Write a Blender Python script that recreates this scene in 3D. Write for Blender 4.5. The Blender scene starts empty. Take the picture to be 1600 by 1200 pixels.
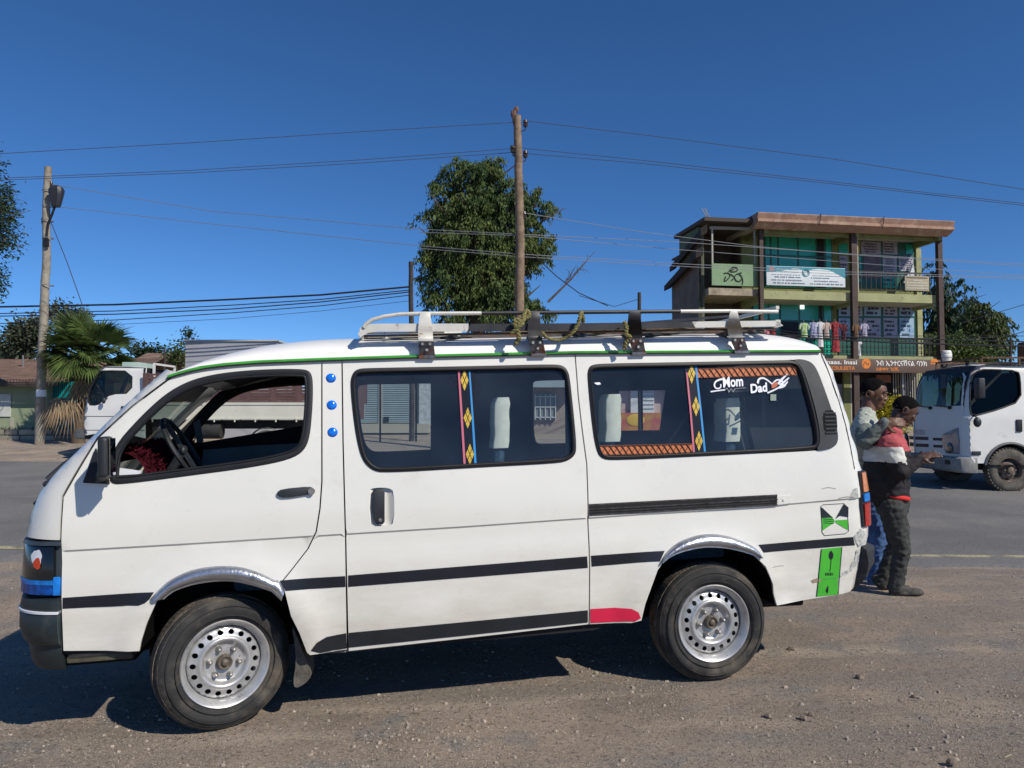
import bpy, bmesh, math, random
from math import sin, cos, pi, atan, atan2, sqrt, radians, exp
from mathutils import Vector, Matrix, noise
from mathutils.geometry import delaunay_2d_cdt
random.seed(7)
SC = bpy.context.scene
COL = SC.collection
V = Vector

# ------------------------------------------------------------------ camera
F = 1200.0
CAMH = 1.5
PITCH = atan(48 / F)
CAM = V((0, 0, CAMH))
cd = bpy.data.cameras.new('camera'); cam = bpy.data.objects.new('camera', cd); COL.objects.link(cam)
cam.location = CAM; cam.rotation_euler = (pi / 2 + PITCH, 0, 0)
cd.sensor_width = 36; cd.lens = 27; cd.clip_end = 6000; cd.clip_start = .05
SC.camera = cam

def ray(px, py):
    x = (px - 800) / F; u = (600 - py) / F
    return V((x, cos(PITCH) - u * sin(PITCH), sin(PITCH) + u * cos(PITCH)))
def at(px, py, Y):
    r = ray(px, py); return CAM + r * (Y / r.y)
def lerp(a, b, t): return a + (b - a) * t
def pl(x, pts):
    if x <= pts[0][0]: return pts[0][1]
    for (a, b), (c, d) in zip(pts, pts[1:]):
        if x <= c: return b + (d - b) * (x - a) / (c - a)
    return pts[-1][1]
def smooth(t):
    t = max(0., min(1., t)); return t * t * (3 - 2 * t)
GP = [(-1e4, 0), (9, 0), (14, .12), (19, .3), (23, .62), (26, .8), (34, .93), (60, 1.0), (1e5, 1.0)]
def gz(x, y):
    z = pl(y, GP)
    near = 1 - smooth((y - 6.2) / 2.2)
    z += near * max(-.12, min(.09, .0262 * x))
    z += near * smooth((y - 4.5) / 1.5) * .0
    return z
def gat(px, py):
    r = ray(px, py); Y = 5.
    for _ in range(60):
        p = CAM + r * (Y / r.y)
        k = (gz(p.x, Y) - CAMH) / (r.z / r.y) if r.z < -1e-6 else 400
        Y = Y * .5 + min(400, max(.5, k)) * .5
    p = CAM + r * (Y / r.y); p.z = gz(p.x, p.y); return p

class Fr:
    """A local frame: x along a facade, y away from the camera, z up."""
    def __init__(s, o, yaw=0., pitch=0.):
        s.o = V(o)
        ux = V((cos(yaw) * cos(pitch), sin(yaw) * cos(pitch), sin(pitch))); vy = V((-sin(yaw), cos(yaw), 0)); wz = ux.cross(vy)
        s.R = Matrix((ux, vy, wz)).transposed(); s.Ri = s.R.transposed()
        s.M = Matrix.Translation(s.o) @ s.R.to_4x4()
    def hit(s, px, py, y=0.):
        """pixel -> local (x, z) on the plane local y = y"""
        o = s.Ri @ (CAM - s.o); d = s.Ri @ ray(px, py)
        t = (y - o.y) / d.y; p = o + d * t; return (p.x, p.z)
    def loc(s, px, py, y=0.):
        a = s.hit(px, py, y); return V((a[0], y, a[1]))
    def w(s, p): return s.M @ V(p)
    def li(s, p): return s.Ri @ (V(p) - s.o)

# ------------------------------------------------------------------ objects
FRM = {}
def tag(o, label=None, cat=None, group=None, kind=None):
    if label: o['label'] = label
    if cat: o['category'] = cat
    if group: o['group'] = group
    if kind: o['kind'] = kind
    return o
def empty(name, label, cat, fr, group=None):
    if not isinstance(fr, Fr): fr = Fr(fr)
    o = bpy.data.objects.new(name, None); COL.objects.link(o); o.matrix_world = fr.M; o.empty_display_size = .2
    FRM[o.name] = fr
    return tag(o, label, cat, group)
def dup(root, loc=None, rotz=None, scale=None, label=None, M=None):
    def cp(o, par):
        c = o.copy(); COL.objects.link(c); c.parent = par
        for ch in [q for q in bpy.data.objects if q.parent == o]: cp(ch, c)
        return c
    r = root.copy(); COL.objects.link(r)
    kids = [q for q in bpy.data.objects if q.parent == root]
    for ch in kids: cp(ch, r)
    if M is not None: r.matrix_world = M
    if loc is not None: r.location = loc
    if rotz is not None: r.rotation_euler = (0, 0, rotz)
    if scale is not None: r.scale = (scale,) * 3
    if label: r['label'] = label
    return r

class MB:
    def __init__(s): s.v = []; s.f = []; s.mi = []; s.sm = []; s.M = None; s.cm = 0
    def add(s, vs, fs, sm=True, m=None):
        n = len(s.v)
        s.v += [V(p) if s.M is None else s.M @ V(p) for p in vs]
        for f in fs:
            s.f.append([i + n for i in f]); s.sm.append(sm); s.mi.append(s.cm if m is None else m)
        return s
    def box(s, c, d, R=None, m=None):
        c = V(c); d = V(d) / 2; vs = []
        for x in (-1, 1):
            for y in (-1, 1):
                for z in (-1, 1):
                    p = V((x * d.x, y * d.y, z * d.z)); vs.append(c + (R @ p if R else p))
        return s.add(vs, [(0, 1, 3, 2), (4, 6, 7, 5), (0, 4, 5, 1), (2, 3, 7, 6), (0, 2, 6, 4), (1, 5, 7, 3)], False, m)
    def bb(s, a, b, m=None):
        a = V(a); b = V(b); return s.box((a + b) / 2, [abs(q) for q in (b - a)], None, m)
    def bar(s, p0, p1, w, h, up=(0, 0, 1), m=None):
        p0 = V(p0); p1 = V(p1); d = p1 - p0; L = d.length
        if L < 1e-6: return s
        x = d / L; up = V(up)
        if abs(x.dot(up)) > .98: up = V((0, 1, 0))
        y = up.cross(x).normalized(); z = x.cross(y)
        return s.box((p0 + p1) / 2, (L, w, h), Matrix((x, y, z)).transposed(), m)
    def rings(s, rs, closed=True, caps=True, sm=True, m=None):
        n = len(rs[0]); vs = [p for r in rs for p in r]; fs = []
        for i in range(len(rs) - 1):
            for j in range(n if closed else n - 1):
                a = i * n + j; b = i * n + (j + 1) % n
                fs.append((a, b, b + n, a + n))
        s.add(vs, fs, sm, m)
        if caps and closed:
            k = len(s.v) - len(vs)
            s.f.append([k + j for j in range(n)][::-1]); s.sm.append(False); s.mi.append(s.cm if m is None else m)
            s.f.append([k + (len(rs) - 1) * n + j for j in range(n)]); s.sm.append(False); s.mi.append(s.cm if m is None else m)
        return s
    def tube(s, pts, r, n=8, caps=True, m=None):
        pts = [V(p) for p in pts]; rs = []
        if not hasattr(r, '__len__'): r = [r] * len(pts)
        up = V((0, 0, 1)); prev = None
        for i, p in enumerate(pts):
            t = (pts[min(i + 1, len(pts) - 1)] - pts[max(i - 1, 0)])
            if t.length < 1e-9: t = V((0, 0, 1))
            t.normalize()
            if prev is None:
                a = up if abs(t.dot(up)) < .9 else V((1, 0, 0)); a = (a - t * a.dot(t)).normalized()
            else: a = (prev - t * prev.dot(t)); a = a.normalized() if a.length > 1e-6 else V((1, 0, 0))
            prev = a; b = t.cross(a)
            rs.append([p + (a * cos(2 * pi * j / n) + b * sin(2 * pi * j / n)) * r[i] for j in range(n)])
        return s.rings(rs, True, caps, True, m)
    def cyl(s, p0, p1, r0, r1=None, n=16, m=None): return s.tube([p0, p1], [r0, r0 if r1 is None else r1], n, True, m)
    def lathe(s, prof, o=(0, 0, 0), ax='y', n=48, m=None, sm=True):
        o = V(o); rs = []
        for r, h in prof:
            R = []
            for j in range(n):
                a = 2 * pi * j / n; c, d = r * cos(a), r * sin(a)
                R.append(o + (V((c, h, d)) if ax == 'y' else V((c, d, h)) if ax == 'z' else V((h, c, d))))
            rs.append(R)
        return s.rings(rs, True, False, sm, m)
    def ell(s, c, r, R=None, n=10, m=None):
        c = V(c); vs = []; fs = []
        if not hasattr(r, '__len__'): r = (r, r, r)
        k = n * 2
        for i in range(1, n):
            for j in range(k):
                a = pi * i / n; b = 2 * pi * j / k
                p = V((r[0] * sin(a) * cos(b), r[1] * sin(a) * sin(b), r[2] * cos(a))); vs.append(c + (R @ p if R else p))
        t = len(vs); q = V((0, 0, r[2])); vs += [c + (R @ q if R else q), c - (R @ q if R else q)]
        for i in range(n - 2):
            for j in range(k):
                a = i * k + j; b = i * k + (j + 1) % k; fs.append((a, a + k, b + k, b))
        for j in range(k):
            fs.append((t, j, (j + 1) % k)); fs.append((t + 1, (n - 2) * k + (j + 1) % k, (n - 2) * k + j))
        return s.add(vs, fs, True, m)
    def cap(s, p0, p1, r0, r1, n=14):
        p0 = V(p0); p1 = V(p1)
        s.tube([p0, p1], [r0, r1], n); s.ell(p0, r0, None, 7); s.ell(p1, r1, None, 7); return s
    def prism(s, poly, f0, f1, m=None, sm=False):
        """poly: 2-D outline; f0/f1 map (a,b) to 3-D for the two faces"""
        n = len(poly); a = [f0(*p) for p in poly]; b = [f1(*p) for p in poly]
        return s.add(a + b, [list(range(n)), list(range(n, 2 * n))[::-1]] + [(j, j + n, (j + 1) % n + n, (j + 1) % n) for j in range(n)], sm, m)
    def build(s, name, mat, parent=None, bevel=0, angle=35, world=False, seg=2, loc=None):
        me = bpy.data.meshes.new(name)
        vs = s.v
        if world and parent is not None:
            fr = FRM[parent.name]; vs = [fr.li(p) for p in vs]
        off = V((0, 0, 0))
        if parent is None and loc is not None: off = V(loc); vs = [p - off for p in vs]
        me.from_pydata([tuple(p) for p in vs], [], s.f)
        mats = mat if isinstance(mat, (list, tuple)) else [mat]
        for q in mats: me.materials.append(q)
        me.polygons.foreach_set('material_index', [min(i, len(mats) - 1) for i in s.mi])
        me.validate(); me.update()
        bm = bmesh.new(); bm.from_mesh(me)
        if bevel:
            bmesh.ops.remove_doubles(bm, verts=bm.verts, dist=1e-5)
            bmesh.ops.bevel(bm, geom=[e for e in bm.edges if e.is_manifold and e.calc_face_angle(0) > .6], offset=bevel, segments=seg, affect='EDGES', profile=.6, clamp_overlap=True)
            for f in bm.faces: f.smooth = True
        bmesh.ops.recalc_face_normals(bm, faces=bm.faces) if s.__dict__.get('recalc', True) else None
        an = radians(angle)
        for f in bm.faces:
            f.smooth = True
        for e in bm.edges:
            e.smooth = e.is_manifold and e.calc_face_angle(0) < an if e.is_manifold else True
        bm.to_mesh(me); bm.free()
        o = bpy.data.objects.new(name, me); COL.objects.link(o)
        if parent is not None: o.parent = parent
        else: o.location = off
        FRM[o.name] = FRM[parent.name] if parent is not None and parent.name in FRM else Fr((0, 0, 0))
        return o

# ------------------------------------------------------------------ 2-D outlines -> curved sheets
def inpoly(x, y, P):
    c = False; n = len(P)
    for i in range(n):
        x1, y1 = P[i]; x2, y2 = P[i - 1]
        if (y1 > y) != (y2 > y) and x < (x2 - x1) * (y - y1) / (y2 - y1) + x1: c = not c
    return c
def resamp(P, sp, closed=True):
    out = []; n = len(P)
    for i in range(n if closed else n - 1):
        a = P[i]; b = P[(i + 1) % n]; L = math.hypot(b[0] - a[0], b[1] - a[1]); k = max(1, int(L / sp + .5))
        for j in range(k): out.append((lerp(a[0], b[0], j / k), lerp(a[1], b[1], j / k)))
    if not closed: out.append(P[-1])
    return out
def chai(P, it=2, closed=True):
    for _ in range(it):
        Q = []; n = len(P)
        for i in range(n if closed else n - 1):
            a = P[i]; b = P[(i + 1) % n]
            Q += [(a[0] * .75 + b[0] * .25, a[1] * .75 + b[1] * .25), (a[0] * .25 + b[0] * .75, a[1] * .25 + b[1] * .75)]
        if not closed: Q = [P[0]] + Q + [P[-1]]
        P = Q
    return P
def inset(P, d):
    """offset a closed outline inwards by d"""
    n = len(P); A = sum(P[i - 1][0] * P[i][1] - P[i][0] * P[i - 1][1] for i in range(n)); sg = 1 if A > 0 else -1; out = []
    for i in range(n):
        a = V((P[i - 1][0], P[i - 1][1])); b = V((P[i][0], P[i][1])); c = V((P[(i + 1) % n][0], P[(i + 1) % n][1]))
        e1 = b - a; e2 = c - b
        if e1.length < 1e-9 or e2.length < 1e-9: out.append((b.x, b.y)); continue
        e1.normalize(); e2.normalize(); n1 = V((-e1.y, e1.x)); n2 = V((-e2.y, e2.x)); m = n1 + n2
        if m.length < 1e-6: m = n1
        m.normalize(); k = d / max(.45, m.dot(n1)); q = b + m * k * sg; out.append((q.x, q.y))
    return out
def cdt(outline, holes=(), sp=.05, extra=()):
    loops = [resamp(outline, sp)] + [resamp(h, sp) for h in holes]
    vs = []; es = []
    for L in loops:
        b = len(vs); vs += [V(p) for p in L]; es += [(b + i, b + (i + 1) % len(L)) for i in range(len(L))]
    xs = [p[0] for p in loops[0]]; ys = [p[1] for p in loops[0]]
    bpts = [p for L in loops for p in L]; grid = {}
    for p in bpts: grid.setdefault((int(p[0] // sp), int(p[1] // sp)), []).append(p)
    def near(x, y, d):
        gx, gy = int(x // sp), int(y // sp)
        for i in (-1, 0, 1):
            for j in (-1, 0, 1):
                for p in grid.get((gx + i, gy + j), ()):
                    if (p[0] - x) ** 2 + (p[1] - y) ** 2 < d * d: return True
        return False
    g0 = {k: list(v) for k, v in grid.items()}
    def near0(x, y, d):
        gx, gy = int(x // sp), int(y // sp)
        return any((p[0] - x) ** 2 + (p[1] - y) ** 2 < d * d for i in (-1, 0, 1) for j in (-1, 0, 1) for p in g0.get((gx + i, gy + j), ()))
    def inside(x, y): return inpoly(x, y, loops[0]) and not any(inpoly(x, y, h) for h in loops[1:])
    for p in extra:
        if inside(*p) and not near0(p[0], p[1], .006): vs.append(V(p)); grid.setdefault((int(p[0] // sp), int(p[1] // sp)), []).append(p)
    y = min(ys) + sp / 2; r = 0
    while y < max(ys):
        x = min(xs) + sp * (.5 if r % 2 else .25)
        while x < max(xs):
            if inside(x, y) and not near(x, y, sp * .5): vs.append(V((x, y)))
            x += sp
        y += sp * .87; r += 1
    res = delaunay_2d_cdt(vs, es, [], 0, 1e-7)
    nv = [(p.x, p.y) for p in res[0]]; tri = []
    for f in res[2]:
        cx = sum(nv[i][0] for i in f) / len(f); cy = sum(nv[i][1] for i in f) / len(f)
        if inside(cx, cy):
            a, b, c = nv[f[0]], nv[f[1]], nv[f[2]]
            if (b[0] - a[0]) * (c[1] - a[1]) - (b[1] - a[1]) * (c[0] - a[0]) < 0: f = list(f)[::-1]
            tri.append(list(f))
    return nv, tri
def sheet(mb, outline, fn, holes=(), sp=.05, th=0, extra=(), flip=False, m=None):
    """fn(a, b, depth) -> 3-D; th > 0 closes the sheet with a rim and a back face"""
    nv, tri = cdt(outline, holes, sp, extra)
    n = len(nv); vs = [fn(a, b, 0) for a, b in nv]; fs = [list(t) for t in tri]
    if th:
        vs += [fn(a, b, th) for a, b in nv]; fs += [[i + n for i in t][::-1] for t in tri]
        ec = {}
        for t in tri:
            for i in range(3): ec[(t[i], t[(i + 1) % 3])] = 1
        for a, b in list(ec):
            if (b, a) not in ec: fs.append([a, a + n, b + n, b])
    if flip: fs = [f[::-1] for f in fs]
    return mb.add(vs, fs, True, m)

# ------------------------------------------------------------------ materials
def mat(name, col=(.5, .5, .5), rough=.6, metal=0, spec=.5, var=0, vs=5., bump=0, bs=60., coat=0, col2=None, dirt=None, trans=False, emit=0, isl=0, detail=4, rvar=0, dist=.01):
    m = bpy.data.materials.new(name); m.use_nodes = True; nt = m.node_tree; N = nt.nodes; L = nt.links
    b = N['Principled BSDF']; b.inputs['Base Color'].default_value = (*col, 1); b.inputs['Roughness'].default_value = rough
    b.inputs['Metallic'].default_value = metal; b.inputs['Specular IOR Level'].default_value = spec; b.inputs['Coat Weight'].default_value = coat
    b.inputs['Coat Roughness'].default_value = .08
    tc = N.new('ShaderNodeTexCoord'); co = tc.outputs['Object']; last = None
    def nz(scale, det=detail, rg=.6):
        n = N.new('ShaderNodeTexNoise'); n.inputs['Scale'].default_value = scale; n.inputs['Detail'].default_value = det; n.inputs['Roughness'].default_value = rg
        L.new(co, n.inputs['Vector']); return n
    def ramp(src, p0, p1):
        r = N.new('ShaderNodeMapRange'); r.inputs[1].default_value = p0; r.inputs[2].default_value = p1; L.new(src, r.inputs[0]); return r.outputs[0]
    def mix(fac, a, c):
        x = N.new('ShaderNodeMix'); x.data_type = 'RGBA'; L.new(fac, x.inputs[0])
        for k, s in ((6, a), (7, c)):
            if isinstance(s, tuple): x.inputs[k].default_value = (*s, 1)
            else: L.new(s, x.inputs[k])
        return x.outputs[2]
    c = col
    if var or col2:
        a = col2 or tuple(max(0, q * (1 - var)) for q in col); bb = col if col2 else tuple(min(1, q * (1 + var)) for q in col)
        c = mix(ramp(nz(vs).outputs['Fac'], .35, .65), a, bb)
    if isl:
        g = N.new('ShaderNodeNewGeometry'); h = N.new('ShaderNodeHueSaturation'); r = N.new('ShaderNodeMapRange')
        r.inputs[3].default_value = 1 - isl; r.inputs[4].default_value = 1 + isl; L.new(g.outputs['Random Per Island'], r.inputs[0]); L.new(r.outputs[0], h.inputs['Value'])
        if isinstance(c, tuple): h.inputs['Color'].default_value = (*c, 1)
        else: L.new(c, h.inputs['Color'])
        c = h.outputs['Color']
    if dirt:
        dc, ds, lo, hi = dirt
        c = mix(ramp(nz(ds, 8, .7).outputs['Fac'], lo, hi), c, dc)
    if not isinstance(c, tuple): L.new(c, b.inputs['Base Color'])
    if rvar: L.new(ramp_out(N, L, nz(vs * 2).outputs['Fac'], rough - rvar, rough + rvar), b.inputs['Roughness'])
    if bump:
        bp = N.new('ShaderNodeBump'); bp.inputs['Strength'].default_value = bump; bp.inputs['Distance'].default_value = dist
        L.new(nz(bs, 5, .65).outputs['Fac'], bp.inputs['Height']); L.new(bp.outputs[0], b.inputs['Normal'])
    if emit: b.inputs['Emission Color'].default_value = (*col, 1); b.inputs['Emission Strength'].default_value = emit
    if trans:
        L.new; b.inputs['Transmission Weight'].default_value = 0
        tr = N.new('ShaderNodeBsdfTranslucent'); ms = N.new('ShaderNodeMixShader'); ms.inputs[0].default_value = .3
        if isinstance(c, tuple): tr.inputs[0].default_value = (*c, 1)
        else: L.new(c, tr.inputs[0])
        L.new(b.outputs[0], ms.inputs[1]); L.new(tr.outputs[0], ms.inputs[2]); L.new(ms.outputs[0], N['Material Output'].inputs[0])
    return m
def ramp_out(N, L, src, a, b):
    r = N.new('ShaderNodeMapRange'); r.inputs[1].default_value = .3; r.inputs[2].default_value = .7; r.inputs[3].default_value = max(.02, a); r.inputs[4].default_value = min(1, b); L.new(src, r.inputs[0]); return r.outputs[0]
def glass(name, tint=(.8, .85, .85), refl=1.45, rough=.01, dust_sheen=0):
    m = bpy.data.materials.new(name); m.use_nodes = True; nt = m.node_tree; N = nt.nodes; L = nt.links; N.remove(N['Principled BSDF'])
    t = N.new('ShaderNodeBsdfTransparent'); t.inputs[0].default_value = (*tint, 1); g = N.new('ShaderNodeBsdfGlossy'); g.inputs['Roughness'].default_value = rough
    f = N.new('ShaderNodeFresnel'); f.inputs[0].default_value = refl; x = N.new('ShaderNodeMixShader')
    ge = N.new('ShaderNodeNewGeometry'); mr = N.new('ShaderNodeMapRange'); mr.inputs[3].default_value = refl; mr.inputs[4].default_value = 1 / refl
    L.new(ge.outputs['Backfacing'], mr.inputs[0]); L.new(mr.outputs[0], f.inputs[0])
    L.new(f.outputs[0], x.inputs[0]); L.new(t.outputs[0], x.inputs[1]); L.new(g.outputs[0], x.inputs[2]); L.new(x.outputs[0], N['Material Output'].inputs[0])
    if dust_sheen:  # thin dust film, coloured blue to imitate the reflection in the panes
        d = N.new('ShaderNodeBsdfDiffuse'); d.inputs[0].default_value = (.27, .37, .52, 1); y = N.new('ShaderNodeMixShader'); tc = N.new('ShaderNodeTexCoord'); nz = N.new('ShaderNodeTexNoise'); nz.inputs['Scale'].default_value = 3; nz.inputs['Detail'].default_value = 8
        L.new(tc.outputs['Object'], nz.inputs['Vector']); mr2 = N.new('ShaderNodeMapRange'); mr2.inputs[1].default_value = .3; mr2.inputs[2].default_value = .75; mr2.inputs[3].default_value = dust_sheen * .4; mr2.inputs[4].default_value = dust_sheen * 1.5; L.new(nz.outputs['Fac'], mr2.inputs[0])
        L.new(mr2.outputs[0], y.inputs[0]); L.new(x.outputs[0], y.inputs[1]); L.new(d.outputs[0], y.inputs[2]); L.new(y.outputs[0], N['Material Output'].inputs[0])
    return m
M = {}
M['paint'] = mat('white_paint', (.73, .72, .665), .30, 0, .5, var=.02, vs=1.6, coat=.35, dirt=((.50, .45, .37), 2.2, .60, .95), rvar=.08)
M['paintroof'] = mat('white_roof_paint', (.84, .83, .80), .38, 0, .5, var=.02, vs=3, coat=.2, dirt=((.40, .28, .18), 9, .66, .74))
M['black'] = mat('black_rubber', (.012, .013, .016), .55, 0, .4, var=.2, vs=8)
M['blackp'] = mat('black_plastic', (.018, .021, .025), .48, 0, .5, var=.25, vs=6, bump=.15, bs=300, dirt=((.10, .09, .08), 7, .62, .95))
M['bumper'] = mat('bumper_plastic', (.018, .028, .032), .5, 0, .5, var=.3, vs=5, bump=.1, bs=200, dirt=((.09, .085, .075), 5, .55, .85))
M['stripe'] = mat('black_tape', (.010, .011, .016), .35, 0, .5, var=.2, vs=5, dirt=((.10, .09, .08), 20, .68, .8))
M['chrome'] = mat('chrome_trim', (.50, .52, .56), .34, .9, .5, var=.1, vs=10, dirt=((.22, .21, .22), 18, .55, .75), bump=.35, bs=14, dist=.02)
M['silver'] = mat('silver_wheel_paint', (.50, .50, .50), .38, .55, .5, var=.12, vs=12, dirt=((.10, .08, .06), 30, .60, .72))
M['steel'] = mat('dull_steel', (.34, .33, .31), .45, .7, .5, var=.3, vs=40)
M['rust'] = mat('rusty_metal', (.13, .075, .05), .85, .1, .3, var=.5, vs=40, bump=.3, bs=120)
M['green'] = mat('green_tape', (.06, .42, .03), .4, 0, .5, var=.1, vs=6)
M['greenline'] = mat('green_drip_rail_paint', (.05, .36, .04), .4, 0, .5, var=.25, vs=6)
M['blue'] = mat('blue_reflector', (.0, .16, .72), .25, 0, .6, coat=.5, var=.35, vs=60)
M['bluetape'] = mat('blue_tape', (.01, .19, .62), .3, 0, .5, var=.3, vs=30)
M['red'] = mat('red_tape', (.62, .015, .06), .4, 0, .5, var=.08, vs=10)
M['redlamp'] = mat('red_lamp_lens', (.38, .02, .015), .2, 0, .6, coat=.6, var=.3, vs=30)
M['orange'] = mat('orange_lamp_lens', (.55, .16, .02), .2, 0, .6, coat=.6, var=.2, vs=30)
M['white'] = mat('white_sticker', (.80, .82, .86), .5)
M['cloth'] = mat('white_seat_cover', (.78, .76, .64), .9, 0, .2, var=.06, vs=20, bump=.25, bs=18, dist=.01)
M['seat'] = mat('blue_grey_seat_fabric', (.05, .09, .13), .95, 0, .1, var=.3, vs=60, bump=.3, bs=200)
M['inner'] = mat('dark_cabin_trim', (.018, .018, .02), .8, 0, .2, var=.2, vs=5)
M['innergrey'] = mat('grey_cabin_trim', (.10, .105, .11), .7, 0, .3, var=.2, vs=5)
M['maroon'] = mat('maroon_fur', (.075, .008, .016), .95, 0, .1, var=.5, vs=50, bump=1, bs=90, dist=.03, isl=.5)
M['gclear'] = glass('clear_window_glass', (.86, .90, .90))
M['gtint'] = glass('tinted_window_glass', (.76, .82, .84), 1.5, dust_sheen=.055)
M['gshield'] = glass('windshield_glass', (.34, .42, .40), dust_sheen=.04)
def dusty(m, z0, z1, amt):
    nt = m.node_tree; N, L = nt.nodes, nt.links; b = N['Principled BSDF']; src = b.inputs['Base Color'].links[0].from_socket
    tc = N.new('ShaderNodeTexCoord'); sx = N.new('ShaderNodeSeparateXYZ'); L.new(tc.outputs['Object'], sx.inputs[0]); mr = N.new('ShaderNodeMapRange'); mr.inputs[1].default_value = z1; mr.inputs[2].default_value = z0; mr.inputs[4].default_value = 1; L.new(sx.outputs[2], mr.inputs[0])
    nz = N.new('ShaderNodeTexNoise'); nz.inputs['Scale'].default_value = 3.5; nz.inputs['Detail'].default_value = 9; nz.inputs['Roughness'].default_value = .7; mp = N.new('ShaderNodeMapping'); mp.inputs['Scale'].default_value = (.5, 1, 1.6); L.new(tc.outputs['Object'], mp.inputs[0]); L.new(mp.outputs[0], nz.inputs['Vector'])
    r2 = N.new('ShaderNodeMapRange'); r2.inputs[1].default_value = .35; r2.inputs[2].default_value = .75; L.new(nz.outputs['Fac'], r2.inputs[0])
    mu = N.new('ShaderNodeMath'); mu.operation = 'MULTIPLY'; L.new(mr.outputs[0], mu.inputs[0]); L.new(r2.outputs[0], mu.inputs[1]); m2 = N.new('ShaderNodeMath'); m2.operation = 'MULTIPLY'; m2.inputs[1].default_value = amt; L.new(mu.outputs[0], m2.inputs[0])
    x = N.new('ShaderNodeMix'); x.data_type = 'RGBA'; L.new(m2.outputs[0], x.inputs[0]); L.new(src, x.inputs[6]); x.inputs[7].default_value = (.36, .29, .21, 1); L.new(x.outputs[2], b.inputs['Base Color'])
dusty(M['paint'], .30, .95, .75)
# ------------------------------------------------------------------ light
SUNV = V((.917, -.79, 1.0)).normalized()     # towards the sun
el = math.asin(SUNV.z); az = atan2(SUNV.x, SUNV.y)
w = bpy.data.worlds.new('World'); SC.world = w; w.use_nodes = True
nt = w.node_tree; bg = nt.nodes['Background']; sk = nt.nodes.new('ShaderNodeTexSky'); sk.sky_type = 'NISHITA'; sk.sun_disc = False
sk.sun_elevation = el; sk.sun_rotation = az; sk.altitude = 3500; sk.air_density = 1.0; sk.dust_density = .7; sk.ozone_density = 8
hs = nt.nodes.new('ShaderNodeHueSaturation'); hs.inputs['Saturation'].default_value = 1.1; nt.links.new(sk.outputs[0], hs.inputs['Color']); nt.links.new(hs.outputs[0], bg.inputs[0]); bg.inputs[1].default_value = .115
sl = bpy.data.lights.new('sun', 'SUN'); so = bpy.data.objects.new('sun', sl); COL.objects.link(so)
sl.energy = 4.4; sl.angle = radians(.53); sl.color = (1, .93, .81)
so.rotation_euler = (-SUNV).to_track_quat('-Z', 'Y').to_euler(); so.location = (20, -15, 25)
SC.view_settings.view_transform = 'Standard'; SC.view_settings.look = 'None'; SC.view_settings.exposure = 0; SC.view_settings.gamma = 1
SC.render.engine = 'CYCLES'
SC.cycles.max_bounces = 8; SC.cycles.transparent_max_bounces = 16
# ================================================================== the minibus
VW = 1.69
YAW = radians(11.0)
O = V((-1.419 + .03 * sin(YAW), 3.785 - .03 * cos(YAW), gz(-1.42, 3.78)))
VF = Fr(O, YAW, radians(1.46))
VAN = empty('minibus', 'white minibus with roof rack, blue dots and green tape parked on the gravel', 'minibus', VF)
def ts(z):
    if z < .5: return .035 * ((.5 - z) / .3) ** 2
    if z < 1.0: return 0
    return .115 * ((z - 1.0) / .85) ** 1.25
def vp(px, py):
    y = 0.
    for _ in range(6):
        a = VF.hit(px, py, y); y = ts(a[1])
    return a
def vps(P): return [vp(*p) for p in P]
def RF(z): return lerp(.26, .12, smooth((z - .9) / .7))
def RRf(z): return lerp(.16, .08, smooth((z - 1.15) / .45))
RR = .16
_f = vps([(42, 1012), (34, 975), (34, 937), (35, 887), (39, 844), (50, 800), (60, 775), (78, 752), (100, 728), (135, 694), (180, 650), (225, 608), (262, 577), (275, 566)])
XF = sorted([(z, x - .32 * RF(z)) for x, z in _f])
_r = vps([(1333, 927), (1350, 880), (1356, 850), (1357, 800), (1348, 737), (1330, 665), (1315, 620), (1300, 575), (1279, 541)])
XR = sorted([(z, x + .483 * RRf(z)) for x, z in _r])
def xf(z): return pl(z, XF)
def xr(z): return pl(z, XR)
_d = vps([(262, 588), (285, 581), (312, 574), (350, 569), (400, 565), (500, 561), (655, 556), (897, 550), (1279, 548), (1320, 548)])
ZD = [(x, z) for x, z in _d]
def zd(x): return pl(x, ZD)
_c = vps([(94, 862), (300, 850), (494, 838), (720, 824), (919, 810), (1236, 788), (1339, 779)])
def zc(x): return pl(x, _c)
WA = [vp(348, 1028), vp(1108, 972)]     # arch centres
def skin(x, z, d=0.):
    y = ts(z)
    a = x - xf(z); R = RF(z)
    if a < R: y += R - sqrt(max(0, R * R - (R - max(a, 0)) ** 2))
    a = xr(z) - x; R = RRf(z)
    if a < R: y += R - sqrt(max(0, R * R - (R - max(a, 0)) ** 2))
    q = zc(x) - z
    y += .010 * smooth((q + .004) / .008) * (1 - smooth((q - .02) / .16))
    for (cx, cz) in WA:
        r = math.hypot(x - cx, z - cz)
        if r < .7 and z > cz - .1: y -= .022 * exp(-((r - .42) / .07) ** 2)
    y += .0045 * sin(x * 2.3 + 1) * sin(z * 3.1) + .0030 * noise.noise(V((x * 2.2, z * 3.5, 1))) + .0010 * noise.noise(V((x * 7, z * 9, 2))) + (.003 * sin(x * 7 + z * 5) if x > 2.9 and z < .8 else 0)
    if x > 2.85 and z < .62: y += .020 * exp(-((x - 2.95) / .12) ** 2 - ((z - .47) / .05) ** 2)
    return V((x, y + d, z))
def far(fn): return lambda a, b, d: (lambda p: V((p.x, VW - p.y, p.z)))(fn(a, b, d))
crx = [(x, zc(x) + k) for x in [i * .028 - 1 for i in range(168)] for k in (-.005, 0, .005, .02, .04)]
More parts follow.
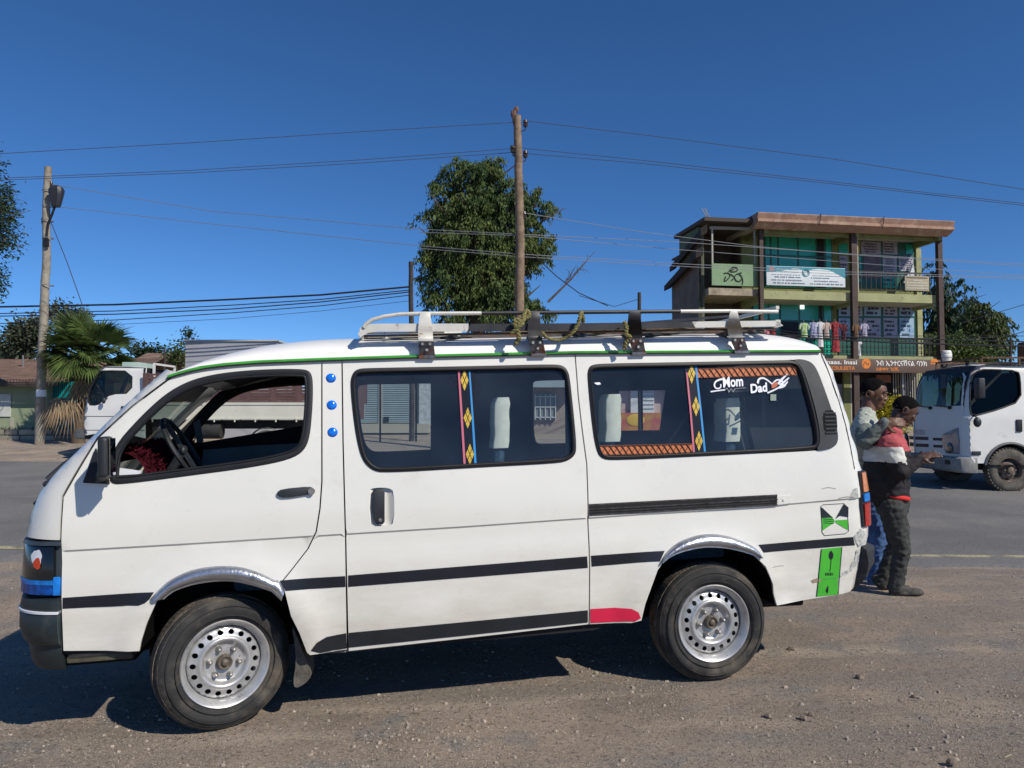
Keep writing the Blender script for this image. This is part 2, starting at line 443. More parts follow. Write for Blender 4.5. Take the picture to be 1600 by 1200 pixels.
def vpart(name, outline, m, holes=(), sp=.05, d=0., th=.02, parent=VAN, both=False, extra=(), label=None, mm=0):
    mb = MB()
    fn = lambda a, b, t: skin(a, b, d + t)
    sheet(mb, outline, fn, holes, sp, th, extra)
    o = mb.build(name, m, parent, angle=40)
    if both:
        mb = MB(); sheet(mb, outline, far(fn), holes, sp * 1.5, th, (), True); mb.build('far_side_' + name if name != 'inner_frame' else 'far_inner_frame', m, parent, angle=40)
    if label: o['label'] = label
    return o
def arch(i, r, a0=0, a1=180, n=28):
    return [(WA[i][0] + r * cos(radians(lerp(a0, a1, k / n))), WA[i][1] + r * sin(radians(lerp(a0, a1, k / n)))) for k in range(n + 1)]

# traced outlines (pixels of the photograph turned into metres on the side skin)
FARCH = vps([(219, 1016), (222, 1000), (231, 972), (247, 937), (262, 925), (281, 916), (312, 908), (359, 904), (400, 913), (422, 921), (440, 938), (455, 962), (468, 988), (480, 1018)])
RARCH = vps([(1000, 968), (1006, 943), (1016, 915), (1025, 890), (1036, 874), (1050, 863), (1087, 853), (1119, 852), (1150, 858), (1175, 866), (1194, 884), (1206, 912), (1212, 945)])
W1o = chai(vps([(172, 757), (172, 738), (177, 699), (217, 654), (258, 616), (294, 596), (330, 586), (375, 580), (430, 577), (468, 577), (482, 579), (488, 588), (489, 610), (488, 640), (484, 684), (475, 705), (454, 718), (397, 730), (285, 745), (200, 756)]), 2)
W2o = chai(vps([(547, 600), (550, 585), (558, 577), (575, 575.5), (660, 574), (760, 572), (860, 569.5), (880, 571), (888, 580), (891, 595), (897, 650), (901, 697), (899, 711), (888, 720), (870, 724), (740, 731), (600, 739), (582, 735), (568, 722), (560, 700), (553, 660)]), 2)
W3o = chai(vps([(918, 590), (919, 576), (926, 570), (945, 568.5), (1000, 567.5), (1120, 565.5), (1215, 563.5), (1249, 561.5), (1266, 567), (1275, 580), (1285, 608), (1297, 640), (1306, 672), (1307, 690), (1298, 701), (1270, 705), (1120, 711.5), (960, 719.5), (940, 717), (932, 704), (926, 670)]), 2)
W3g = chai(vps([(918, 590), (919, 576), (926, 570), (945, 568.5), (1000, 567.5), (1120, 565.5), (1215, 563.5), (1240, 563), (1251, 572), (1262, 605), (1274, 650), (1280, 685), (1278, 698), (1268, 704), (1120, 711.5), (960, 719.5), (940, 717), (932, 704), (926, 670)]), 2)

def drip(x0, x1, n=10): return [(lerp(x0, x1, i / n), zd(lerp(x0, x1, i / n)) - .012) for i in range(n + 1)]
G = .0035
# front corner panel (nose + A pillar), seam at px 97
nz_s = vps([(98, 1018), (95, 934), (94, 844), (97, 775), (150, 683), (205, 634), (276, 582)])
zs = [i * .05 + .36 for i in range(26)]
sil = [(xf(z) + .0015, z) for z in [lerp(nz_s[0][1], zd(-.0) - .012, i / 40) for i in range(41)]]
nose = [p for p in sil if p[1] > nz_s[2][1] + .0][::-1]
top_x = vp(276, 582)[0]
nose = [(x, z) for x, z in nose if x < top_x - .01]
vpart('front_corner_panel', [(nz_s[2][0] - G, nz_s[2][1])] + [(x - G, z) for x, z in nz_s[3:]] + nose, M['paint'], sp=.035, both=True)
# driver door
dr = vps([(98, 1017), (95, 934), (94.5, 844), (98, 777), (151, 685), (206, 636), (278, 583)])
dseam = vps([(503, 570), (503, 752), (500, 794), (494, 831), (481, 858), (456, 890), (441, 908)])
top = [p for p in drip(dr[-1][0] + .02, dseam[0][0], 12)]
fa = [p for p in FARCH if p[0] < dseam[-1][0]]
door1 = [(x + G, z) for x, z in dr] + top + [(x - G, z) for x, z in dseam] + fa[::-1]
vdoor = vpart('driver_door', door1, M['paint'], [W1o], sp=.05, extra=crx, both=True)
# pillar panel between the doors
s2 = vps([(534.5, 569), (536, 690), (540, 840), (543, 1015)])
bp_ = [(x + G, z) for x, z in dseam]
br = [p for p in FARCH if p[0] > dseam[-1][0]]
pill = [(dseam[0][0] + G, zd(dseam[0][0]) - .012)] + [(s2[0][0] - G, zd(s2[0][0]) - .012)] + [(x - G, z) for x, z in s2] + [vp(485, 1022)] + br[::-1] + bp_[::-1][:-1]
vpart('centre_pillar_panel', pill, M['paint'], sp=.05, extra=crx, both=True)
s3 = vps([(899, 556), (904, 620), (911, 680), (917, 725), (919, 797), (921, 884), (920, 975)])
slide = [(s2[0][0] + G, zd(s2[0][0]) - .012)] + [(x, z) for x, z in drip(s2[0][0] + .05, s3[0][0] - .05, 10)] + [(s3[0][0] - G, zd(s3[0][0]) - .012)] + [(x - G, z) for x, z in s3[1:]] + [vp(545, 1017.5)] + [(x + G, z) for x, z in s2[::-1][1:-1]]
hrec = chai(vps([(577, 765), (586, 762), (607, 762), (616, 768), (616, 817), (607, 822), (586, 822), (577, 817)]), 1)
vslide = vpart('sliding_door', slide, M['paint'], [W2o, hrec], sp=.05, extra=crx, both=True)
# rear quarter
bot = vps([(1331, 926), (1212, 945)])
rsil = [(xr(z) - .0015, z) for z in [lerp(bot[0][1] + .02, zd(3.2) - .012, i / 36) for i in range(37)]]
x_top = rsil[-1][0]
quarter = [(s3[0][0] + G, zd(s3[0][0]) - .012)] + drip(s3[0][0] + .05, x_top - .05, 14) + rsil[::-1] + [bot[0]] + RARCH[::-1] + [vp(985, 972)] + [(x + G, z) for x, z in s3[::-1][:-1]]
vquart = vpart('rear_quarter_panel', quarter, M['paint'], [W3o], sp=.05, extra=crx, both=True)
# dark inner shell behind the panels (seen in the gaps and from the inside)
inn = [(xf(.45) + .09, .42), (xf(.9) + .10, .9)] + [(xf(z) + .10, z) for z in (1.0, 1.1, 1.2, 1.3, 1.4, 1.5, 1.6, 1.7)] + drip(.15, 3.35, 14) + [(xr(z) - .06, z) for z in (1.6, 1.3, 1.0, .7, .45)] + [(RARCH[-1][0] + .02, .45)] + [(WA[1][0] + (x - WA[1][0]) * 1.04, z + .02) for x, z in RARCH[::-1]] + [(1.9, .34), (.65, .33)] + [(WA[0][0] + (x - WA[0][0]) * 1.04, z + .02) for x, z in FARCH[::-1]]
def grow(P, d): return inset(P, -d)
vpart('inner_frame', inn, M['inner'], [inset(W1o, .012), inset(W2o, .012), inset(W3g, .012)], sp=.08, d=.024, th=.02, both=True)

# window seals: a raised rubber bead that follows the outline
def bead(mb, P, r, d=0, closed=True, fn=skin, n=8, farside=False):
    P = resamp(P, .03, closed)
    pts = [fn(a, b, d) for a, b in P]
    if farside: pts = [V((p.x, VW - p.y, p.z)) for p in pts]
    m = len(pts); rs = []
    for i, p in enumerate(pts):
        t = (pts[(i + 1) % m] - pts[i - 1]) if closed else (pts[min(i + 1, m - 1)] - pts[max(i - 1, 0)])
        t.normalize(); up = V((0, 1, 0)); a = (up - t * up.dot(t)).normalized(); b = t.cross(a)
        rr = r if hasattr(r, '__len__') else (r, r)
        rs.append([p + a * cos(2 * pi * j / n) * rr[0] + b * sin(2 * pi * j / n) * rr[1] for j in range(n)])
    if closed: rs.append(rs[0])
    mb.rings(rs, True, not closed)
    return mb
def window(name, P, parent, w_, gl, band=True, hole=None, farfilm=False):
    f = MB(); Q = inset(P, w_ / 2)
    bead(f, Q, (.012, w_ / 2 + .002), .002)
    bead(f, inset(P, w_ - .006), (.010, .006), -.004)
    sl_ = f.build('window_seal', M['black'], parent)
    g = MB(); sheet(g, inset(P, w_ * .6), lambda a, b, t: skin(a, b, .012 + t), (), .07)
    return sl_, g.build('window_pane', gl, parent)
window('w', W2o, vslide, .022, M['gtint'])
window('w', W3g, vquart, .022, M['gtint'])
# driver's window: open, with the wide black frame only
f = MB(); bead(f, inset(W1o, .015), (.012, .017), .002); bead(f, inset(W1o, .033), (.012, .007), .0); f.build('window_seal', M['black'], vdoor)
# far side windows
for P, par, nm in ((W1o, VAN, 0), (W2o, VAN, 1), (W3g, VAN, 1)):
    f = MB(); bead(f, inset(P, .012), (.012, .016), .002, farside=True); f.build('far_window_seal', M['black'], par)
    if nm:
        g = MB(); sheet(g, inset(P, .015), far(lambda a, b, t: skin(a, b, .012 + t)), (), .1, flip=True); g.build('far_window_pane', M['gclear'], par)

# quarter window black garnish with its vent
gar = [p for p in W3o if p[0] > vp(1238, 600)[0]]
gmask = chai(vps([(1236, 562), (1252, 561), (1268, 567), (1277, 582), (1287, 610), (1299, 644), (1307, 672), (1308, 690), (1300, 700), (1272, 705), (1281, 690), (1275, 650), (1263, 606), (1251, 572)]), 2)
gp = vpart('pillar_garnish', gmask, M['blackp'], sp=.03, d=-.010, th=.03, parent=vquart)
mb = MB()
for i in range(6):
    y = 646 + i * 6.1; a = vp(1285 + i * .5, y); b = vp(1303 + i * .6, y - .6)
    p = skin(a[0], a[1], -.013); q = skin(b[0], b[1], -.013)
    mb.bar(p, q, .006, .011)
mb.build('vent_louvre', M['blackp'], gp, bevel=.002)
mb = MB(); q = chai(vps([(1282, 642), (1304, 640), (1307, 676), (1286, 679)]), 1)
sheet(mb, q, lambda a, b, t: skin(a, b, -.0115), (), .05); mb.build('vent_shade', mat('vent_shadow_black', (.004, .004, .005), .9), gp)  # flat black sheet painted in for the shade between the louvres

# drip rail (green), on both sides
mb = MB(); xs = [lerp(ZD[0][0], vp(1280, 548)[0], i / 60) for i in range(61)]
for s_ in (0, 1):
    pts = [skin(x, zd(x) - .002, -.010) for x in xs]
    if s_: pts = [V((p.x, VW - p.y, p.z)) for p in pts]
    rs = []
    for p in pts: sg = -1 if not s_ else 1; rs.append([p + V((0, sg * .006, -.008)), p + V((0, sg * .008, .005)), p + V((0, -sg * .02, .010)), p + V((0, -sg * .03, -.012))])
    mb.rings(rs)
mb.build('drip_rail', M['greenline'], VAN)
mb = MB(); rs = []
for x in xs: p = skin(x, zd(x) - .010, -.006); rs.append([p + V((0, -.010, -.004)), p + V((0, -.010, .003)), p + V((0, .02, .003)), p + V((0, .02, -.004))])
mb.rings(rs); mb.build('drip_rail_gasket', M['black'], VAN)

# roof
def hh(x):
    x0 = ZD[0][0]; x1 = vp(1282, 548)[0] + .035
    t = (x - x0) / .85; a = (1 - (1 - max(0, min(1, t))) ** 2.2); b = max(0, (x1 - x) / .34); b = 1 if b >= 1 else sqrt(max(0, 1 - (1 - b) ** 2.2)) * .97 + .03
    return .135 * (.05 + .95 * a) * b
def roofp(x, v):
    """v in 0..1 across the roof"""
    y0 = skin(x, zd(x)).y - .004; y = lerp(y0, VW - y0, v); q = abs(2 * v - 1)
    z = zd(x) + .006 + hh(x) * (1 - q ** 3.2) ** (1 / 2.2)
    if .12 < v < .88 and .7 < x < 3.1: z += .004 * max(0, sin(v * 60))
    return V((x, y, z))
x0 = ZD[0][0] + .0; x1 = vp(1282, 548)[0] + .04
vsn = [0, .004, .01, .02, .035, .055, .08, .11] + [.14 + i * .72 / 48 for i in range(49)]; vsn += [1 - q for q in vsn[:8]][::-1]
mb = MB(); mb.rings([[roofp(lerp(x0, x1, (i / 70)), v) for v in vsn] for i in range(71)], closed=False, caps=False)
mb.rings([[roofp(lerp(x0, x1, (i / 30)), v) + V((0, 0, -.03)) for v in [j / 14 for j in range(15)]] for i in range(31)], closed=False, caps=False)
mb.build('roof_panel', M['paintroof'], VAN)
# front face: fascia, windshield, header;  rear face: tailgate with window
zcow = 1.10; zhd = ZD[0][1] - .02
def facez(z0, z1, n, fx, R, sgn):
    rs = []
    for i in range(n + 1):
        z = lerp(z0, z1, i / n); x = fx(z); r = R(z) + ts(z); rs.append([V((x - sgn * .05 * (1 - (2 * j / 12 - 1) ** 2), lerp(r, VW - r, j / 12), z)) for j in range(13)])
    return rs
mb = MB(); mb.rings(facez(.52, zcow, 14, xf, RF, 1), False, False); mb.build('front_fascia', M['paint'], VAN)
mb = MB(); mb.rings(facez(zcow, zhd, 14, xf, RF, 1), False, False); mb.build('windshield', M['gshield'], VAN)
mb = MB(); mb.rings(facez(zhd, zhd + .06, 2, xf, RF, 1), False, False); mb.rings(facez(zhd + .03, zhd - .08, 2, lambda z: xf(z) + .02, RF, 1), False, False); mb.build('windshield_header', M['blackp'], VAN)
mb = MB(); mb.rings(facez(.45, 1.05, 8, xr, RRf, -1), False, False)
rt = zd(3.3) + .02
mb.rings(facez(1.62, rt, 5, xr, RRf, -1), False, False)
for a, b in ((0, .12), (.88, 1)):
    rs = []
    for i in range(9):
        z = lerp(1.05, 1.62, i / 8); r = RRf(z) + ts(z); rs.append([V((xr(z) + .0, lerp(r, VW - r, lerp(a, b, j / 3)), z)) for j in range(4)])
    mb.rings(rs, False, False)
mb.build('tailgate', M['paint'], VAN)
mb = MB(); mb.rings(facez(1.05, 1.62, 6, lambda z: xr(z) - .01, lambda z: RR + .1, -1), False, False); mb.build('rear_window_pane', glass('rear_dark_glass', (.10, .12, .14)), VAN)

# black side stripe (tape), with the pointed ends at the arch trims
def tape(P, d=-.002, m='stripe', name='side_stripe', sp=.06, label=None, parent=VAN, sm=0, mt=None):
    Q = vps(P)
    if sm: Q = chai(Q, sm)
    return vpart(name, Q, mt or M[m], sp=sp, d=d, th=0, parent=parent, label=label)
tape([(98, 934), (242, 924), (236, 934), (228, 941), (218, 945), (98, 951)])
tape([(438, 906), (539.5, 900), (540, 917), (447, 922)])
tape([(544, 899), (917, 869), (918, 887), (544, 917)])
tape([(923, 868), (1037, 860), (1029, 876), (924, 885)])
tape([(1184, 851), (1333, 839), (1336, 852), (1192, 863)])
# sill tape
sill = mat('sill_tape', (.014, .016, .02), .4, 0, .5, var=.2, vs=5, dirt=((.12, .11, .09), 12, .62, .85))
tape([(486, 1015), (495, 1003), (510, 995), (541, 989.5), (542, 1013), (500, 1019)], mt=sill, name='sill_stripe', d=-.003)
tape([(545, 989), (918, 953), (918, 972), (545, 1012)], mt=sill, name='sill_stripe', d=-.003)
tape([(922, 951), (960, 949), (985, 950), (995, 955), (999, 964), (990, 969), (960, 971), (922, 973)], m='red', name='red_sill_tape', d=-.003)
# sill flange under the doors
mb = MB(); q = vps([(480, 1022), (545, 1018), (920, 975), (1000, 967)])
rs = []
for t in range(21):
    x = lerp(q[0][0], q[3][0], t / 20); z = pl(x, q); rs.append([V((x, .035, z + .012)), V((x, .028, z - .008)), V((x, .06, z - .012)), V((x, .08, z + .01))])
mb.rings(rs); mb.build('sill_flange', mat('dusty_sill_metal', (.16, .15, .13), .7, .2, .4, var=.3, vs=20), VAN)

# chrome wheel arch trims (bulging band)
def trim(outer, inner, name='wheel_arch_trim'):
    A = resamp(chai(vps(outer), 2, False), .01, False); B = resamp(chai(vps(inner), 2, False), .01, False); mb = MB(); rs = []; n = 44
    for i in range(n + 1):
        a = A[int(i / n * (len(A) - 1))]; b = B[int(i / n * (len(B) - 1))]; r = []
        for k in range(9):
            t = k / 8; x, z = lerp(a[0], b[0], t), lerp(a[1], b[1], t); d = -.004 - .020 * sin(pi * min(1, t * 1.15)) ** .7 if t < .87 else -.004
            r.append(skin(x, z, d))
        r.append(skin(b[0], b[1], .03)); r.append(skin(a[0], a[1], .01)); rs.append(r)
    mb.rings(rs); return mb.build(name, M['chrome'], VAN)
trim([(237, 934), (252, 917), (269, 903), (300, 889), (337, 883), (375, 884), (406, 893), (434, 907)], [(258, 935), (268, 926), (281, 919), (312, 910), (359, 906), (400, 915), (424, 923)])
trim([(432, 905), (438, 906), (446, 922)], [(423, 921), (432, 930), (440, 938)], 'wheel_arch_trim_end')
trim([(1029, 877), (1041, 859), (1062, 844), (1094, 834), (1125, 834), (1156, 843), (1181, 856), (1188, 869)], [(1034, 878), (1050, 865), (1087, 855), (1119, 854), (1150, 859), (1173, 866), (1187, 872)])

# wheel arch lips + inner wells + underbody + floor
liner_m = mat('arch_liner_black', (.004, .004, .004), .95, 0, .1)
for A in (FARCH, RARCH):
    P = resamp(chai(A, 2, False), .03, False)
    for yy in (0, 1):
        rs = []; mb = MB()
        for a, b in P:
            p = skin(a, b, .012); 
            r = [p, p + V((0, .35, .0))]
            if yy: r = [V((q.x, VW - q.y, q.z)) for q in r]
            rs.append(r)
        mb.rings(rs, False, False); mb.build('wheel_arch_liner', liner_m, VAN)
for (cx, cz), A in ((WA[0], FARCH), (WA[1], RARCH)):
    mb = MB(); mb.bb((cx - .42, .36, .30), (cx + .42, VW - .36, cz + .42)); mb.build('wheel_well', mat('wheel_well_black', (.006, .006, .006), .9, 0, .2), VAN)
mb = MB(); mb.bb((-.72, .40, .32), (3.35, VW - .40, .42)); mb.bb((.5, .07, .36), (2.1, VW - .07, .42)); mb.bb((-.85, .3, .3), (-.45, VW - .3, .42))
mb.cyl((2.591, .25, .33), (2.591, VW - .25, .33), .05); mb.ell((2.591, .85, .33), .13); mb.cyl((0, .3, .34), (0, VW - .3, .34), .03)
mb.tube([(1.2, .5, .27), (2.2, .5, .27), (2.7, .5, .30), (3.4, .5, .28)], .03); mb.bb((1.5, .9, .24), (2.1, 1.4, .34))
mb.build('underbody', mat('underbody_black', (.02, .018, .016), .9, 0, .2, var=.4, vs=12), VAN)
mb = MB(); mb.bb((xf(.6) + .15, .37, .60), (3.42, VW - .37, .64)); mb.bb((.50, .06, .60), (2.08, .37, .64)); mb.bb((.50, VW - .37, .60), (2.08, VW - .06, .64)); mb.build('cabin_floor', M['inner'], VAN)
mb = MB(); mb.rings([[roofp(lerp(x0 + .1, x1 - .1, (i / 20)), v) + V((0, 0, -.06)) for v in [.04 + j / 14 * .92 for j in range(15)]] for i in range(21)], closed=False, caps=False); mb.build('headliner', M['inner'], VAN)

# step below the driver's door
mb = MB(); a = vp(100, 1022); b = vp(212, 1022)
mb.bb((a[0], .03, a[1] - .055), (b[0] - .02, .20, a[1] - .022)); mb.build('cab_step', mat('dusty_step', (.10, .09, .065), .7, .3, .4, var=.4, vs=15), VAN, bevel=.01)
mb = MB(); mb.bb((a[0] + .01, .028, a[1] - .026), (b[0] - .02, .20, a[1] - .004))
for i in range(34): x = lerp(a[0] + .02, b[0] - .04, i / 33); mb.bar((x, .022, a[1] - .024), (x + .012, .022, a[1] - .008), .006, .004)
mb.build('step_tread', mat('step_tread_rubber', (.045, .045, .045), .6, 0, .4, var=.5, vs=60), VAN)

# wrap-around pieces at the nose: plan path from the door seam round the corner
def plan(s, R, xs0, x0_, o, xstop=VW):
    """s = length along the outline seen from above, o = outset"""
    Lc = xs0 - (x0_ + R)
    if s < Lc: return V((xs0 - s, -o, 0))
    s -= Lc; A = R * pi / 2
    if s < A:
        t = s / R; return V((x0_ + R - (R + o) * sin(t), R - (R + o) * cos(t), 0))
    return V((x0_ - o, R + (s - A), 0))
def wrap(prof, s0, s1, R, xs0, x0f, n=26, y0=0.):
    mb = MB(); rs = []
    for i in range(n + 1):
        s = lerp(s0, s1, i / n); r = []
        for (z, o) in prof:
            p = plan(s, R, xs0, x0f(z) if callable(x0f) else x0f, o); r.append(V((p.x, p.y + y0, z)))
        rs.append(r)
    return mb.rings(rs, True, True)
xb = vp(97, 934)[0] - .006; zt = vp(80, 935)[1]; zb = vp(80, 1012)[1]; zl = vp(97, 1050)[1]
xfb = min(x for z, x in XF) + .022
prof = [(zt, .0), (zt - .01, .022), (zt - .05, .030), (zt - .065, .024), (zt - .075, .032), (zb + .08, .034), (zb + .02, .020), (zb, .0), (zb, -.06), (zt, -.06)]
Lb = (xb - xfb - .24) + .24 * pi / 2 + (VW - .48) + .24 * pi / 2
def wrapfull(prof, R, xs0, x0f, n=70):
    Lc = xs0 - (x0f + R); A = R * pi / 2; Ls = VW - 2 * R; T = 2 * Lc + 2 * A + Ls; mb = MB(); rs = []
    for i in range(n + 1):
        s = T * i / n; r = []
        fl = s > T / 2; q = T - s if fl else s
        for z, o in prof:
            p = plan(q, R, xs0, x0f, o); r.append(V((p.x, VW - p.y if fl else p.y, z)))
        rs.append(r)
    return mb.rings(rs, True, True)
bumper = wrapfull(prof, .27, xb, xfb).build('front_bumper', M['bumper'], VAN, angle=50)
wrapfull([(zt - .058, .0), (zt - .060, .036), (zt - .070, .036), (zt - .072, .0)], .27, xb, xfb).build('bumper_strip', M['white'], bumper)
wrapfull([(zb + .02, -.012), (zb - .01, -.010), (zl + .03, -.022), (zl, -.04), (zl, -.06), (zb + .02, -.06)], .25, xb, xfb).build('front_air_dam', M['bumper'], VAN, angle=50)
# headlight + corner lamp
zh0 = vp(94, 932)[1] + .004; zh1 = vp(94, 846)[1]; zhb = vp(94, 908)[1]
hfr = wrap([(zh1, .0), (zh1 + .0, .006), (zh1 - .018, .010), (zh1 - .022, -.012), (zh0 + .004, -.012), (zh0, .004), (zh0, -.05), (zh1, -.05)], 0, .62, .26, xb + .002, lambda z: xf(z) + .005)
HL = hfr.build('headlight', mat('headlight_frame', (.05, .06, .075), .35, .2, .5, var=.2, vs=9), VAN, angle=45)
wrap([(zh1 - .02, .0), (zh1 - .03, .006), (zhb + .006, .006), (zhb, .0), (zhb, -.03), (zh1 - .02, -.03)], .028, .60, .26, xb, lambda z: xf(z) + .005).build('corner_lamp_cover', mat('black_lamp_tape', (.006, .007, .010), .18, 0, .5, coat=.4, bump=.1, bs=25), HL)
wrap([(zhb - .001, .0), (zhb - .004, .008), (zh0 + .006, .010), (zh0 + .001, .0), (zh0, -.03), (zhb, -.03)], .030, .60, .26, xb, lambda z: xf(z) + .005).build('blue_tape_band', mat('dark_blue_tape', (.0, .06, .30), .3, var=.5, vs=40), HL)
wrap([(zhb + .020, .0), (zhb + .016, .011), (zh0 + .004, .012), (zh0 + .001, .0), (zh0, -.03), (zhb, -.03)], .002, .028, .26, xb, lambda z: xf(z) + .005).build('blue_tape_strip', M['bluetape'], HL)
wrap([(zhb + .005, .0), (zhb + .002, .011), (zhb - .016, .011), (zhb - .018, .0)], .03, .33, .26, xb, lambda z: xf(z) + .005).build('blue_tape_fold', M['bluetape'], HL)
# lips-and-tongue sticker on the lamp: a white blob over an orange one
def onlamp(cx, cz, r, m, name, o, sq=1.0, seedk=0):
    mb = MB(); P = []
    for k in range(26):
        a = 2 * pi * k / 26; rr = r * (1 + .10 * sin(3 * a + seedk) + .05 * sin(7 * a)); P.append((cx + rr * cos(a) * .85, cz + rr * sin(a) * sq))
    def fn(a, b, t): p = plan(a, .26, xb, xf(b) + .005, .006 + o); return V((p.x, p.y, b))
    sheet(mb, P, fn, (), .02); return mb.build(name, m, HL)
zmid = vp(50, 878)[1]
onlamp(.118, zmid + .012, .040, M['white'], 'lamp_sticker', .0015, .95, 1)
onlamp(.112, zmid - .014, .026, mat('orange_red_sticker', (.62, .06, .01), .4), 'lamp_sticker_tongue', .003, 1.0, 2)
# wipers, cowl
mb = MB(); p = V(VF.loc(82, 752, .45)); 
mb.tube([V((xf(1.1) - .02, .30, 1.115)), V((xf(1.16) - .03, .5, 1.17)), V((xf(1.12) - .03, 1.0, 1.14))], .012); mb.tube([VF.loc(74, 750, .25), VF.loc(100, 728, .28), VF.loc(122, 710, .30)], [.016, .018, .010])
mb.tube([VF.loc(76, 754, .22), VF.loc(100, 736, .26), VF.loc(128, 714, .32)], .012); mb.ell(VF.loc(78, 756, .2), (.03, .04, .02)); mb.build('windshield_wiper', M['blackp'], VAN)

# door mirror
mb = MB(); c = VF.loc(165, 714, -.14)
prof = []
mb.box(c, (.046, .10, .188)); MIR = mb.build('wing_mirror', M['blackp'], VAN, bevel=.022, seg=4)
mb = MB(); mb.bb(c + V((.0285, -.04, -.085)), c + V((.031, .04, .085))); mb.build('mirror_glass', mat('mirror_glass', (.6, .62, .65), .03, 1), MIR)
mb = MB(); b0 = VF.loc(150, 748, 0)
mb.prism(vps([(131, 754), (150, 700), (168, 735), (172, 756)]), lambda a, b: skin(a, b, .004), lambda a, b: skin(a, b, -.02)); mb.bar(c + V((.0, .03, -.06)), skin(*vp(158, 748), -.01), .05, .04)
mb.build('mirror_arm', M['black'], MIR, bevel=.004)

# handles
mb = MB(); a = vp(434, 771); b = vp(489, 767)
p0 = skin(*a, -.004); p1 = skin(*b, -.004)
hp = [(a[0], a[1] - .012), (a[0] - .004, a[1] + .006), (a[0] + .02, a[1] + .022), (b[0] - .01, b[1] + .024), (b[0] + .002, b[1] + .01), (b[0], b[1] - .012), (b[0] - .03, b[1] - .018), (a[0] + .03, a[1] - .024)]
mb.prism(chai(hp, 1), lambda a, b: skin(a, b, .002), lambda a, b: skin(a, b, -.014)); H1 = mb.build('door_handle', M['blackp'], vdoor, bevel=.004)
mb = MB(); mb.cyl(skin(b[0] - .006, b[1], -.010), skin(b[0] - .006, b[1], -.022), .017); mb.cyl(skin(b[0] - .006, b[1], -.022), skin(b[0] - .006, b[1], -.024), .010); mb.build('door_lock', M['steel'], vdoor)
mb = MB()
def recess(a, b, t):
    e = min(1, max(0, min(abs(a - q) for q in (min(p[0] for p in hrec), max(p[0] for p in hrec))) / .03)); return skin(a, b, .022 * e)
sheet(mb, hrec, recess, (), .012); mb.build('handle_recess', M['paint'], vslide)
mb = MB(); q = vps([(583, 767), (587, 764), (598, 764), (601, 768), (601, 815), (598, 819), (588, 819), (584, 812), (581, 790)]); mb.prism(q, lambda a, b: skin(a, b, .02), lambda a, b: skin(a, b, -.012)); mb.build('door_handle', M['blackp'], vslide, bevel=.004)
mb = MB(); c = vp(594, 812); mb.cyl(skin(*c, -.011), skin(*c, -.016), .009); mb.build('door_lock', M['steel'], vslide)
# blue reflectors
for y in (591.5, 633.5, 676):
    c = vp(517 + (y - 591) * .03, y); mb = MB(); p = skin(*c, .0)
    mb.lathe([(.0001, -.011), (.010, -.0105), (.018, -.008), (.0235, -.003), (.026, .0)], p, 'y', 24); mb.build('blue_reflector', M['blue'], VAN, angle=80)
# sliding door rail
mb = MB(); rl = vps([(920, 788), (1010, 784), (1236, 773)]); rb = vps([(920, 806), (1215, 789)])
def rail(fo, zo, w_):
    a = V((rl[0][0], 0, 0)); pts = []
    for i in range(21):
        x = lerp(rl[0][0], rb[1][0], i / 20); z = (pl(x, [(p[0], p[1]) for p in rl]) + pl(x, rb)) / 2 + zo; pts.append(skin(x, z, fo))
    return pts
def ribbon(mb, pts, h, d):
    mb.rings([[p + V((0, 0, h)), p + V((0, 0, -h)), p + V((0, d, -h)), p + V((0, d, h))] for p in pts])
for zo, h, d in ((.028, .004, -.004), (-.026, .004, -.004), (.004, .0035, -.006), (-.010, .002, -.005)): ribbon(mb, rail(d, zo, 0), h, .008)
RL = mb.build('door_rail', mat('aged_rail_metal', (.07, .065, .065), .5, .6, .5, var=.5, vs=30), vquart)
mb = MB(); ribbon(mb, rail(-.0025, .002, 0), .024, .004); mb.build('rail_slot', mat('rail_slot_black', (.008, .008, .009), .8), RL)
mb = MB(); q = vps([(1214, 776), (1235, 774), (1236, 786), (1214, 789)]); sheet(mb, q, lambda a, b, t: skin(a, b, -.004 + t), (), .05, th=.004); c = vp(1224, 781); mb.cyl(skin(*c, -.004), skin(*c, -.009), .007); mb.build('rail_end_plate', M['paint'], vquart)

# ---------------- windows: stickers and black pillars
def ontop(name, P, m, d=-.001, parent=vslide, sp=.05, sm=0, raw=False):
    Q = P if raw else vps(P)
    if sm: Q = chai(Q, sm)
    mb = MB(); sheet(mb, Q, lambda a, b, t: skin(a, b, d + .008), (), sp); return mb.build(name, m, parent)
blk = mat('black_window_band', (.010, .009, .010), .25, 0, .5)
pink = mat('pink_tape', (.55, .13, .20), .5); lb = mat('light_blue_tape', (.02, .26, .62), .5); yel = mat('yellow_sticker', (.70, .50, .05), .5, col2=(.45, .28, .02), vs=80)
def diamond(cx, cy, s, parent):
    mb = MB()
    for dx, dy in ((0, -1), (-.62, 0), (.62, 0), (0, 1)):
        q = [(cx + (dx + ex) * s * .62, cy + (dy + ey) * s) for ex, ey in ((0, -.85), (.52, 0), (0, .85), (-.52, 0))]
        sheet(mb, vps(q), lambda a, b, t: skin(a, b, .0035), (), .05)
    mb.build('diamond_sticker', yel, parent)
ontop('window_divider', [(714, 577), (741, 576), (745, 725), (724, 727)], blk, -.001)
ontop('pink_line', [(715.5, 578), (718.5, 578), (728, 726), (724.5, 726)], pink, -.0035)
ontop('blue_line', [(732.5, 577), (735, 577), (745, 724), (741.5, 724)], lb, -.0035)
for c in ((726, 594), (731, 653), (734.5, 710)): diamond(c[0], c[1], 9, vslide)
ontop('window_divider', [(1070, 571), (1088, 570), (1103, 708), (1084, 710)], blk, -.001, vquart)
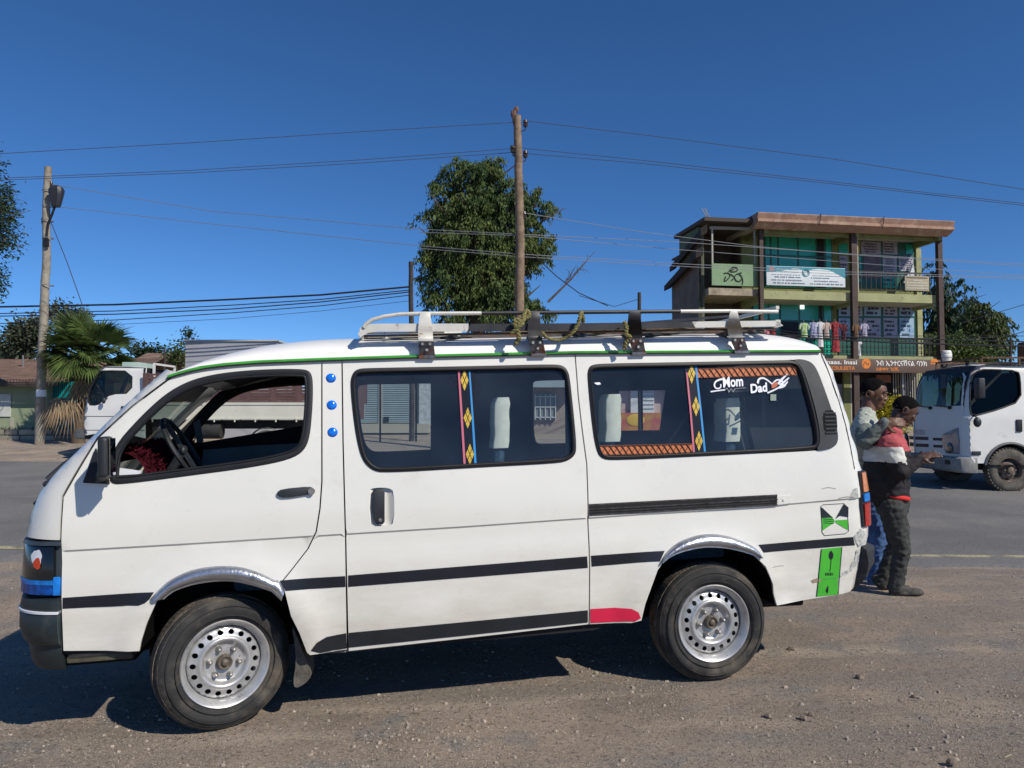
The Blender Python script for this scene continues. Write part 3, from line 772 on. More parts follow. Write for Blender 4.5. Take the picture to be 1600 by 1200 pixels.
ontop('pink_line', [(1072.5, 582), (1075, 582), (1086, 709), (1083, 709)], pink, -.0035, vquart)
ontop('blue_line', [(1086, 571), (1089, 571), (1103, 707), (1100, 707)], lb, -.0035, vquart)
for c in ((1081, 584), (1087.5, 635), (1092, 689)): diamond(c[0], c[1], 8.5, vquart)
# interlaced orange bands
def knot(P0, P1, h, n, parent):
    a = vp(*P0); b = vp(*P1); a2 = vp(P0[0], P0[1] + h); b2 = vp(P1[0], P1[1] + h)
    def pt(u, v): p = (lerp(a[0], b[0], u), lerp(a[1], b[1], u)); q = (lerp(a2[0], b2[0], u), lerp(a2[1], b2[1], u)); return (lerp(p[0], q[0], v), lerp(p[1], q[1], v))
    mb = MB(); sheet(mb, [pt(0, 0), pt(1, 0), pt(1, 1), pt(0, 1)], lambda a, b, t: skin(a, b, .006), (), .08)
    o = mb.build('orange_knot_band', mat('orange_band', (.50, .15, .05), .6), parent)
    mb = MB()
    for k in range(n):
        for s_, ph in ((1, 0), (-1, .5)):
            u0 = (k + ph) / n; pts = []
            for j in range(7):
                t = j / 6; u = u0 + (t * 1.25 - .1) / n; v = .5 + s_ * .42 * sin((t - .5) * pi)
                if 0 < u < 1: p = pt(u, v); pts.append(skin(p[0], p[1], .0035))
            for p, q in zip(pts, pts[1:]): mb.bar(p, q, .001, .0042, up=(0, -1, 0)) if False else mb.bar(p, q, .0015, .0062 if s_ > 0 else .0045, up=(0, 1, 0))
    for v in (.03, .97):
        p = pt(0, v); q = pt(1, v); mb.bar(skin(*p, .004), skin(*q, .004), .001, .005, up=(0, 1, 0))
    mb.build('knot_lines', mat('dark_knot_lines', (.035, .010, .006), .6), o)
knot((1090, 576), (1245, 571.5), 15, 17, vquart)
knot((934, 696.5), (1082, 693), 15.5, 16, vquart)

# writing on glass
def textmesh(s, size, bold=0, shear=0, ext=0):
    c = bpy.data.curves.new('t', 'FONT'); c.body = s; c.size = size; c.offset = bold; c.shear = shear; c.extrude = ext; c.align_x = 'LEFT'; c.resolution_u = 3
    o = bpy.data.objects.new('t', c); COL.objects.link(o); bpy.context.view_layer.update()
    me = o.to_mesh(); vs = [v.co.copy() for v in me.vertices]; fs = [list(p.vertices) for p in me.polygons]; o.to_mesh_clear(); bpy.data.objects.remove(o); bpy.data.curves.remove(c)
    return vs, fs
def text(name, s, h, fn, m, parent, width=None, bold=0, shear=0, world=False):
    """fn(a, b): metres right and up of the baseline start -> 3-D"""
    vs, fs = textmesh(s, h / .7, bold, shear)
    if not vs: return None
    x0 = min(v.x for v in vs); x1 = max(v.x for v in vs); k = width / (x1 - x0) if width else 1
    mb = MB(); mb.add([fn((v.x - x0) * k, v.y) for v in vs], fs, False); mb.recalc = False
    return mb.build(name, m, parent, world=world)
def skint(px, py, ang=0, d=.003):
    o = vp(px, py); ca, sa = cos(ang), sin(ang)
    return lambda a, b: skin(o[0] + a * ca - b * sa, o[1] + a * sa + b * ca, d)
k_ = 1 / 262.
STK = mat('white_window_sticker', (.82, .84, .92), .5)
text('sticker_writing', 'Mom', 15 * k_, skint(1130, 605, .05), STK, vquart, 33 * k_, .0022, .15)
text('sticker_writing', 'Dad', 13 * k_, skint(1173, 614, .08), STK, vquart, 29 * k_, .0022, .15)
def stroke(P, w_, name='sticker_flourish', m=STK, parent=vquart, d=.0035):
    mb = MB(); Q = resamp(chai(vps(P), 2, False), .008, False); pts = [skin(a, b, d) for a, b in Q]; rs = []
    n = len(pts)
    for i, p in enumerate(pts):
        t = (pts[min(i + 1, n - 1)] - pts[max(i - 1, 0)]).normalized(); s_ = t.cross(V((0, 1, 0))).normalized(); ww = (w_(i / (n - 1)) if callable(w_) else w_) * k_
        rs.append([p - s_ * ww / 2, p + s_ * ww / 2])
    mb.rings(rs, False, False); return mb.build(name, m, parent)
stroke([(1132, 592), (1124, 593), (1117, 597), (1116, 604), (1121, 608), (1127, 605), (1126, 600)], lambda t: 3.2 * (1 - .5 * t))
mb_ = [(1110.5, 612), (1124, 610), (1133, 609)]
stroke(mb_, 2.0); 
for A in ([(1133, 609), (1136, 606), (1139, 613), (1142, 607), (1145, 612), (1149, 607), (1165, 606)],): 
    mb = MB(); Q = vps(A)
    for a, b in zip(Q, Q[1:]): mb.bar(skin(*a, .0035), skin(*b, .0035), .001, .006, up=(0, 1, 0))
    mb.build('sticker_flourish', STK, vquart)
stroke([(1184, 599), (1185, 592), (1193, 590), (1202, 596), (1206, 600)], lambda t: 3.6 * (1 - .5 * t))
stroke([(1206, 601), (1213, 593), (1222, 594), (1224, 600), (1215, 607), (1199, 614)], 2.4)
ontop('heart_sticker', [(1205, 600), (1211, 596), (1216, 598), (1215, 603), (1206, 608)], mat('rust_heart_sticker', (.45, .09, .03), .5), -.0045, vquart, .05, 1)
for A, w_ in (([(1216, 600), (1222, 592), (1230, 585)], 4.5), ([(1219, 602), (1226, 596), (1233, 590)], 4), ([(1219, 604), (1227, 601), (1231, 596)], 3.6), ([(1217, 606), (1223, 605), (1228, 602)], 3)): stroke(A, lambda t, w_=w_: w_ * (1 - .6 * t), 'wing_sticker')
ontop('small_sticker', [(929, 598), (937, 597), (940, 600), (935, 601.5), (931, 600)], STK, -.003, vquart)
ontop('square_sticker', [(1204, 616), (1213, 616), (1213, 626), (1204, 626)], mat('pale_green_sticker', (.22, .28, .24), .6), -.003, vquart)

# green fuel-lid tape and rear tape
Gk = vps([(1284, 792), (1288, 789), (1320, 787), (1325, 792), (1326, 830), (1321, 834), (1289, 837), (1285, 832)])
mb = MB(); bead(mb, Gk, (.002, .0018), -.001); mb.build('fuel_lid_gap', M['black'], vquart)
tape([(1284.5, 794), (1305, 813), (1304, 817), (1285, 829)], m='green', name='green_wedge_tape', parent=vquart)
tape([(1325, 812), (1325, 828), (1306, 817), (1306, 813)], m='green', name='green_wedge_tape', parent=vquart)
tape([(1284.5, 792), (1303, 810), (1298, 808.5), (1285, 809.5)], m='stripe', name='black_wedge_tape', parent=vquart, d=-.0035)
tape([(1320, 787.5), (1327, 793), (1326, 808), (1313, 806), (1306, 811)], m='stripe', name='black_wedge_tape', parent=vquart, d=-.0035)
for y in (811, 814, 817): stroke([(1287, y), (1303, y + .8)], .7, 'tape_crease', M['stripe'], vquart, -.004)
g1 = tape([(1284, 858), (1316, 855), (1312, 903), (1279, 906)], m='green', name='green_bumper_tape', parent=vquart)
tape([(1279, 906.5), (1310, 903.5), (1310, 929), (1276, 932.5)], m='green', name='green_bumper_tape', parent=vquart)
for A in ([(1284, 858), (1279, 906), (1276, 932)], [(1316, 855), (1312, 903), (1310, 929)]): stroke(A, 1.1, 'tape_outline', M['stripe'], vquart, -.0035)
tape([(1296, 863), (1299, 860), (1302, 864), (1303, 870), (1299, 876), (1295, 871)], m='stripe', name='leaf_cutout', sm=1, parent=vquart, d=-.0035)
stroke([(1299, 875), (1298.5, 884), (1297, 893)], 1.1, 'leaf_stalk', M['stripe'], vquart, -.0035)
for i in range(5): stroke([(1290.5 + i * 2.6, 895), (1290.5 + i * 2.6, 899.5)], 1.8 if i % 2 else 1.2, 'tape_mark', M['stripe'], vquart, -.0035)
tape([(1295, 914), (1293, 917), (1290, 923), (1292, 926), (1294, 927)], m='stripe', name='leaf_cutout', sm=1, parent=vquart, d=-.0035)
# scraped filler patches at the rear corner
filler = mat('scraped_grey_filler', (.30, .31, .31), .85, 0, .2, col2=(.60, .60, .56), vs=55, bump=.4, bs=150)
def ragged(P, d=-.0022, name='scraped_paint', m=None):
    Q = resamp(vps(P), .012); R_ = []
    for i, p in enumerate(Q): n = noise.noise(V((p[0] * 60, p[1] * 60, 3))) * .007; R_.append((p[0] + n, p[1] - n * .8))
    mb = MB(); sheet(mb, R_, lambda a, b, t: skin(a, b, d), (), .03); return mb.build(name, m or filler, vquart)
ragged([(1333, 766), (1338, 762), (1341, 764), (1341, 778), (1329, 779), (1330, 771)])
ragged([(1334, 838), (1345, 826), (1355, 832), (1354, 850), (1343, 856), (1338, 848)])
ragged([(1339, 859), (1347, 860), (1342, 880), (1334, 890), (1322, 898), (1312, 902), (1313, 897), (1328, 889), (1335, 876)])
ragged([(1267, 907), (1274, 904), (1283, 905), (1282, 909), (1270, 911)], m=mat('rusty_scratch', (.30, .22, .16), .9))
stroke([(1284, 764), (1294, 761), (1306, 764)], .5, 'scratch', M['rust'], vquart, -.002)
stroke([(1205, 886), (1216, 884), (1224, 884)], .5, 'scratch', M['rust'], vquart, -.002)
stroke([(1310, 779), (1322, 776), (1332, 777)], .7, 'scratch', M['rust'], vquart, -.002)
# rear lamp and bumper end, wrapped round the corner (mirrored plan)
def rwrap(prof, s0, s1, R, xs0, x1f, n=20):
    mb = MB(); rs = []
    for i in range(n + 1):
        s = lerp(s0, s1, i / n); r = []
        for z, o in prof:
            x1 = x1f(z); p = plan(s, R, xs0, 2 * xs0 - x1, o); r.append(V((2 * xs0 - p.x, p.y + ts(z), z)))
        rs.append(r)
    return mb.rings(rs, True, True)
zq = [vp(1345, y)[1] for y in (736, 770, 785, 824)]
xs_ = vp(1335, 780)[0]
TL = rwrap([(zq[0], .0), (zq[0] - .005, .012), (zq[3] + .006, .012), (zq[3], .0), (zq[3], -.03), (zq[0], -.03)], .045, .36, RR, xs_, lambda z: xr(z)).build('tail_lamp', M['blackp'], VAN)
for a, b, m_, nm in ((0, 1, M['orange'], 'orange_lens'), (1, 2, M['bluetape'], 'blue_lens_tape'), (2, 3, M['redlamp'], 'red_lens')):
    z0 = zq[a] - .008; z1 = zq[b] + .001
    rwrap([(z0, .006), (z0 - .003, .017), (z1 + .003, .017), (z1, .006)], .058, .35, RR, xs_, lambda z: xr(z)).build(nm, m_, TL)
zr0 = vp(1345, 853)[1]; zr1 = vp(1338, 927)[1]; xsb = vp(1338, 890)[0]
rwrap([(zr0, -.01), (zr0 - .02, .03), (zr0 - .1, .045), (zr1 + .08, .035), (zr1, -.01), (zr1, -.05), (zr0, -.05)], .045, .28 + 1.3, RR, xsb, lambda z: xr(z) + .015, 40).build('rear_bumper', mat('worn_rear_bumper', (.03, .033, .037), .6, 0, .4, var=.4, vs=12, dirt=((.16, .15, .14), 16, .55, .8)), VAN, angle=50)

# ---------------- mud flap
mb = MB(); q = [VF.hit(*p, .1) for p in ((457, 975), (463, 985), (472, 1010), (488, 1052), (478, 1064), (462, 1072), (459, 1060), (464, 1030), (461, 1000))]
mb.prism(chai(q, 1), lambda a, b: V((a, .06, b)), lambda a, b: V((a + .01, .24, b)), sm=True); mb.build('mud_flap', mat('dusty_mud_flap', (.10, .09, .075), .9, var=.4, vs=25, bump=.4, bs=80), VAN, angle=30)

mb = MB(); bead(mb, vps([(1281, 546), (1296, 585), (1310, 625), (1322, 665), (1330, 698), (1336, 733)]), (.0022, .0022), -.0003, closed=False); mb.build('tailgate_gap', M['black'], VAN)
# ================================================================== wheels
tyre_m = mat('dusty_tyre_rubber', (.034, .034, .034), .85, 0, .3, var=.25, vs=9, bump=.25, bs=120, dirt=((.15, .125, .095), 5, .48, .74))
tread_m = mat('dusty_tread_rubber', (.15, .128, .10), .95, 0, .2, var=.35, vs=30, dirt=((.03, .03, .03), 18, .5, .7))
RAD = .323
def make_wheel(parent, M4, R=RAD, w=.19, rimr=.212, name='wheel', scale=1):
    w_ = bpy.data.objects.new(name, None); COL.objects.link(w_); w_.parent = parent; w_.matrix_local = M4; w_.empty_display_size = .1
    # local: axis along y, -y = outside face
    h = w / 2; mb = MB()
    prof = [(rimr - .012, -h + .035), (rimr, -h + .012), (rimr + .010, -h + .004), (rimr + .03, -h - .004), (lerp(rimr, R, .5), -h - .010), (R - .045, -h - .005), (R - .024, -h + .006), (R - .009, -h + .024), (R - .002, -h + .05), (R, 0), (R - .002, h - .05), (R - .006, h - .022), (R - .02, h - .004), (lerp(rimr, R, .5), h + .010), (rimr, h - .01), (rimr - .02, h - .04)]
    prof2 = []
    for a, b in zip(prof, prof[1:]): prof2 += [a, (lerp(a[0], b[0], .5), lerp(a[1], b[1], .5))]
    prof2.append(prof[-1]); mb.lathe(prof2, n=96); 
    for rr in (rimr + .022, R - .045): mb.lathe([(rr - .002, -h - .006), (rr, -h - .0115), (rr + .002, -h - .006)], n=96)
    ty = mb.build('tyre', tyre_m, w_, angle=60)
    mb = MB(); n = 84
    for k in range(n):
        a = 2 * pi * k / n
        for j, (y0, y1, sk) in enumerate(((-h + .016, -h + .046, .02), (-h + .050, -.014, -.03), (-.010, .034, .03), (.038, h - .03, -.02))):
            for q in ((0,) if j else (0,)):
                r0 = R - .012 if j in (0, 3) else R - .006; r1 = r0 + .0075
                da = 2 * pi / n * .43; a0 = a + (.5 * 2 * pi / n if j % 2 else 0)
                vs = []
                for rr in (r0, r1):
                    for yy, ss in ((y0, 0), (y1, sk)):
                        rz = rr - (.010 if (yy < -h + .02) else 0)
                        for s_ in (-1, 1): t = a0 + s_ * da + ss; vs.append((rz * cos(t), yy, rz * sin(t)))
                mb.add(vs, [(0, 1, 3, 2), (4, 6, 7, 5), (0, 4, 5, 1), (2, 3, 7, 6), (0, 2, 6, 4), (1, 5, 7, 3)], False)
    mb.build('tread', tread_m, w_)
    # rim: barrel + lip, then a pierced disc
    mb = MB(); y = -h
    mb.lathe([(rimr - .002, y + .020), (rimr + .001, y + .006), (rimr - .004, y + .001), (rimr - .012, y + .004), (rimr - .020, y + .020), (rimr - .030, y + .026), (rimr - .034, y + .05), (rimr - .040, y + .075), (rimr - .046, y + .15)], n=72)
    mb.build('rim', M['silver'], w_, angle=50)
    r0 = rimr - .038; hr = .148 * r0 / .174
    holes = []
    for k in range(18):
        a = 2 * pi * (k + .3) / 18; c = (hr * cos(a), hr * sin(a)); er = .0125 * r0 / .174
        holes.append([(c[0] + er * cos(t) * 1.15, c[1] + er * sin(t)) for t in [2 * pi * j / 14 for j in range(14)]])
    outl = [(r0 * cos(2 * pi * j / 72), r0 * sin(2 * pi * j / 72)) for j in range(72)]
    cen = [(.036 * cos(2 * pi * j / 28), .036 * sin(2 * pi * j / 28)) for j in range(28)]
    P = [(0.036, .052), (.05, .048), (.085, .050), (.094, .046), (.105, .026), (.114, .020), (.122, .021), (.130, .030), (.160, .038), (.168, .044), (.180, .055)]
    kk = r0 / .174
    def fn(a, b, t): r = math.hypot(a, b) / kk; return V((a, y + pl(r, P) + t, b))
    ex = [(r * kk * cos(2 * pi * j / 60), r * kk * sin(2 * pi * j / 60)) for r in (.046, .06, .085, .09, .095, .1, .105, .109, .114, .118, .122, .126, .130) for j in range(60)]
    mb = MB(); sheet(mb, outl, fn, holes + [cen], .013, .004, ex); mb.build('wheel_disc', M['silver'], w_, angle=50)
    mb = MB(); mb.lathe([(.0001, y + .070), (rimr - .05, y + .068)], n=24); mb.build('brake_drum', mat('brake_black', (.008, .008, .008), .9), w_)
    mb = MB(); mb.lathe([(.038, y + .06), (.037, y + .03), (.032, y + .022), (.026, y + .024), (.024, y + .030), (.0001, y + .030)], n=28); mb.ell((0, y + .028, 0), (.018, .012, .018)); mb.build('hub_cap', mat('dusty_hub_cap', (.15, .125, .10), .6, .4, .4, var=.4, vs=60), w_)
    for k in range(6):
        a = 2 * pi * k / 6 + .35; c = V((.070 * cos(a), 0, .070 * sin(a))); mb = MB()
        mb.lathe([(.016, y + .050), (.0155, y + .044), (.011, y + .040), (.0105, y + .026), (.007, y + .020), (.0001, y + .0185)], c, n=6 if False else 12)
        mb.build('wheel_nut', M['steel'], w_, angle=50)
    return w_
tl = radians(22)
make_wheel(VAN, Matrix.Translation(V((0, .128, RAD - .003))) @ Matrix.Rotation(tl, 4, 'Z') @ Matrix.Rotation(.5, 4, 'Y'))
make_wheel(VAN, Matrix.Translation(V((2.591, .128, RAD - .003))) @ Matrix.Rotation(1.3, 4, 'Y'))
for x in (0, 2.591): make_wheel(VAN, Matrix.Translation(V((x, VW - .12, RAD - .003))) @ Matrix.Rotation(pi + (tl if x == 0 else 0), 4, 'Z'))
# ================================================================== cabin
def seat(x, y0, y1, zb, zt, cov0=None, lean=.10, th=.11, name='passenger_seat'):
    s_ = bpy.data.objects.new(name, None); COL.objects.link(s_); s_.parent = VAN; FRM[s_.name] = VF
    mb = MB(); mb.bb((x - .42, y0, zb), (x + .02, y1, zb + .14)); mb.bb((x - .36, y0 + .05, .62), (x - .02, y1 - .05, zb)); mb.build('seat_base', M['seat'], s_, bevel=.03)
    mb = MB(); mb.bar((x, (y0 + y1) / 2, zb + .08), (x + lean, (y0 + y1) / 2, zt - .02), y1 - y0, th, up=(1, 0, 0)); mb.build('seat_back', M['seat'], s_, bevel=.03)
    if cov0:
        t0 = (cov0 - zb - .08) / (zt - zb - .1); xx = x + lean * t0; rs = []
        for i in range(9):
            t = lerp(t0, 1.02, i / 8); c = V((x + lean * t + .004 * sin(i * .8), 0, lerp(zb + .08, zt - .02, t))); hw = th / 2 + .012 + (.0015 * sin(i * 2)); r = []
            if i == 8: hw *= .75
            for u, v in ((-1, 0), (-.8, -1), (.8, -1), (1, 0), (.8, 1), (-.8, 1)):
                r.append(c + V((hw * u * .95, 0, 0)) + V((0, lerp(y0 - .012, y1 + .012, .5 + v * .5) if abs(v) else (y0 + y1) / 2, 0)))
            r = [c + V((-hw, y0 - .008, 0)), c + V((-hw * .85, y0 - .014, 0)), c + V((hw * .85, y0 - .014, 0)), c + V((hw, y0 - .008, 0)), c + V((hw, y1 + .01, 0)), c + V((-hw, y1 + .01, 0))]
            rs.append(r)
        mb = MB(); mb.rings(rs); mb.build('seat_cover', M['cloth'], s_, angle=60)
    return s_
def seatpx(px, ytop, ycov, dep, wid=.11, lean=.05, th=.08):
    a = VF.hit(px, ycov, dep); b = VF.hit(px, ytop, dep); seat(a[0] - lean * .7, dep, dep + wid, .84, b[1], a[1], lean, th)
seatpx(783, 619, 700, .11, th=.06)
seatpx(957, 614, 690, .12, th=.065)
seatpx(1144, 620, 690, .27, .13, .04, .07)
seat(.40, .18, .66, .82, 1.20, None, .14, .12, 'driver_seat'); seat(.42, 1.02, 1.48, .82, 1.18, None, .14, .12, 'front_passenger_seat')
# steering wheel (nearly edge-on from the side)
c = VF.loc(287, 704, .40); q = VF.loc(270, 678, .40) - VF.loc(304, 732, .40); q.normalize(); n_ = q.cross(V((0, 1, 0))).normalized()
mb = MB(); R_ = .19; pts = [c + (q * cos(2 * pi * i / 40) + V((0, 1, 0)) * sin(2 * pi * i / 40)) * R_ for i in range(41)]; mb.tube(pts, .013, 8, False)
mb.bar(c + q * .17, c - q * .17, .035, .02); mb.ell(c, (.02, .035, .03)); mb.tube([c, c + V((-.16, 0, -.26))], .025); mb.build('steering_wheel', M['blackp'], VAN)
# dash
mb = MB(); xd = xf(1.0) + .10; mb.rings([[V((xd, y, .64)), V((xd + .02, y, 1.04)), V((xd + .20, y, 1.09)), V((xd + .42, y, 1.06)), V((xd + .50, y, .96)), V((xd + .40, y, .64))] for y in [.08 + i * .25 for i in range(7)]]); mb.build('dashboard', M['innergrey'], VAN)
mb = MB(); rnd = random.Random(3); a = VF.hit(166, 735, .25); b = VF.hit(228, 735, .25)
base = []
for i in range(2600):
    u = rnd.random(); y = .12 + rnd.random() * 1.35; x = lerp(a[0] - .02, b[0] + .05, u); z = a[1] - .04 + .155 * sqrt(max(0, 1 - (2 * u - .9) ** 2 * .9)) * (.95 + .1 * sin(y * 9)); n = V((u - .5, -.5 + rnd.random(), 1)).normalized()
    p = V((x, y, z)); t = V((rnd.uniform(-1, 1), rnd.uniform(-1, 1), rnd.uniform(-.2, 1))).normalized(); s_ = t.cross(V((rnd.random(), 1, .3))).normalized() * .006
    mb.add([p - s_, p + s_, p + t * .035], [(0, 1, 2)], False)
mb.rings([[V((lerp(a[0] - .03, b[0] + .05, j / 10), y, a[1] - .055 + .15 * sqrt(max(0, 1 - (2 * j / 10 - .9) ** 2 * .9)))) for j in range(11)] for y in [.11 + i * .2 for i in range(8)]], False, False)
mb.recalc = False; mb.build('dash_cover', M['maroon'], VAN)
mb = MB(); mb.prism([VF.hit(*p, .06) for p in ((176, 731), (200, 734), (219, 737), (218, 741), (176, 743))], lambda a, b: V((a, .07, b)), lambda a, b: V((a, .10, b))); mb.build('folded_paper', M['white'], VAN)
# inner sun-visor band / dark far pillar trims and far-side films, placed just inside the far windows
fm = mat('black_window_film', (.008, .010, .016), .4, 0, .5); fy = VW - .20
def farfilm(P, name='window_curtain', m=fm, y=fy, parent=VAN):
    mb = MB(); q = [VF.hit(*p, y) for p in P]; mb.prism(q, lambda a, b: V((a, y + .0, b)), lambda a, b: V((a, y + .006, b))); return mb.build(name, m, parent)
farfilm([(673, 560), (826, 560), (826, 720), (673, 720)])
farfilm([(882, 560), (966, 560), (970, 720), (884, 720)])
farfilm([(966, 560), (1150, 560), (1150, 608), (966, 611)])
farfilm([(1041, 605), (1150, 605), (1150, 720), (1030, 720), (1031, 670)])
farfilm([(960, 673), (1040, 672), (1040, 720), (962, 720)])
farfilm([(292, 695), (480, 664), (497, 745), (285, 748)], 'far_door_trim', M['inner'], VW - .10)
farfilm([(318, 703), (400, 696), (478, 692), (474, 722), (400, 733), (312, 743)], 'engine_cover', mat('blue_grey_trim', (.10, .125, .14), .7, var=.2, vs=4), 1.0)
farfilm([(302, 660), (312, 655), (318, 690), (308, 694)], 'seat_belt', M['innergrey'], VW - .15)
rednet = mat('red_curtain_flower', (.20, .02, .04), .8)
for (px, py, r) in ((710, 598, 9), (742, 608, 8)):
    mb = MB(); c = VF.loc(px, py, fy - .03); rr = r * .0042
    for k in range(14): t = 2 * pi * k / 14; mb.ell(c + V((cos(t) * rr * .6, 0, sin(t) * rr * .6)), (rr * .45, .01, rr * .45), None, 5)
    mb.build('curtain_flower', rednet, VAN)
# sash bars and clips of the far windows
mb = MB()
for P in ([(594, 582), (594, 690)], [(650, 580), (650, 690)], [(1002, 608), (1003, 672)]):
    a, b = [VF.loc(*p, fy + .02) for p in P]; mb.bar(a, b, .012, .022, up=(0, 1, 0))
mb.build('far_window_sash', M['blackp'], VAN)

# ================================================================== roof rack
RK = bpy.data.objects.new('roof_rack', None); COL.objects.link(RK); RK.parent = VAN; FRM[RK.name] = VF
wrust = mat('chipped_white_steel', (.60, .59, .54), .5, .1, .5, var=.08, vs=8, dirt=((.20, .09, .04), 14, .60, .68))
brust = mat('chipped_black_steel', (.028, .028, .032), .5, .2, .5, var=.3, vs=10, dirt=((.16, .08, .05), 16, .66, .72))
YN = .06
def rk(px, py, y=YN): return VF.loc(px, py, y)
YF = VW - .14
def fz(p, y): return V((p.x, y, p.z))
def seg(mb, A, w_, h_):
    for a, b in zip(A, A[1:]): mb.bar(rk(*a), rk(*b), w_, h_)
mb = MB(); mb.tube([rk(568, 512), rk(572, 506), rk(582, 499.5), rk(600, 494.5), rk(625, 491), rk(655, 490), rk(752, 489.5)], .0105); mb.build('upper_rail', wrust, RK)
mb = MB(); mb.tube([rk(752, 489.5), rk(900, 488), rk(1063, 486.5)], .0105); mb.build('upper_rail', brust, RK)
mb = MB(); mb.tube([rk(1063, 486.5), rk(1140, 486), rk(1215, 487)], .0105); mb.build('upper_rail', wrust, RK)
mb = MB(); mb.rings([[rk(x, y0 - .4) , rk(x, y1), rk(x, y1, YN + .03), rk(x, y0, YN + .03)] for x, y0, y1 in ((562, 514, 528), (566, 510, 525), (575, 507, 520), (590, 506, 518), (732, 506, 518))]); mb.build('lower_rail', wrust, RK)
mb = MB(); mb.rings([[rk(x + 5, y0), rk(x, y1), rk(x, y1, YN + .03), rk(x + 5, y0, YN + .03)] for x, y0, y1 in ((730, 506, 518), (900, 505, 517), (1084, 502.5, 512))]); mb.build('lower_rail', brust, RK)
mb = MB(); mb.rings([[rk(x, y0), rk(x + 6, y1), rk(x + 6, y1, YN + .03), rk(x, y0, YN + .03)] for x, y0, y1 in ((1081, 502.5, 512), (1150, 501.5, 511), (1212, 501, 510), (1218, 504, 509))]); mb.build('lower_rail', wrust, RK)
zr_ = rk(800, 521).z; zu_ = rk(800, 489).z
# far side rails, end rails and slatted floor
xa = rk(568, 515).x; xb2 = rk(1216, 506).x
za = lambda x: lerp(rk(570, 516).z, rk(1215, 505).z, (x - xa) / (xb2 - xa))
mb = MB(); mb.tube([(xa + .03, YF, za(xa) + .06), (xa + .15, YF, za(xa) + .09), (xb2, YF, za(xb2) + .09)], .0105); mb.bar((xa, YF, za(xa)), (xb2, YF, za(xb2)), .02, .045); mb.build('far_rail', brust, RK)
mb = MB(); mb.tube([rk(568, 512), V((xa - .0, .35, za(xa) + .035)), V((xa + .02, VW / 2, za(xa) + .04)), V((xa + .04, YF - .3, za(xa) + .035)), V((xa, YF, za(xa) + .03))], .011); mb.tube([rk(563, 522), V((xa - .01, .35, za(xa) - .01)), V((xa + .01, VW / 2, za(xa) - .01)), V((xa + .03, YF - .3, za(xa) - .01)), V((xa, YF, za(xa) - .01))], .012); mb.build('front_end_rail', wrust, RK)
mb = MB(); mb.bar((xb2, YN, za(xb2)), (xb2, YF, za(xb2)), .03, .04); mb.bar((xb2, YN, za(xb2) + .09), (xb2, YF, za(xb2) + .09), .02, .02); mb.build('rear_end_rail', wrust, RK)
BX = [rk(x, 520).x for x in (666, 838, 993, 1151)]
mb = MB()
for x in BX: mb.bar((x, YN, za(x) - .045), (x, YF, za(x) - .045), .03, .025)
mb.build('cross_bar', brust, RK)
mb = MB()
for i in range(13):
    y = lerp(.12, YF - .06, i / 12); mb.bar((xa, y, za(xa) - .024), (xb2, y, za(xb2) - .024), .032, .010)
    if i < 4: mw = MB(); mw.bar((xa + .02 * i, y - .02, za(xa) - .012 - .008 * i), (xa + .42 + .1 * i, y - .02, za(xa) - .008 - .008 * i), .03, .007); mw.build('pale_slat', wrust, RK)
mb.build('floor_slat', mat('rusty_slat', (.10, .09, .08), .7, .3, .4, var=.5, vs=14, dirt=((.17, .08, .045), 9, .5, .6)), RK)
for (p, q, m_) in (((600, 527, .2), (720, 518, .5), wrust), ((690, 528, .15), (800, 519, .45), brust), ((760, 528, .3), (860, 518, .6), wrust), ((880, 524, .14), (1010, 516, .5), brust), ((990, 524, .12), (1150, 514, .6), brust), ((1010, 527, .2), (1190, 512, .7), brust), ((930, 527, .25), (1060, 519, .7), wrust), ((1000, 505, .6), (1140, 494, 1.1), brust)):
    mb = MB(); mb.bar(rk(*p), rk(*q), .022, .016); mb.build('diagonal_brace', m_, RK)
# brackets: upper plate, elbow, foot plate with bolts
def bracket(P, m, foot, i):
    mb = MB()
    (x0, x1, yt), (x2, x3, ym), (x4, x5, yb) = P
    A = [rk(x0, yt, YN - .014), rk(x1, yt, YN - .014)]; B = [rk(x2, ym, YN - .018), rk(x3, ym, YN - .018)]
    def sh(p, d): return p + V((0, d, 0))
    mb.rings([[A[0], A[1], sh(A[1], .006), sh(A[0], .006)], [B[0], B[1], sh(B[1], .006), sh(B[0], .006)]], sm=False)
    mid = [rk(lerp(x2, x4, .35), lerp(ym, yb, .45), YN - .006), rk(lerp(x3, x5, .35), lerp(ym, yb, .45), YN - .006)]
    mb.rings([[B[0], B[1], sh(B[1], .006), sh(B[0], .006)], [mid[0], mid[1], sh(mid[1], .006), sh(mid[0], .006)]], sm=False)
    o = mb.build('bracket', m, RK, bevel=.0015)
    mb = MB(); xl, xr_ = vp(x4, yb)[0], vp(x5, yb)[0]; zb_ = vp(x4, yb)[1]
    lo = [V((xl, skin(xl, zb_).y - .024, zb_)), V((xr_, skin(xr_, zb_).y - .024, zb_))]
    up_ = [mid[0] + V((0, -.003, .004)), mid[1] + V((0, -.003, .004))]
    mb.rings([[up_[0], up_[1], sh(up_[1], -.004), sh(up_[0], -.004)], [lo[0], lo[1], sh(lo[1], -.004), sh(lo[0], -.004)]], sm=False)
    mb.bb((xl - .004, skin(xl, zb_).y - .03, zb_ - .014), (xr_ + .004, skin(xl, zb_).y + .0, zb_))
    ft = mb.build('bracket_foot', foot, o)
    for u, v in ((.25, .2), (.75, .2), (.5, .62)):
        p = up_[0].lerp(up_[1], u).lerp(lo[0].lerp(lo[1], u), v); mb = MB(); mb.cyl(p + V((0, -.002, 0)), p + V((0, -.012, 0)), .0085, .0075, 8); mb.build('bolt', M['steel'], o)
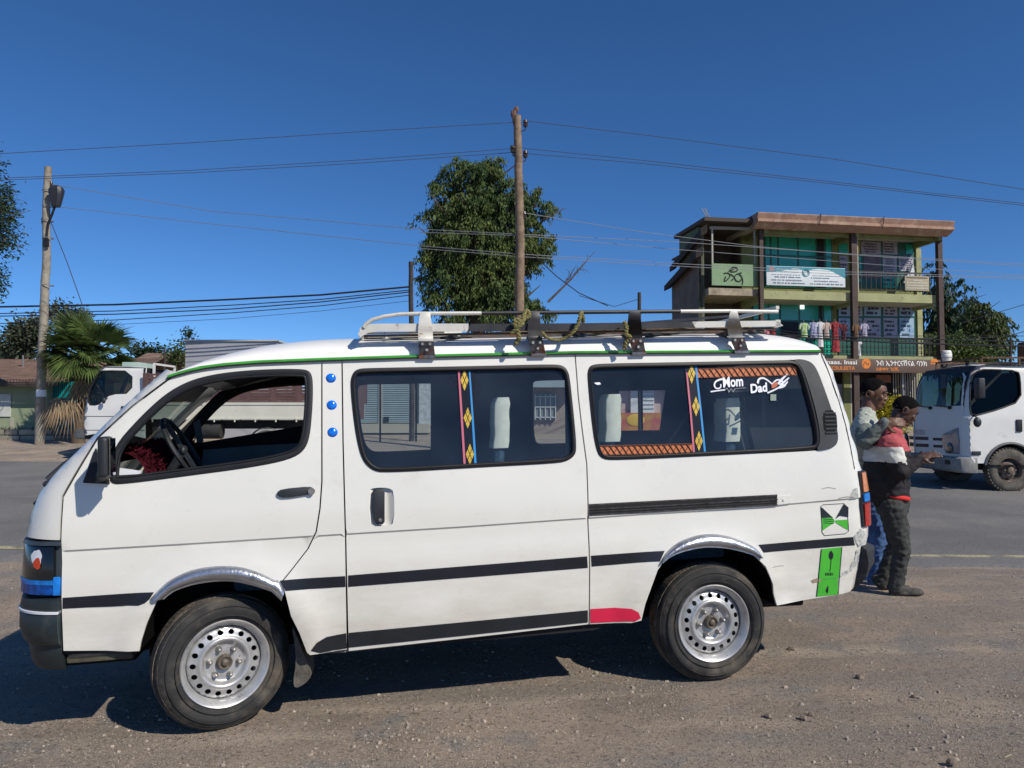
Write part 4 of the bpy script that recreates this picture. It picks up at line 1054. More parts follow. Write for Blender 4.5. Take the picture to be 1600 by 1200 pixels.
foot1 = mat('bare_bracket_steel', (.13, .14, .16), .45, .6, .5, var=.4, vs=30, dirt=((.20, .07, .04), 14, .5, .62))
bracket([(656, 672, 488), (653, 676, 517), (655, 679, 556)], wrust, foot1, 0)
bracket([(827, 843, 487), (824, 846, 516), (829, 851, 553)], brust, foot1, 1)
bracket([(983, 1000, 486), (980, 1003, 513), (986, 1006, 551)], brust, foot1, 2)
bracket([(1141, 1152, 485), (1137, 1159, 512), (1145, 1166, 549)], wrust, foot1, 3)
# bundle of poles / branches lying in the rack
mb = MB(); rnd = random.Random(5)
for i in range(16):
    x_a = lerp(rk(760, 520).x, rk(1010, 520).x, rnd.random()); L_ = rnd.uniform(.25, .8); y = rnd.uniform(.12, .5); z = za(x_a) - .012 + rnd.random() * .02
    mb.tube([(x_a, y, z), (x_a + L_ * .5, y + rnd.uniform(-.05, .05), z + rnd.uniform(.0, .02)), (x_a + L_, y + rnd.uniform(-.1, .1), z + rnd.uniform(-.01, .02))], rnd.uniform(.004, .008), 5)
o = mb.build('brushwood', mat('dry_brushwood', (.26, .17, .09), .9, var=.4, vs=30), None, world=False)
o.matrix_world = VF.M; tag(o, 'dry brown twigs lying inside the roof rack', 'brushwood')
# ropes
rope_m = mat('yellow_green_rope', (.30, .26, .09), .9, 0, .2, col2=(.10, .10, .06), vs=140, bump=.5, bs=200)
def rope(P, r, label):
    pts = [VF.loc(x, y, d) for x, y, d in P]; Q = []
    for i in range(len(pts) - 1):
        p0 = pts[max(i - 1, 0)]; p1 = pts[i]; p2 = pts[i + 1]; p3 = pts[min(i + 2, len(pts) - 1)]
        for k in range(8):
            t = k / 8; Q.append(.5 * ((2 * p1) + (p2 - p0) * t + (2 * p0 - 5 * p1 + 4 * p2 - p3) * t * t + (3 * p1 - p0 - 3 * p2 + p3) * t ** 3))
    Q.append(pts[-1]); mb = MB()
    for ph in (0, pi):
        rr = []
        for i, q in enumerate(Q): a = i * .9 + ph; rr.append(q + V((cos(a) * r * .45, sin(a) * r * .45, sin(a * 1.0) * r * .3)))
        mb.tube(rr, r * .72, 6)
    o = mb.build('rope', rope_m); o.matrix_world = VF.M; return tag(o, label, 'rope', 'ropes tied on the roof rack')
rope([(800, 520, .03), (808, 512, .02), (814, 504, .02), (806, 500, .02), (806, 510, .02), (815, 506, .015), (818, 494, .03), (822, 485, .045), (827, 490, .05), (823, 497, .04), (812, 503, .02), (809, 515, .02), (811, 528, .02), (809, 532, .03), (806, 537, .03)], .0125, 'knotted yellow rope hanging down beside the black bracket, nearest the tall pole')
rope([(848, 520, .02), (853, 526, .04), (862, 530, .05), (874, 531, .05), (885, 527, .04), (895, 519, .02), (902, 508, .02), (906, 496, .02), (908, 487, .045), (911, 496, .06), (911, 504, .08)], .0105, 'yellow rope sagging from the black bracket up to the top rail')
rope([(976, 503, .02), (979, 512, .015), (978, 522, .02), (984, 526, .03), (978, 534, .04), (976, 545, .05)], .012, 'brown frayed rope tied left of the third bracket')
# ================================================================== ground and road
def steps(segs):
    out = []
    for a, b, s in segs:
        n = max(1, int((b - a) / s)); out += [lerp(a, b, i / n) for i in range(n)]
    out.append(segs[-1][1]); return out
def nodes(m): return m.node_tree.nodes, m.node_tree.links
def gmat(name, layers, bumps, rough=.95, patch=None):
    m = bpy.data.materials.new(name); m.use_nodes = True; N, L = nodes(m); b = N['Principled BSDF']; b.inputs['Roughness'].default_value = rough; b.inputs['Specular IOR Level'].default_value = .2
    tc = N.new('ShaderNodeTexCoord'); co = tc.outputs['Object']
    def tex(kind, sc, det=6, rg=.6):
        if kind in 'ns':
            n = N.new('ShaderNodeTexNoise'); n.inputs['Detail'].default_value = det; n.inputs['Roughness'].default_value = rg
        else: n = N.new('ShaderNodeTexVoronoi')
        n.inputs['Scale'].default_value = sc
        if kind == 's': mp = N.new('ShaderNodeMapping'); mp.inputs['Scale'].default_value = (.12, 1, 1); mp.inputs['Rotation'].default_value = (0, 0, .06); L.new(co, mp.inputs[0]); L.new(mp.outputs[0], n.inputs['Vector'])
        else: L.new(co, n.inputs['Vector'])
        return n
    c = None
    for col, kind, sc, lo, hi in layers:
        if c is None: r = N.new('ShaderNodeRGB'); r.outputs[0].default_value = (*col, 1); c = r.outputs[0]; continue
        t = tex(kind, sc); o = t.outputs['Fac'] if kind != 'v' else t.outputs['Color']
        mr = N.new('ShaderNodeMapRange'); mr.inputs[1].default_value = lo; mr.inputs[2].default_value = hi
        L.new(o, mr.inputs[0]); x = N.new('ShaderNodeMix'); x.data_type = 'RGBA'; L.new(mr.outputs[0], x.inputs[0]); L.new(c, x.inputs[6]); x.inputs[7].default_value = (*col, 1); c = x.outputs[2]
    L.new(c, b.inputs['Base Color']); nrm = None
    for kind, sc, st, di in bumps:
        t = tex(kind, sc); bp = N.new('ShaderNodeBump'); bp.inputs['Strength'].default_value = st; bp.inputs['Distance'].default_value = di
        L.new(t.outputs['Distance'] if kind == 'v' else t.outputs['Fac'], bp.inputs['Height'])
        if nrm: L.new(nrm, bp.inputs['Normal'])
        nrm = bp.outputs[0]
    L.new(nrm, b.inputs['Normal']); return m
def gdisp(x, y):
    if y > 9 or y < .5: return 0
    n = noise.noise(V((x * 1.1, y * 1.1, 0))) * .010 + noise.noise(V((x * 5, y * 7, 2))) * .004 + noise.noise(V((x * 19, y * 19, 4))) * .0022
    n += -.010 * exp(-((y - 3.15 - .10 * x + .12 * sin(x)) / .16) ** 2) if y < 5 else 0
    return n * smooth((9 - y) / 1.)
xs = steps([(-3000, -400, 600), (-400, -60, 40), (-60, -12, 3), (-12, -6, .5), (-6, 7, .065), (7, 14, .5), (14, 60, 3), (60, 400, 40), (400, 3000, 600)])
ys = steps([(-600, -40, 100), (-40, 0, 5), (0, 2.4, .5), (2.4, 8.6, .065), (8.6, 30, .6), (30, 70, 4), (70, 400, 40), (400, 4000, 600)])
mb = MB(); mb.rings([[V((x, y, gz(x, y) + gdisp(x, y))) for x in xs] for y in ys], False, False)
dirt_m = gmat('gravel_dirt', [((0.489, 0.391, 0.311), 0, 0, 0, 0), ((0.349, 0.284, 0.230), 'n', 1.4, .42, .62), ((0.589, 0.445, 0.333), 'n', .5, .50, .68), ((0.358, 0.306, 0.260), 's', 2.2, .48, .62), ((0.594, 0.489, 0.384), 's', 3.3, .56, .68), ((0.332, 0.306, 0.279), 'n', 2.6, .54, .66), ((0.179, 0.153, 0.133), 'n', 42, .53, .68), ((0.620, 0.580, 0.488), 'n', 95, .56, .70), ((.10, .085, .07), 'n', 150, .56, .68)],
              [('n', 3, .4, .06), ('s', 5, .5, .05), ('n', 26, .7, .02), ('v', 95, .6, .012), ('n', 160, 1., .020)])
tag(mb.build('ground', dirt_m), kind='structure')
RS = -.055
def rn(x): return 7.62 + RS * x + .16 * noise.noise(V((x * .7, 3, 0))) + .07 * noise.noise(V((x * 3.1, 7, 0))) + .03 * noise.noise(V((x * 11, 1, 0)))
def rf(x): return 18.6 + RS * x + .12 * noise.noise(V((x * .5, 9, 0)))
xr_ = steps([(-400, -30, 10), (-30, -12, 1), (-12, 14, .08), (14, 30, 1), (30, 400, 10)])
mb = MB(); rr = [[(lambda y: V((x, y, gz(x, y) + .014 + .0 * y)))(lerp(rn(x), rf(x), v)) for x in xr_] for v in [0, .012, .04, .1, .2, .3, .4, .5, .6, .7, .8, .9, .97, 1]]
for p in rr[0]: p.z -= .02
mb.rings(rr, False, False)
asph = gmat('worn_asphalt', [((.235, .228, .22), 0, 0, 0, 0), ((.165, .162, .16), 'n', .25, .42, .60), ((.27, .25, .22), 'n', 1.2, .52, .75), ((.07, .07, .072), 'n', 90, .48, .62), ((.36, .34, .31), 'n', 150, .60, .72)], [('n', 120, .6, .008), ('n', 6, .2, .03)], .9)
tag(mb.build('road', asph), kind='structure')
mb = MB(); R_ = []
for x in xr_:
    y = 8.33 + RS * x; R_.append([V((x, y - .095, gz(x, y) + .0185)), V((x, y + .095, gz(x, y) + .0185))])
mb.rings(R_, False, False)
lm = gmat('worn_line_paint', [((.46, .41, .24), 0, 0, 0, 0), ((.16, .155, .14), 'n', 3, .52, .66), ((.14, .135, .13), 'n', 45, .52, .60)], [('n', 120, .4, .006)], .8)
tag(mb.build('road_line', lm), kind='structure')
# loose stones
rnd = random.Random(11)
def stone(mb, c, r, q=6):
    top = V((rnd.uniform(-.3, .3) * r, rnd.uniform(-.3, .3) * r, rnd.uniform(.45, .9) * r)); a0 = rnd.random() * 6; k = rnd.uniform(.6, 1.)
    ring = [V((cos(a0 + 2 * pi * i / q) * r * rnd.uniform(.75, 1.15), sin(a0 + 2 * pi * i / q) * r * k * rnd.uniform(.75, 1.15), rnd.uniform(-.1, .25) * r)) for i in range(q)]
    ring2 = [V((p.x * .62 + top.x * .3, p.y * .62 + top.y * .3, top.z * rnd.uniform(.7, .95))) for p in ring]
    n = len(mb.v); mb.add([c + V((p.x, p.y, -.25 * r)) for p in ring] + [c + p for p in ring] + [c + p for p in ring2] + [c + top], [(i, (i + 1) % q, q + (i + 1) % q, q + i) for i in range(q)] + [(q + i, q + (i + 1) % q, 2 * q + (i + 1) % q, 2 * q + i) for i in range(q)] + [(2 * q + i, 2 * q + (i + 1) % q, 3 * q) for i in range(q)], False)
mb = MB(); cnt = 0
while cnt < 19000:
    Y = 2.9 + 6 * rnd.random() ** 1.5; X = rnd.uniform(-.72, .78) * Y
    d = noise.noise(V((X * .9 + 5, Y * .9, 0))) + .45 * noise.noise(V((X * 3, Y * 3, 5)))
    if rnd.random() > .25 + 1.6 * max(0, d + .05): continue
    if Y > rn(X) - .0 and rnd.random() < .93: continue
    r = .0020 + .0028 * rnd.random() + (.010 * rnd.random() ** 2.5 if rnd.random() < .14 else 0)
    stone(mb, V((X, Y, gz(X, Y) + gdisp(X, Y) + .15 * r + (.014 if Y > rn(X) else 0))), r, 5); cnt += 1
mb.recalc = False
tag(mb.build('gravel', mat('gravel_stones', (.33, .275, .225), .95, 0, .2, isl=.35)), kind='stuff')
# a few larger stones that one can tell apart
big = [(1238, 1016, .030, 'brown stone lying just right of the rear wheel'), (520, 1115, .018, 'small dark stone on the gravel right of the front wheel'), (1345, 1045 + 15, .016, 'small stone on bare dirt below the green taped rear corner'), (1430, 1090, .019, 'brown pebble on the gravel at the right foreground'), (1255, 1124, .020, 'dark pebble in the right foreground, left of the others'), (1268, 1118, .016, 'reddish pebble beside the dark pebble in the right foreground'), (1487, 1193, .022, 'dark stone at the very bottom right edge of the gravel'), (1200, 1120, .02, 'flat stone on gravel below the rear wheel'), (1343, 1060, .022, 'grey stone lying on the dirt between wheel and right edge')]
for px, py, r, lb_ in big:
    p = gat(px, py); mb = MB(); stone(mb, p + V((0, 0, r * .3)), r, 8); o = mb.build('stone', mat('brown_stone', (.20, .155, .12), .95, var=.3, vs=40, bump=.4, bs=80), loc=p, angle=20); tag(o, lb_, 'stone', 'loose stones on the gravel')
# straw bits and dry litter
mb = MB()
for i in range(230):
    Y = 3 + 5.2 * rnd.random() ** 1.4; X = rnd.uniform(-.7, .75) * Y
    if Y > rn(X): continue
    a = rnd.random() * 6.28; L_ = rnd.uniform(.01, .045); p = V((X, Y, gz(X, Y) + gdisp(X, Y) + .005)); mb.bar(p, p + V((cos(a) * L_, sin(a) * L_, rnd.uniform(0, .006))), .0025, .0015)
mb.recalc = False; tag(mb.build('straw_litter', mat('straw', (.42, .36, .24), .9, isl=.4)), kind='stuff')
# ================================================================== trucks
tw = mat('truck_white_paint', (.72, .71, .68), .5, 0, .4, coat=.05, var=.03, vs=1.5, dirt=((.36, .33, .28), 2.2, .60, .85))
tcream = mat('cream_cargo_panel', (.62, .60, .50), .5, dirt=((.25, .14, .07), 6, .62, .74), var=.05, vs=2)
tbrown = mat('brown_slatted_board', (.115, .06, .055), .7, var=.2, vs=3)
tsteel = mat('truck_chassis', (.025, .024, .023), .85, var=.4, vs=6)
tgrey = mat('truck_grey_plastic', (.09, .095, .10), .55, var=.2, vs=6)
tglass = glass('truck_glass', (.30, .36, .36), 1.5)
trubber = mat('dusty_truck_tyre', (.11, .10, .085), .95, var=.35, vs=8, bump=.4, bs=60)
tredpaint = mat('muddy_red_hub', (.10, .055, .05), .8, col2=(.20, .18, .15), vs=18)
def hx(fr, px, py, x):
    """pixel -> local (y, z) on the plane local x = x"""
    o = fr.Ri @ (CAM - fr.o); d = fr.Ri @ ray(px, py); t = (x - o.x) / d.x; p = o + d * t; return (p.y, p.z)
def twheel(parent, c, R, w, flip=False, spare=False):
    e = bpy.data.objects.new('wheel', None); COL.objects.link(e); e.parent = parent; e.location = c; FRM[e.name] = Fr((0, 0, 0))
    if flip: e.rotation_euler = (0, 0, pi)
    h = w / 2; mb = MB(); mb.lathe([(R * .56, -h + .04), (R * .58, -h + .01), (R * .75, -h - .008), (R * .93, -h), (R * .985, -h + .03), (R, 0), (R * .985, h - .03), (R * .93, h), (R * .56, h - .02)], n=48)
    for k in range(40):
        a = 2 * pi * k / 40
        for y, q in ((-h + .035, 0), (.03, .5)):
            t = a + q * 2 * pi / 40; mb.box((R * cos(t), y, R * sin(t)), (.022, .06, R * .09), Matrix.Rotation(-t, 3, 'Y'))
    mb.build('tyre', trubber, e, angle=50)
    mb = MB(); mb.lathe([(R * .57, -h + .015), (R * .55, -h + .01), (R * .52, -h + .04), (R * .48, -h + .10), (R * .42, -h + .085), (R * .30, -h + .05), (R * .28, -h + .03), (.0001, -h + .03)], n=40)
    mb.build('rim', tredpaint, e)
    mb = MB(); mb.lathe([(R * .16, -h + .04), (R * .15, -h - .02), (R * .10, -h - .03), (.0001, -h - .03)], n=20)
    for k in range(6): a = 2 * pi * k / 6; mb.cyl((R * .24 * cos(a), -h + .04, R * .24 * sin(a)), (R * .24 * cos(a), -h, R * .24 * sin(a)), .016, n=6)
    mb.build('hub', mat('hub_dust', (.16, .12, .09), .8, var=.4, vs=30), e)
    for k in range(6): a = 2 * pi * (k + .5) / 6; mb = MB(); mb.ell((R * .40 * cos(a), -h + .078, R * .40 * sin(a)), (.034, .012, .034), None, 6); mb.build('rim_hole', M['black'], e)
    return e
# ---------------- right-hand truck
TF = Fr((0, 13.8, gz(8, 13.8)), 0)
TR = empty('light_truck', 'white light truck with shaded grey front driving left at the right edge', 'truck', TF)
TWd = 1.9
def tp(px, py): return TF.hit(px, py, 0)
out = [tp(*p) for p in ((1511, 724), (1508, 690), (1508, 655), (1510, 630), (1514, 600), (1520, 582), (1530, 571), (1545, 568.5), (1600, 569.5), (1660, 571), (1668, 580), (1670, 700), (1640, 700), (1622, 706))]
cw = tp(1580, 733); Rw = 33.5 / 1200 * 13.8 * 1.02
arc = [(cw[0] + Rw * 1.18 * cos(radians(a)), cw[1] + Rw * 1.18 * sin(radians(a))) for a in range(30, 178, 12)]
zbm = out[0][1]
arc = [(x, z) for x, z in arc if z > zbm] + [(cw[0] - Rw * 1.2, zbm)]
cab_o = out[:11] + [tp(1670, 690)] + [(tp(1670, 690)[0], arc[0][1])] + arc
win = chai([tp(*p) for p in ((1516.5, 632), (1517.5, 651), (1530, 648), (1560, 640), (1597, 626), (1598, 590), (1595, 579), (1560, 577), (1535, 577), (1521, 588))], 1)
def tskin(a, b, t):
    # rounded front edge and tumblehome
    q = max(0, b - 1.35) * .10; xf0 = pl(b, sorted([(z, x) for x, z in out[:7]])); d = a - xf0; R = .12; c = 0
    if d < R: c = R - sqrt(max(0, R * R - (R - max(0, d)) ** 2))
    zt_ = pl(a, [(x, z) for x, z in out[5:9]]); e = zt_ - b; c2 = 0
    if e < .10: c2 = .10 - sqrt(max(0, .01 - (.10 - max(0, e)) ** 2))
    return V((a, q + c + c2 + t + .004 * noise.noise(V((a * 4, b * 4, 0))) + (.018 * noise.noise(V((a * 9, b * 9, 3))) if b < zbm + .25 and d < .7 else 0), b))
mb = MB(); sheet(mb, cab_o, tskin, [win], .07, .02); cabd = mb.build('cab_side', tw, TR, angle=40)
mb = MB(); sheet(mb, cab_o, lambda a, b, t: (lambda p: V((p.x, TWd - p.y, p.z)))(tskin(a, b, t)), [win], .12, .02, flip=True); mb.build('far_cab_side', tw, TR, angle=40)
mb = MB(); sheet(mb, win, lambda a, b, t: tskin(a, b, .03), (), .2); 
mb.build('side_window', glass('dark_truck_glass', (.06, .07, .07), 1.3), cabd)
mb = MB(); bead(mb, win, (.012, .015), 0, fn=lambda a, b, d: tskin(a, b, 0)); mb.build('window_seal', M['black'], cabd)
# front face
FX = sorted([(z, x) for x, z in out[:7]])
def ffx(z): return pl(z, FX) - .0
def fpt(y, z, o=0): u = 2 * y / TWd - 1; return V((ffx(z) + .05 * abs(u) ** 3 - o - .02, y, z))
zws0 = hx(TF, 1503, 634, ffx(1.5))[1]; zws1 = hx(TF, 1514, 580, ffx(1.9))[1]; zt0 = out[6][1]
def band(mb, z0, z1, y0=.10, y1=TWd - .10, o=0, n=6): mb.rings([[fpt(lerp(y0, y1, j / 14), lerp(z0, z1, i / n), o) for j in range(15)] for i in range(n + 1)], False, False)
mb = MB(); band(mb, zbm - .02, zws0); mb.build('front_panel', tw, TR)
mb = MB(); band(mb, zws0, zws1); mb.build('windshield', glass('truck_windshield_glass', (.06, .09, .08), 1.36), TR)
mb = MB(); band(mb, zws1, zt0, n=2)
for a, b in ((.10, .17), (TWd - .17, TWd - .10)): band(mb, zws0, zws1, a, b, .002)
mb.build('windshield_frame', M['black'], TR)
xc0, xc1 = ffx(zt0) + .02, tp(1664, 571)[0]
mb = MB(); mb.rings([[V((lerp(xc0, xc1, i / 10), lerp(.06, TWd - .06, j / 8), pl(lerp(xc0, xc1, i / 10), [(x, z) for x, z in out[5:9]]) - .005 + .03 * (1 - abs(2 * j / 8 - 1) ** 3))) for j in range(9)] for i in range(11)], False, False); mb.build('cab_roof', tw, TR)
mb = MB(); mb.bb((xc1, .08, zbm - .1), (xc1 + .03, TWd - .08, zt0 - .05)); mb.bb((ffx(1.0) + .15, .1, zbm + .25), (xc1, TWd - .1, zbm + .29)); mb.build('cab_inner_panel', M['inner'], TR)
for y in (.2, 1.15):
    mb = MB(); mb.bb((xc1 - .75, y, zbm + .3), (xc1 - .25, y + .5, zbm + .5)); mb.bb((xc1 - .3, y, zbm + .45), (xc1 - .16, y + .5, zbm + 1.15)); mb.build('seat', mat('green_seat_cloth', (.06, .10, .05), .9, var=.4, vs=9), TR, bevel=.04)
mb = MB(); c = V((ffx(1.3) + .40, .45, zws0 + .10)); mb.tube([c + V((.10 * cos(a) * .5, .22 * sin(a), .2 * cos(a))) for a in [2 * pi * i / 24 for i in range(25)]], .018, 6, False); mb.build('steering_wheel', M['blackp'], TR)
mb = MB(); mb.bb((ffx(1.2) + .05, .1, zbm + .35), (ffx(1.2) + .42, TWd - .1, zws0 + .0)); mb.build('dashboard', M['inner'], TR)
def fbox(name, P, m, o=.02, parent=TR, bev=.01):
    q = [hx(TF, p[0], p[1], ffx(1.0)) for p in P]; mb = MB(); mb.prism(q, lambda a, b: fpt(a, b, o), lambda a, b: fpt(a, b, -.03)); return mb.build(name, m, parent, bevel=bev)
for r in ((1417, 681, 1425, 686), (1430, 682, 1452, 687), (1460, 684, 1474, 688), (1417, 691, 1427, 697), (1430, 693, 1452, 698), (1460, 695, 1474, 699)):
    fbox('grille_slot', [(r[0], r[1]), (r[2], r[1] + .6), (r[2], r[3] + .6), (r[0], r[3])], M['black'], .006, bev=0)
hl = fbox('headlight', [(1476, 678), (1497, 668), (1499, 690), (1498, 710), (1480, 708), (1475, 692)], mat('lamp_glass_dull', (.22, .22, .25), .12, 0, .8, coat=.8), .025)
mb = MB(); q = hx(TF, 1486, 700, ffx(1.0)); mb.ell(fpt(q[0], q[1], .03), (.02, .10, .10)); mb.build('lamp_bulb', mat('dark_lamp', (.05, .05, .055), .1, 0, .8, coat=1), hl)
fbox('headlight', [(1403, 676), (1411, 682), (1411, 700), (1404, 700)], M['blackp'], .025)
mb = MB(); z0, z1 = hx(TF, 1490, 737, ffx(1))[1], hx(TF, 1490, 713, ffx(1))[1]
R_ = [];
for y in [0, .04, .15, .5, .95, 1.4, 1.75, 1.86, 1.9]:
    s_ = .14 if y in (.0, 1.9) else .03 if y in (.04, 1.86) else 0; x = ffx(.6) - .10 + s_
    R_.append([V((x, y, z0 + .04)), V((x - .02, y, z1 - .03)), V((x + .03, y, z1)), V((x + .16, y, z1)), V((x + .16, y, z0)), V((x + .04, y, z0))])
mb.rings(R_); tb = mb.build('front_bumper', mat('dusty_grey_bumper', (.24, .24, .23), .7, var=.25, vs=5), TR, bevel=.008)
mb = MB(); q = hx(TF, 1482, 722, ffx(.6) - .1); mb.box((ffx(.6) - .115, q[0], q[1]), (.02, .16, .08)); mb.build('fog_lamp_slot', M['black'], tb)
# lettering on the front panel, reading from the truck's left
q0 = hx(TF, 1430, 678, ffx(1.2))
text('front_lettering', 'ISUZU', .09, lambda a, b: fpt(q0[0] - a, q0[1] + b, .012), mat('dull_chrome_letters', (.20, .21, .23), .4, .5), TR, .42)
mb = MB(); q = tp(1524, 607); mb.box((q[0] - .02, -.16, q[1]), (.12, .16, .36)); tm = mb.build('wing_mirror', M['blackp'], TR, bevel=.03)
mb = MB(); q2 = tp(1519, 657); mb.ell((q2[0] + .02, -.12, q2[1] - .03), (.07, .05, .09)); mb.tube([(q2[0] + .04, .02, q2[1] + .12), (q2[0] + .02, -.1, q2[1] + .05), (q2[0] + .02, -.12, q2[1])], .012); mb.tube([(q[0] + .02, .03, q[1] + .16), (q[0], -.14, q[1] + .15)], .014); mb.tube([(q[0] + .02, .03, q[1] - .2), (q[0], -.14, q[1] - .12)], .014); mb.build('mirror_arm', M['blackp'], tm)
mb = MB(); q = tp(1592, 665); mb.box((q[0], -.01, q[1]), (.10, .03, .22)); mb.build('door_handle', M['black'], TR, bevel=.01)
mb = MB(); q = tp(1525, 708); mb.box((q[0], -.012, q[1]), (.16, .02, .07)); mb.build('side_lamp', M['blackp'], TR, bevel=.01)
mb = MB(); Wd = [tp(*p) for p in ((1503, 643), (1482, 646), (1462, 648))]; 
for y0, y1 in ((.45, .95), (1.1, 1.55)): mb.bar(fpt(y0, zws0 - .02, .03), fpt(y1, zws0 + .01, .03), .02, .02); mb.ell(fpt(y0, zws0 - .03, .03), .035, None, 6)
mb.build('wiper', M['black'], TR)
mb = MB(); mb.lathe([(Rw * 1.24, -.02), (Rw * 1.24, .05), (Rw * 1.12, .05), (Rw * 1.12, -.01), (Rw * 1.16, -.03), (Rw * 1.24, -.02)], (cw[0], 0, cw[1]), n=40)
mb.v = [v if v.z > zbm - .03 else V((v.x, v.y, max(v.z, zbm - .03))) for v in mb.v]; mb.build('wheel_arch_flare', tgrey, TR)
for y, f in ((.12, False), (TWd - .12, True)): twheel(TR, (cw[0], y, Rw), Rw, .20, f)
mb = MB(); mb.bb((ffx(.6) + .1, .55, .42), (cw[0] + 5.2, .75, .62)); mb.bb((ffx(.6) + .1, 1.15, .42), (cw[0] + 5.2, 1.35, .62)); mb.cyl((cw[0], .2, Rw), (cw[0], 1.7, Rw), .06); mb.bb((ffx(.6) + .12, .3, .40), (ffx(.6) + .5, 1.6, zbm + .1)); mb.build('chassis', tsteel, TR)
mb = MB(); x0_ = xc1 + .15; mb.bb((x0_, -.05, .95), (x0_ + 4.2, 1.95, 1.02)); mb.bb((x0_, -.05, 1.02), (x0_ + 4.2, -.01, 1.45)); mb.bb((x0_, 1.91, 1.02), (x0_ + 4.2, 1.95, 1.45)); mb.bb((x0_, -.01, 1.02), (x0_ + .04, 1.91, 2.2)); mb.build('cargo_bed', tw, TR)
for y, f in ((.12, False), (TWd - .12, True)): twheel(TR, (cw[0] + 3.6, y, Rw), Rw, .26, f)
# dark tarpaulin roll and its rack on the cab roof
mb = MB(); zr = zt0 + .035; pts = [tp(1472, 566), tp(1490, 563), tp(1540, 563), tp(1596, 562)]
mb.tube([(xc0 + .05 + i * .18, .5 + .2 * sin(i * .7), zr + .03 + .012 * sin(i * 1.9)) for i in range(9)], [.03 + .012 * sin(i * 2.3) for i in range(9)], 8)
mb.tube([(xc0 - .02 + i * .18, 1.2 + .1 * sin(i), zr + .03 + .014 * sin(i * 1.3)) for i in range(9)], .035, 8)
mb.build('tarpaulin_roll', mat('dark_tarpaulin', (.04, .035, .035), .9, var=.5, vs=10), TR)
mb = MB(); a = xc0 + .15
for z in (zr + .12,): mb.bar((a, .2, z), (xc1 + .1, .2, z), .03, .03); mb.bar((a, 1.7, z), (xc1 + .1, 1.7, z), .03, .03); mb.bar((a, .2, z), (a, 1.7, z), .03, .03)
for x in (a, (a + xc1) / 2, xc1): mb.bar((x, .2, zr), (x, .2, zr + .12), .025, .025); mb.bar((x, 1.7, zr), (x, 1.7, zr + .12), .025, .025)
mb.build('cab_rack', M['rust'], TR)

# ---------------- left-hand truck with slatted brown sides
LF = Fr((0, 19.5, gz(-8, 19.9)), 0)
TL2 = empty('cargo_truck', 'white cargo truck with brown slatted sides parked across the road behind the minibus', 'truck', LF)
def lp(px, py): return LF.hit(px, py, 0)
cab2 = [lp(*p) for p in ((129, 681), (129, 650), (132, 622), (137, 604), (147, 584), (156, 574), (166, 571.5), (200, 572), (226, 573.5), (227, 600), (227, 685))]
cw2 = lp(176, 693); R2 = .36
arc2 = [(cw2[0] + R2 * 1.2 * cos(radians(a)), cw2[1] + R2 * 1.2 * sin(radians(a))) for a in range(10, 181, 12)]
zb2 = cab2[0][1]; arc2 = [p for p in arc2 if p[1] > zb2 + .01]
win2 = chai([lp(*p) for p in ((137, 632), (137.5, 612), (145, 596), (152, 581), (160, 579), (204, 580), (204.5, 614), (172, 615), (160, 626), (152, 633))], 1)
def tskin2(a, b, t):
    xf0 = pl(b, sorted([(z, x) for x, z in cab2[:6]])); d = a - xf0; R = .10; c = 0
    if d < R: c = R - sqrt(max(0, R * R - (R - max(0, d)) ** 2))
    e = cab2[7][1] - b; c2 = .08 - sqrt(max(0, .0064 - (.08 - max(0, e)) ** 2)) if e < .08 else 0
    return V((a, max(0, b - 1.3) * .08 + c + c2 + t, b))
mb = MB(); sheet(mb, cab2 + arc2, tskin2, [win2], .09, .02); c2d = mb.build('cab_side', tw, TL2, angle=40)
mb = MB(); sheet(mb, cab2 + arc2, lambda a, b, t: (lambda p: V((p.x, 1.8 - p.y, p.z)))(tskin2(a, b, t)), [win2], .15, .02, flip=True); mb.build('far_cab_side', tw, TL2, angle=40)
mb = MB(); sheet(mb, win2, lambda a, b, t: tskin2(a, b, .03), (), .2); mb.build('side_window', tglass, c2d)
mb = MB(); bead(mb, win2, (.012, .018), 0, fn=lambda a, b, d: tskin2(a, b, 0)); mb.build('window_seal', M['black'], c2d)
F2 = sorted([(z, x) for x, z in cab2[:7]]); f2 = lambda z: pl(z, F2) + .005
for nm, z0, z1, m_ in (('front_panel', zb2, lp(137, 632)[1], tw), ('windshield', lp(137, 632)[1], lp(152, 578)[1], tglass), ('windshield_header', lp(152, 578)[1], cab2[6][1], tw)):
    mb = MB(); mb.rings([[V((f2(lerp(z0, z1, i / 5)), lerp(.09, 1.71, j / 6), lerp(z0, z1, i / 5))) for j in range(7)] for i in range(6)], False, False); mb.build(nm, m_, TL2)
mb = MB(); mb.rings([[V((x, lerp(.07, 1.73, j / 6), z - .01)) for j in range(7)] for x, z in cab2[5:9]], False, False); mb.build('cab_roof', tw, TL2)
mb = MB(); xb_ = cab2[8][0]; mb.bb((xb_ - .04, .05, zb2), (xb_ - .01, 1.75, cab2[8][1] - .02)); mb.bb((cab2[0][0] + .2, .1, zb2 + .2), (xb_ - .05, 1.7, zb2 + .25)); mb.bb((xb_ - .4, .15, zb2 + .3), (xb_ - .2, 1.65, zb2 + 1.0)); mb.build('cab_inner_panel', M['inner'], TL2)
mb = MB(); q = lp(194, 637); mb.box((q[0], -.01, q[1]), (.14, .03, .08)); mb.build('door_handle', M['black'], TL2, bevel=.01)
mb = MB(); q = lp(166, 626); mb.ell((q[0], -.12, q[1]), (.05, .04, .08)); mb.tube([(q[0] + .02, .02, q[1] + .06), (q[0], -.12, q[1] + .03)], .012); mb.build('wing_mirror', M['blackp'], TL2)
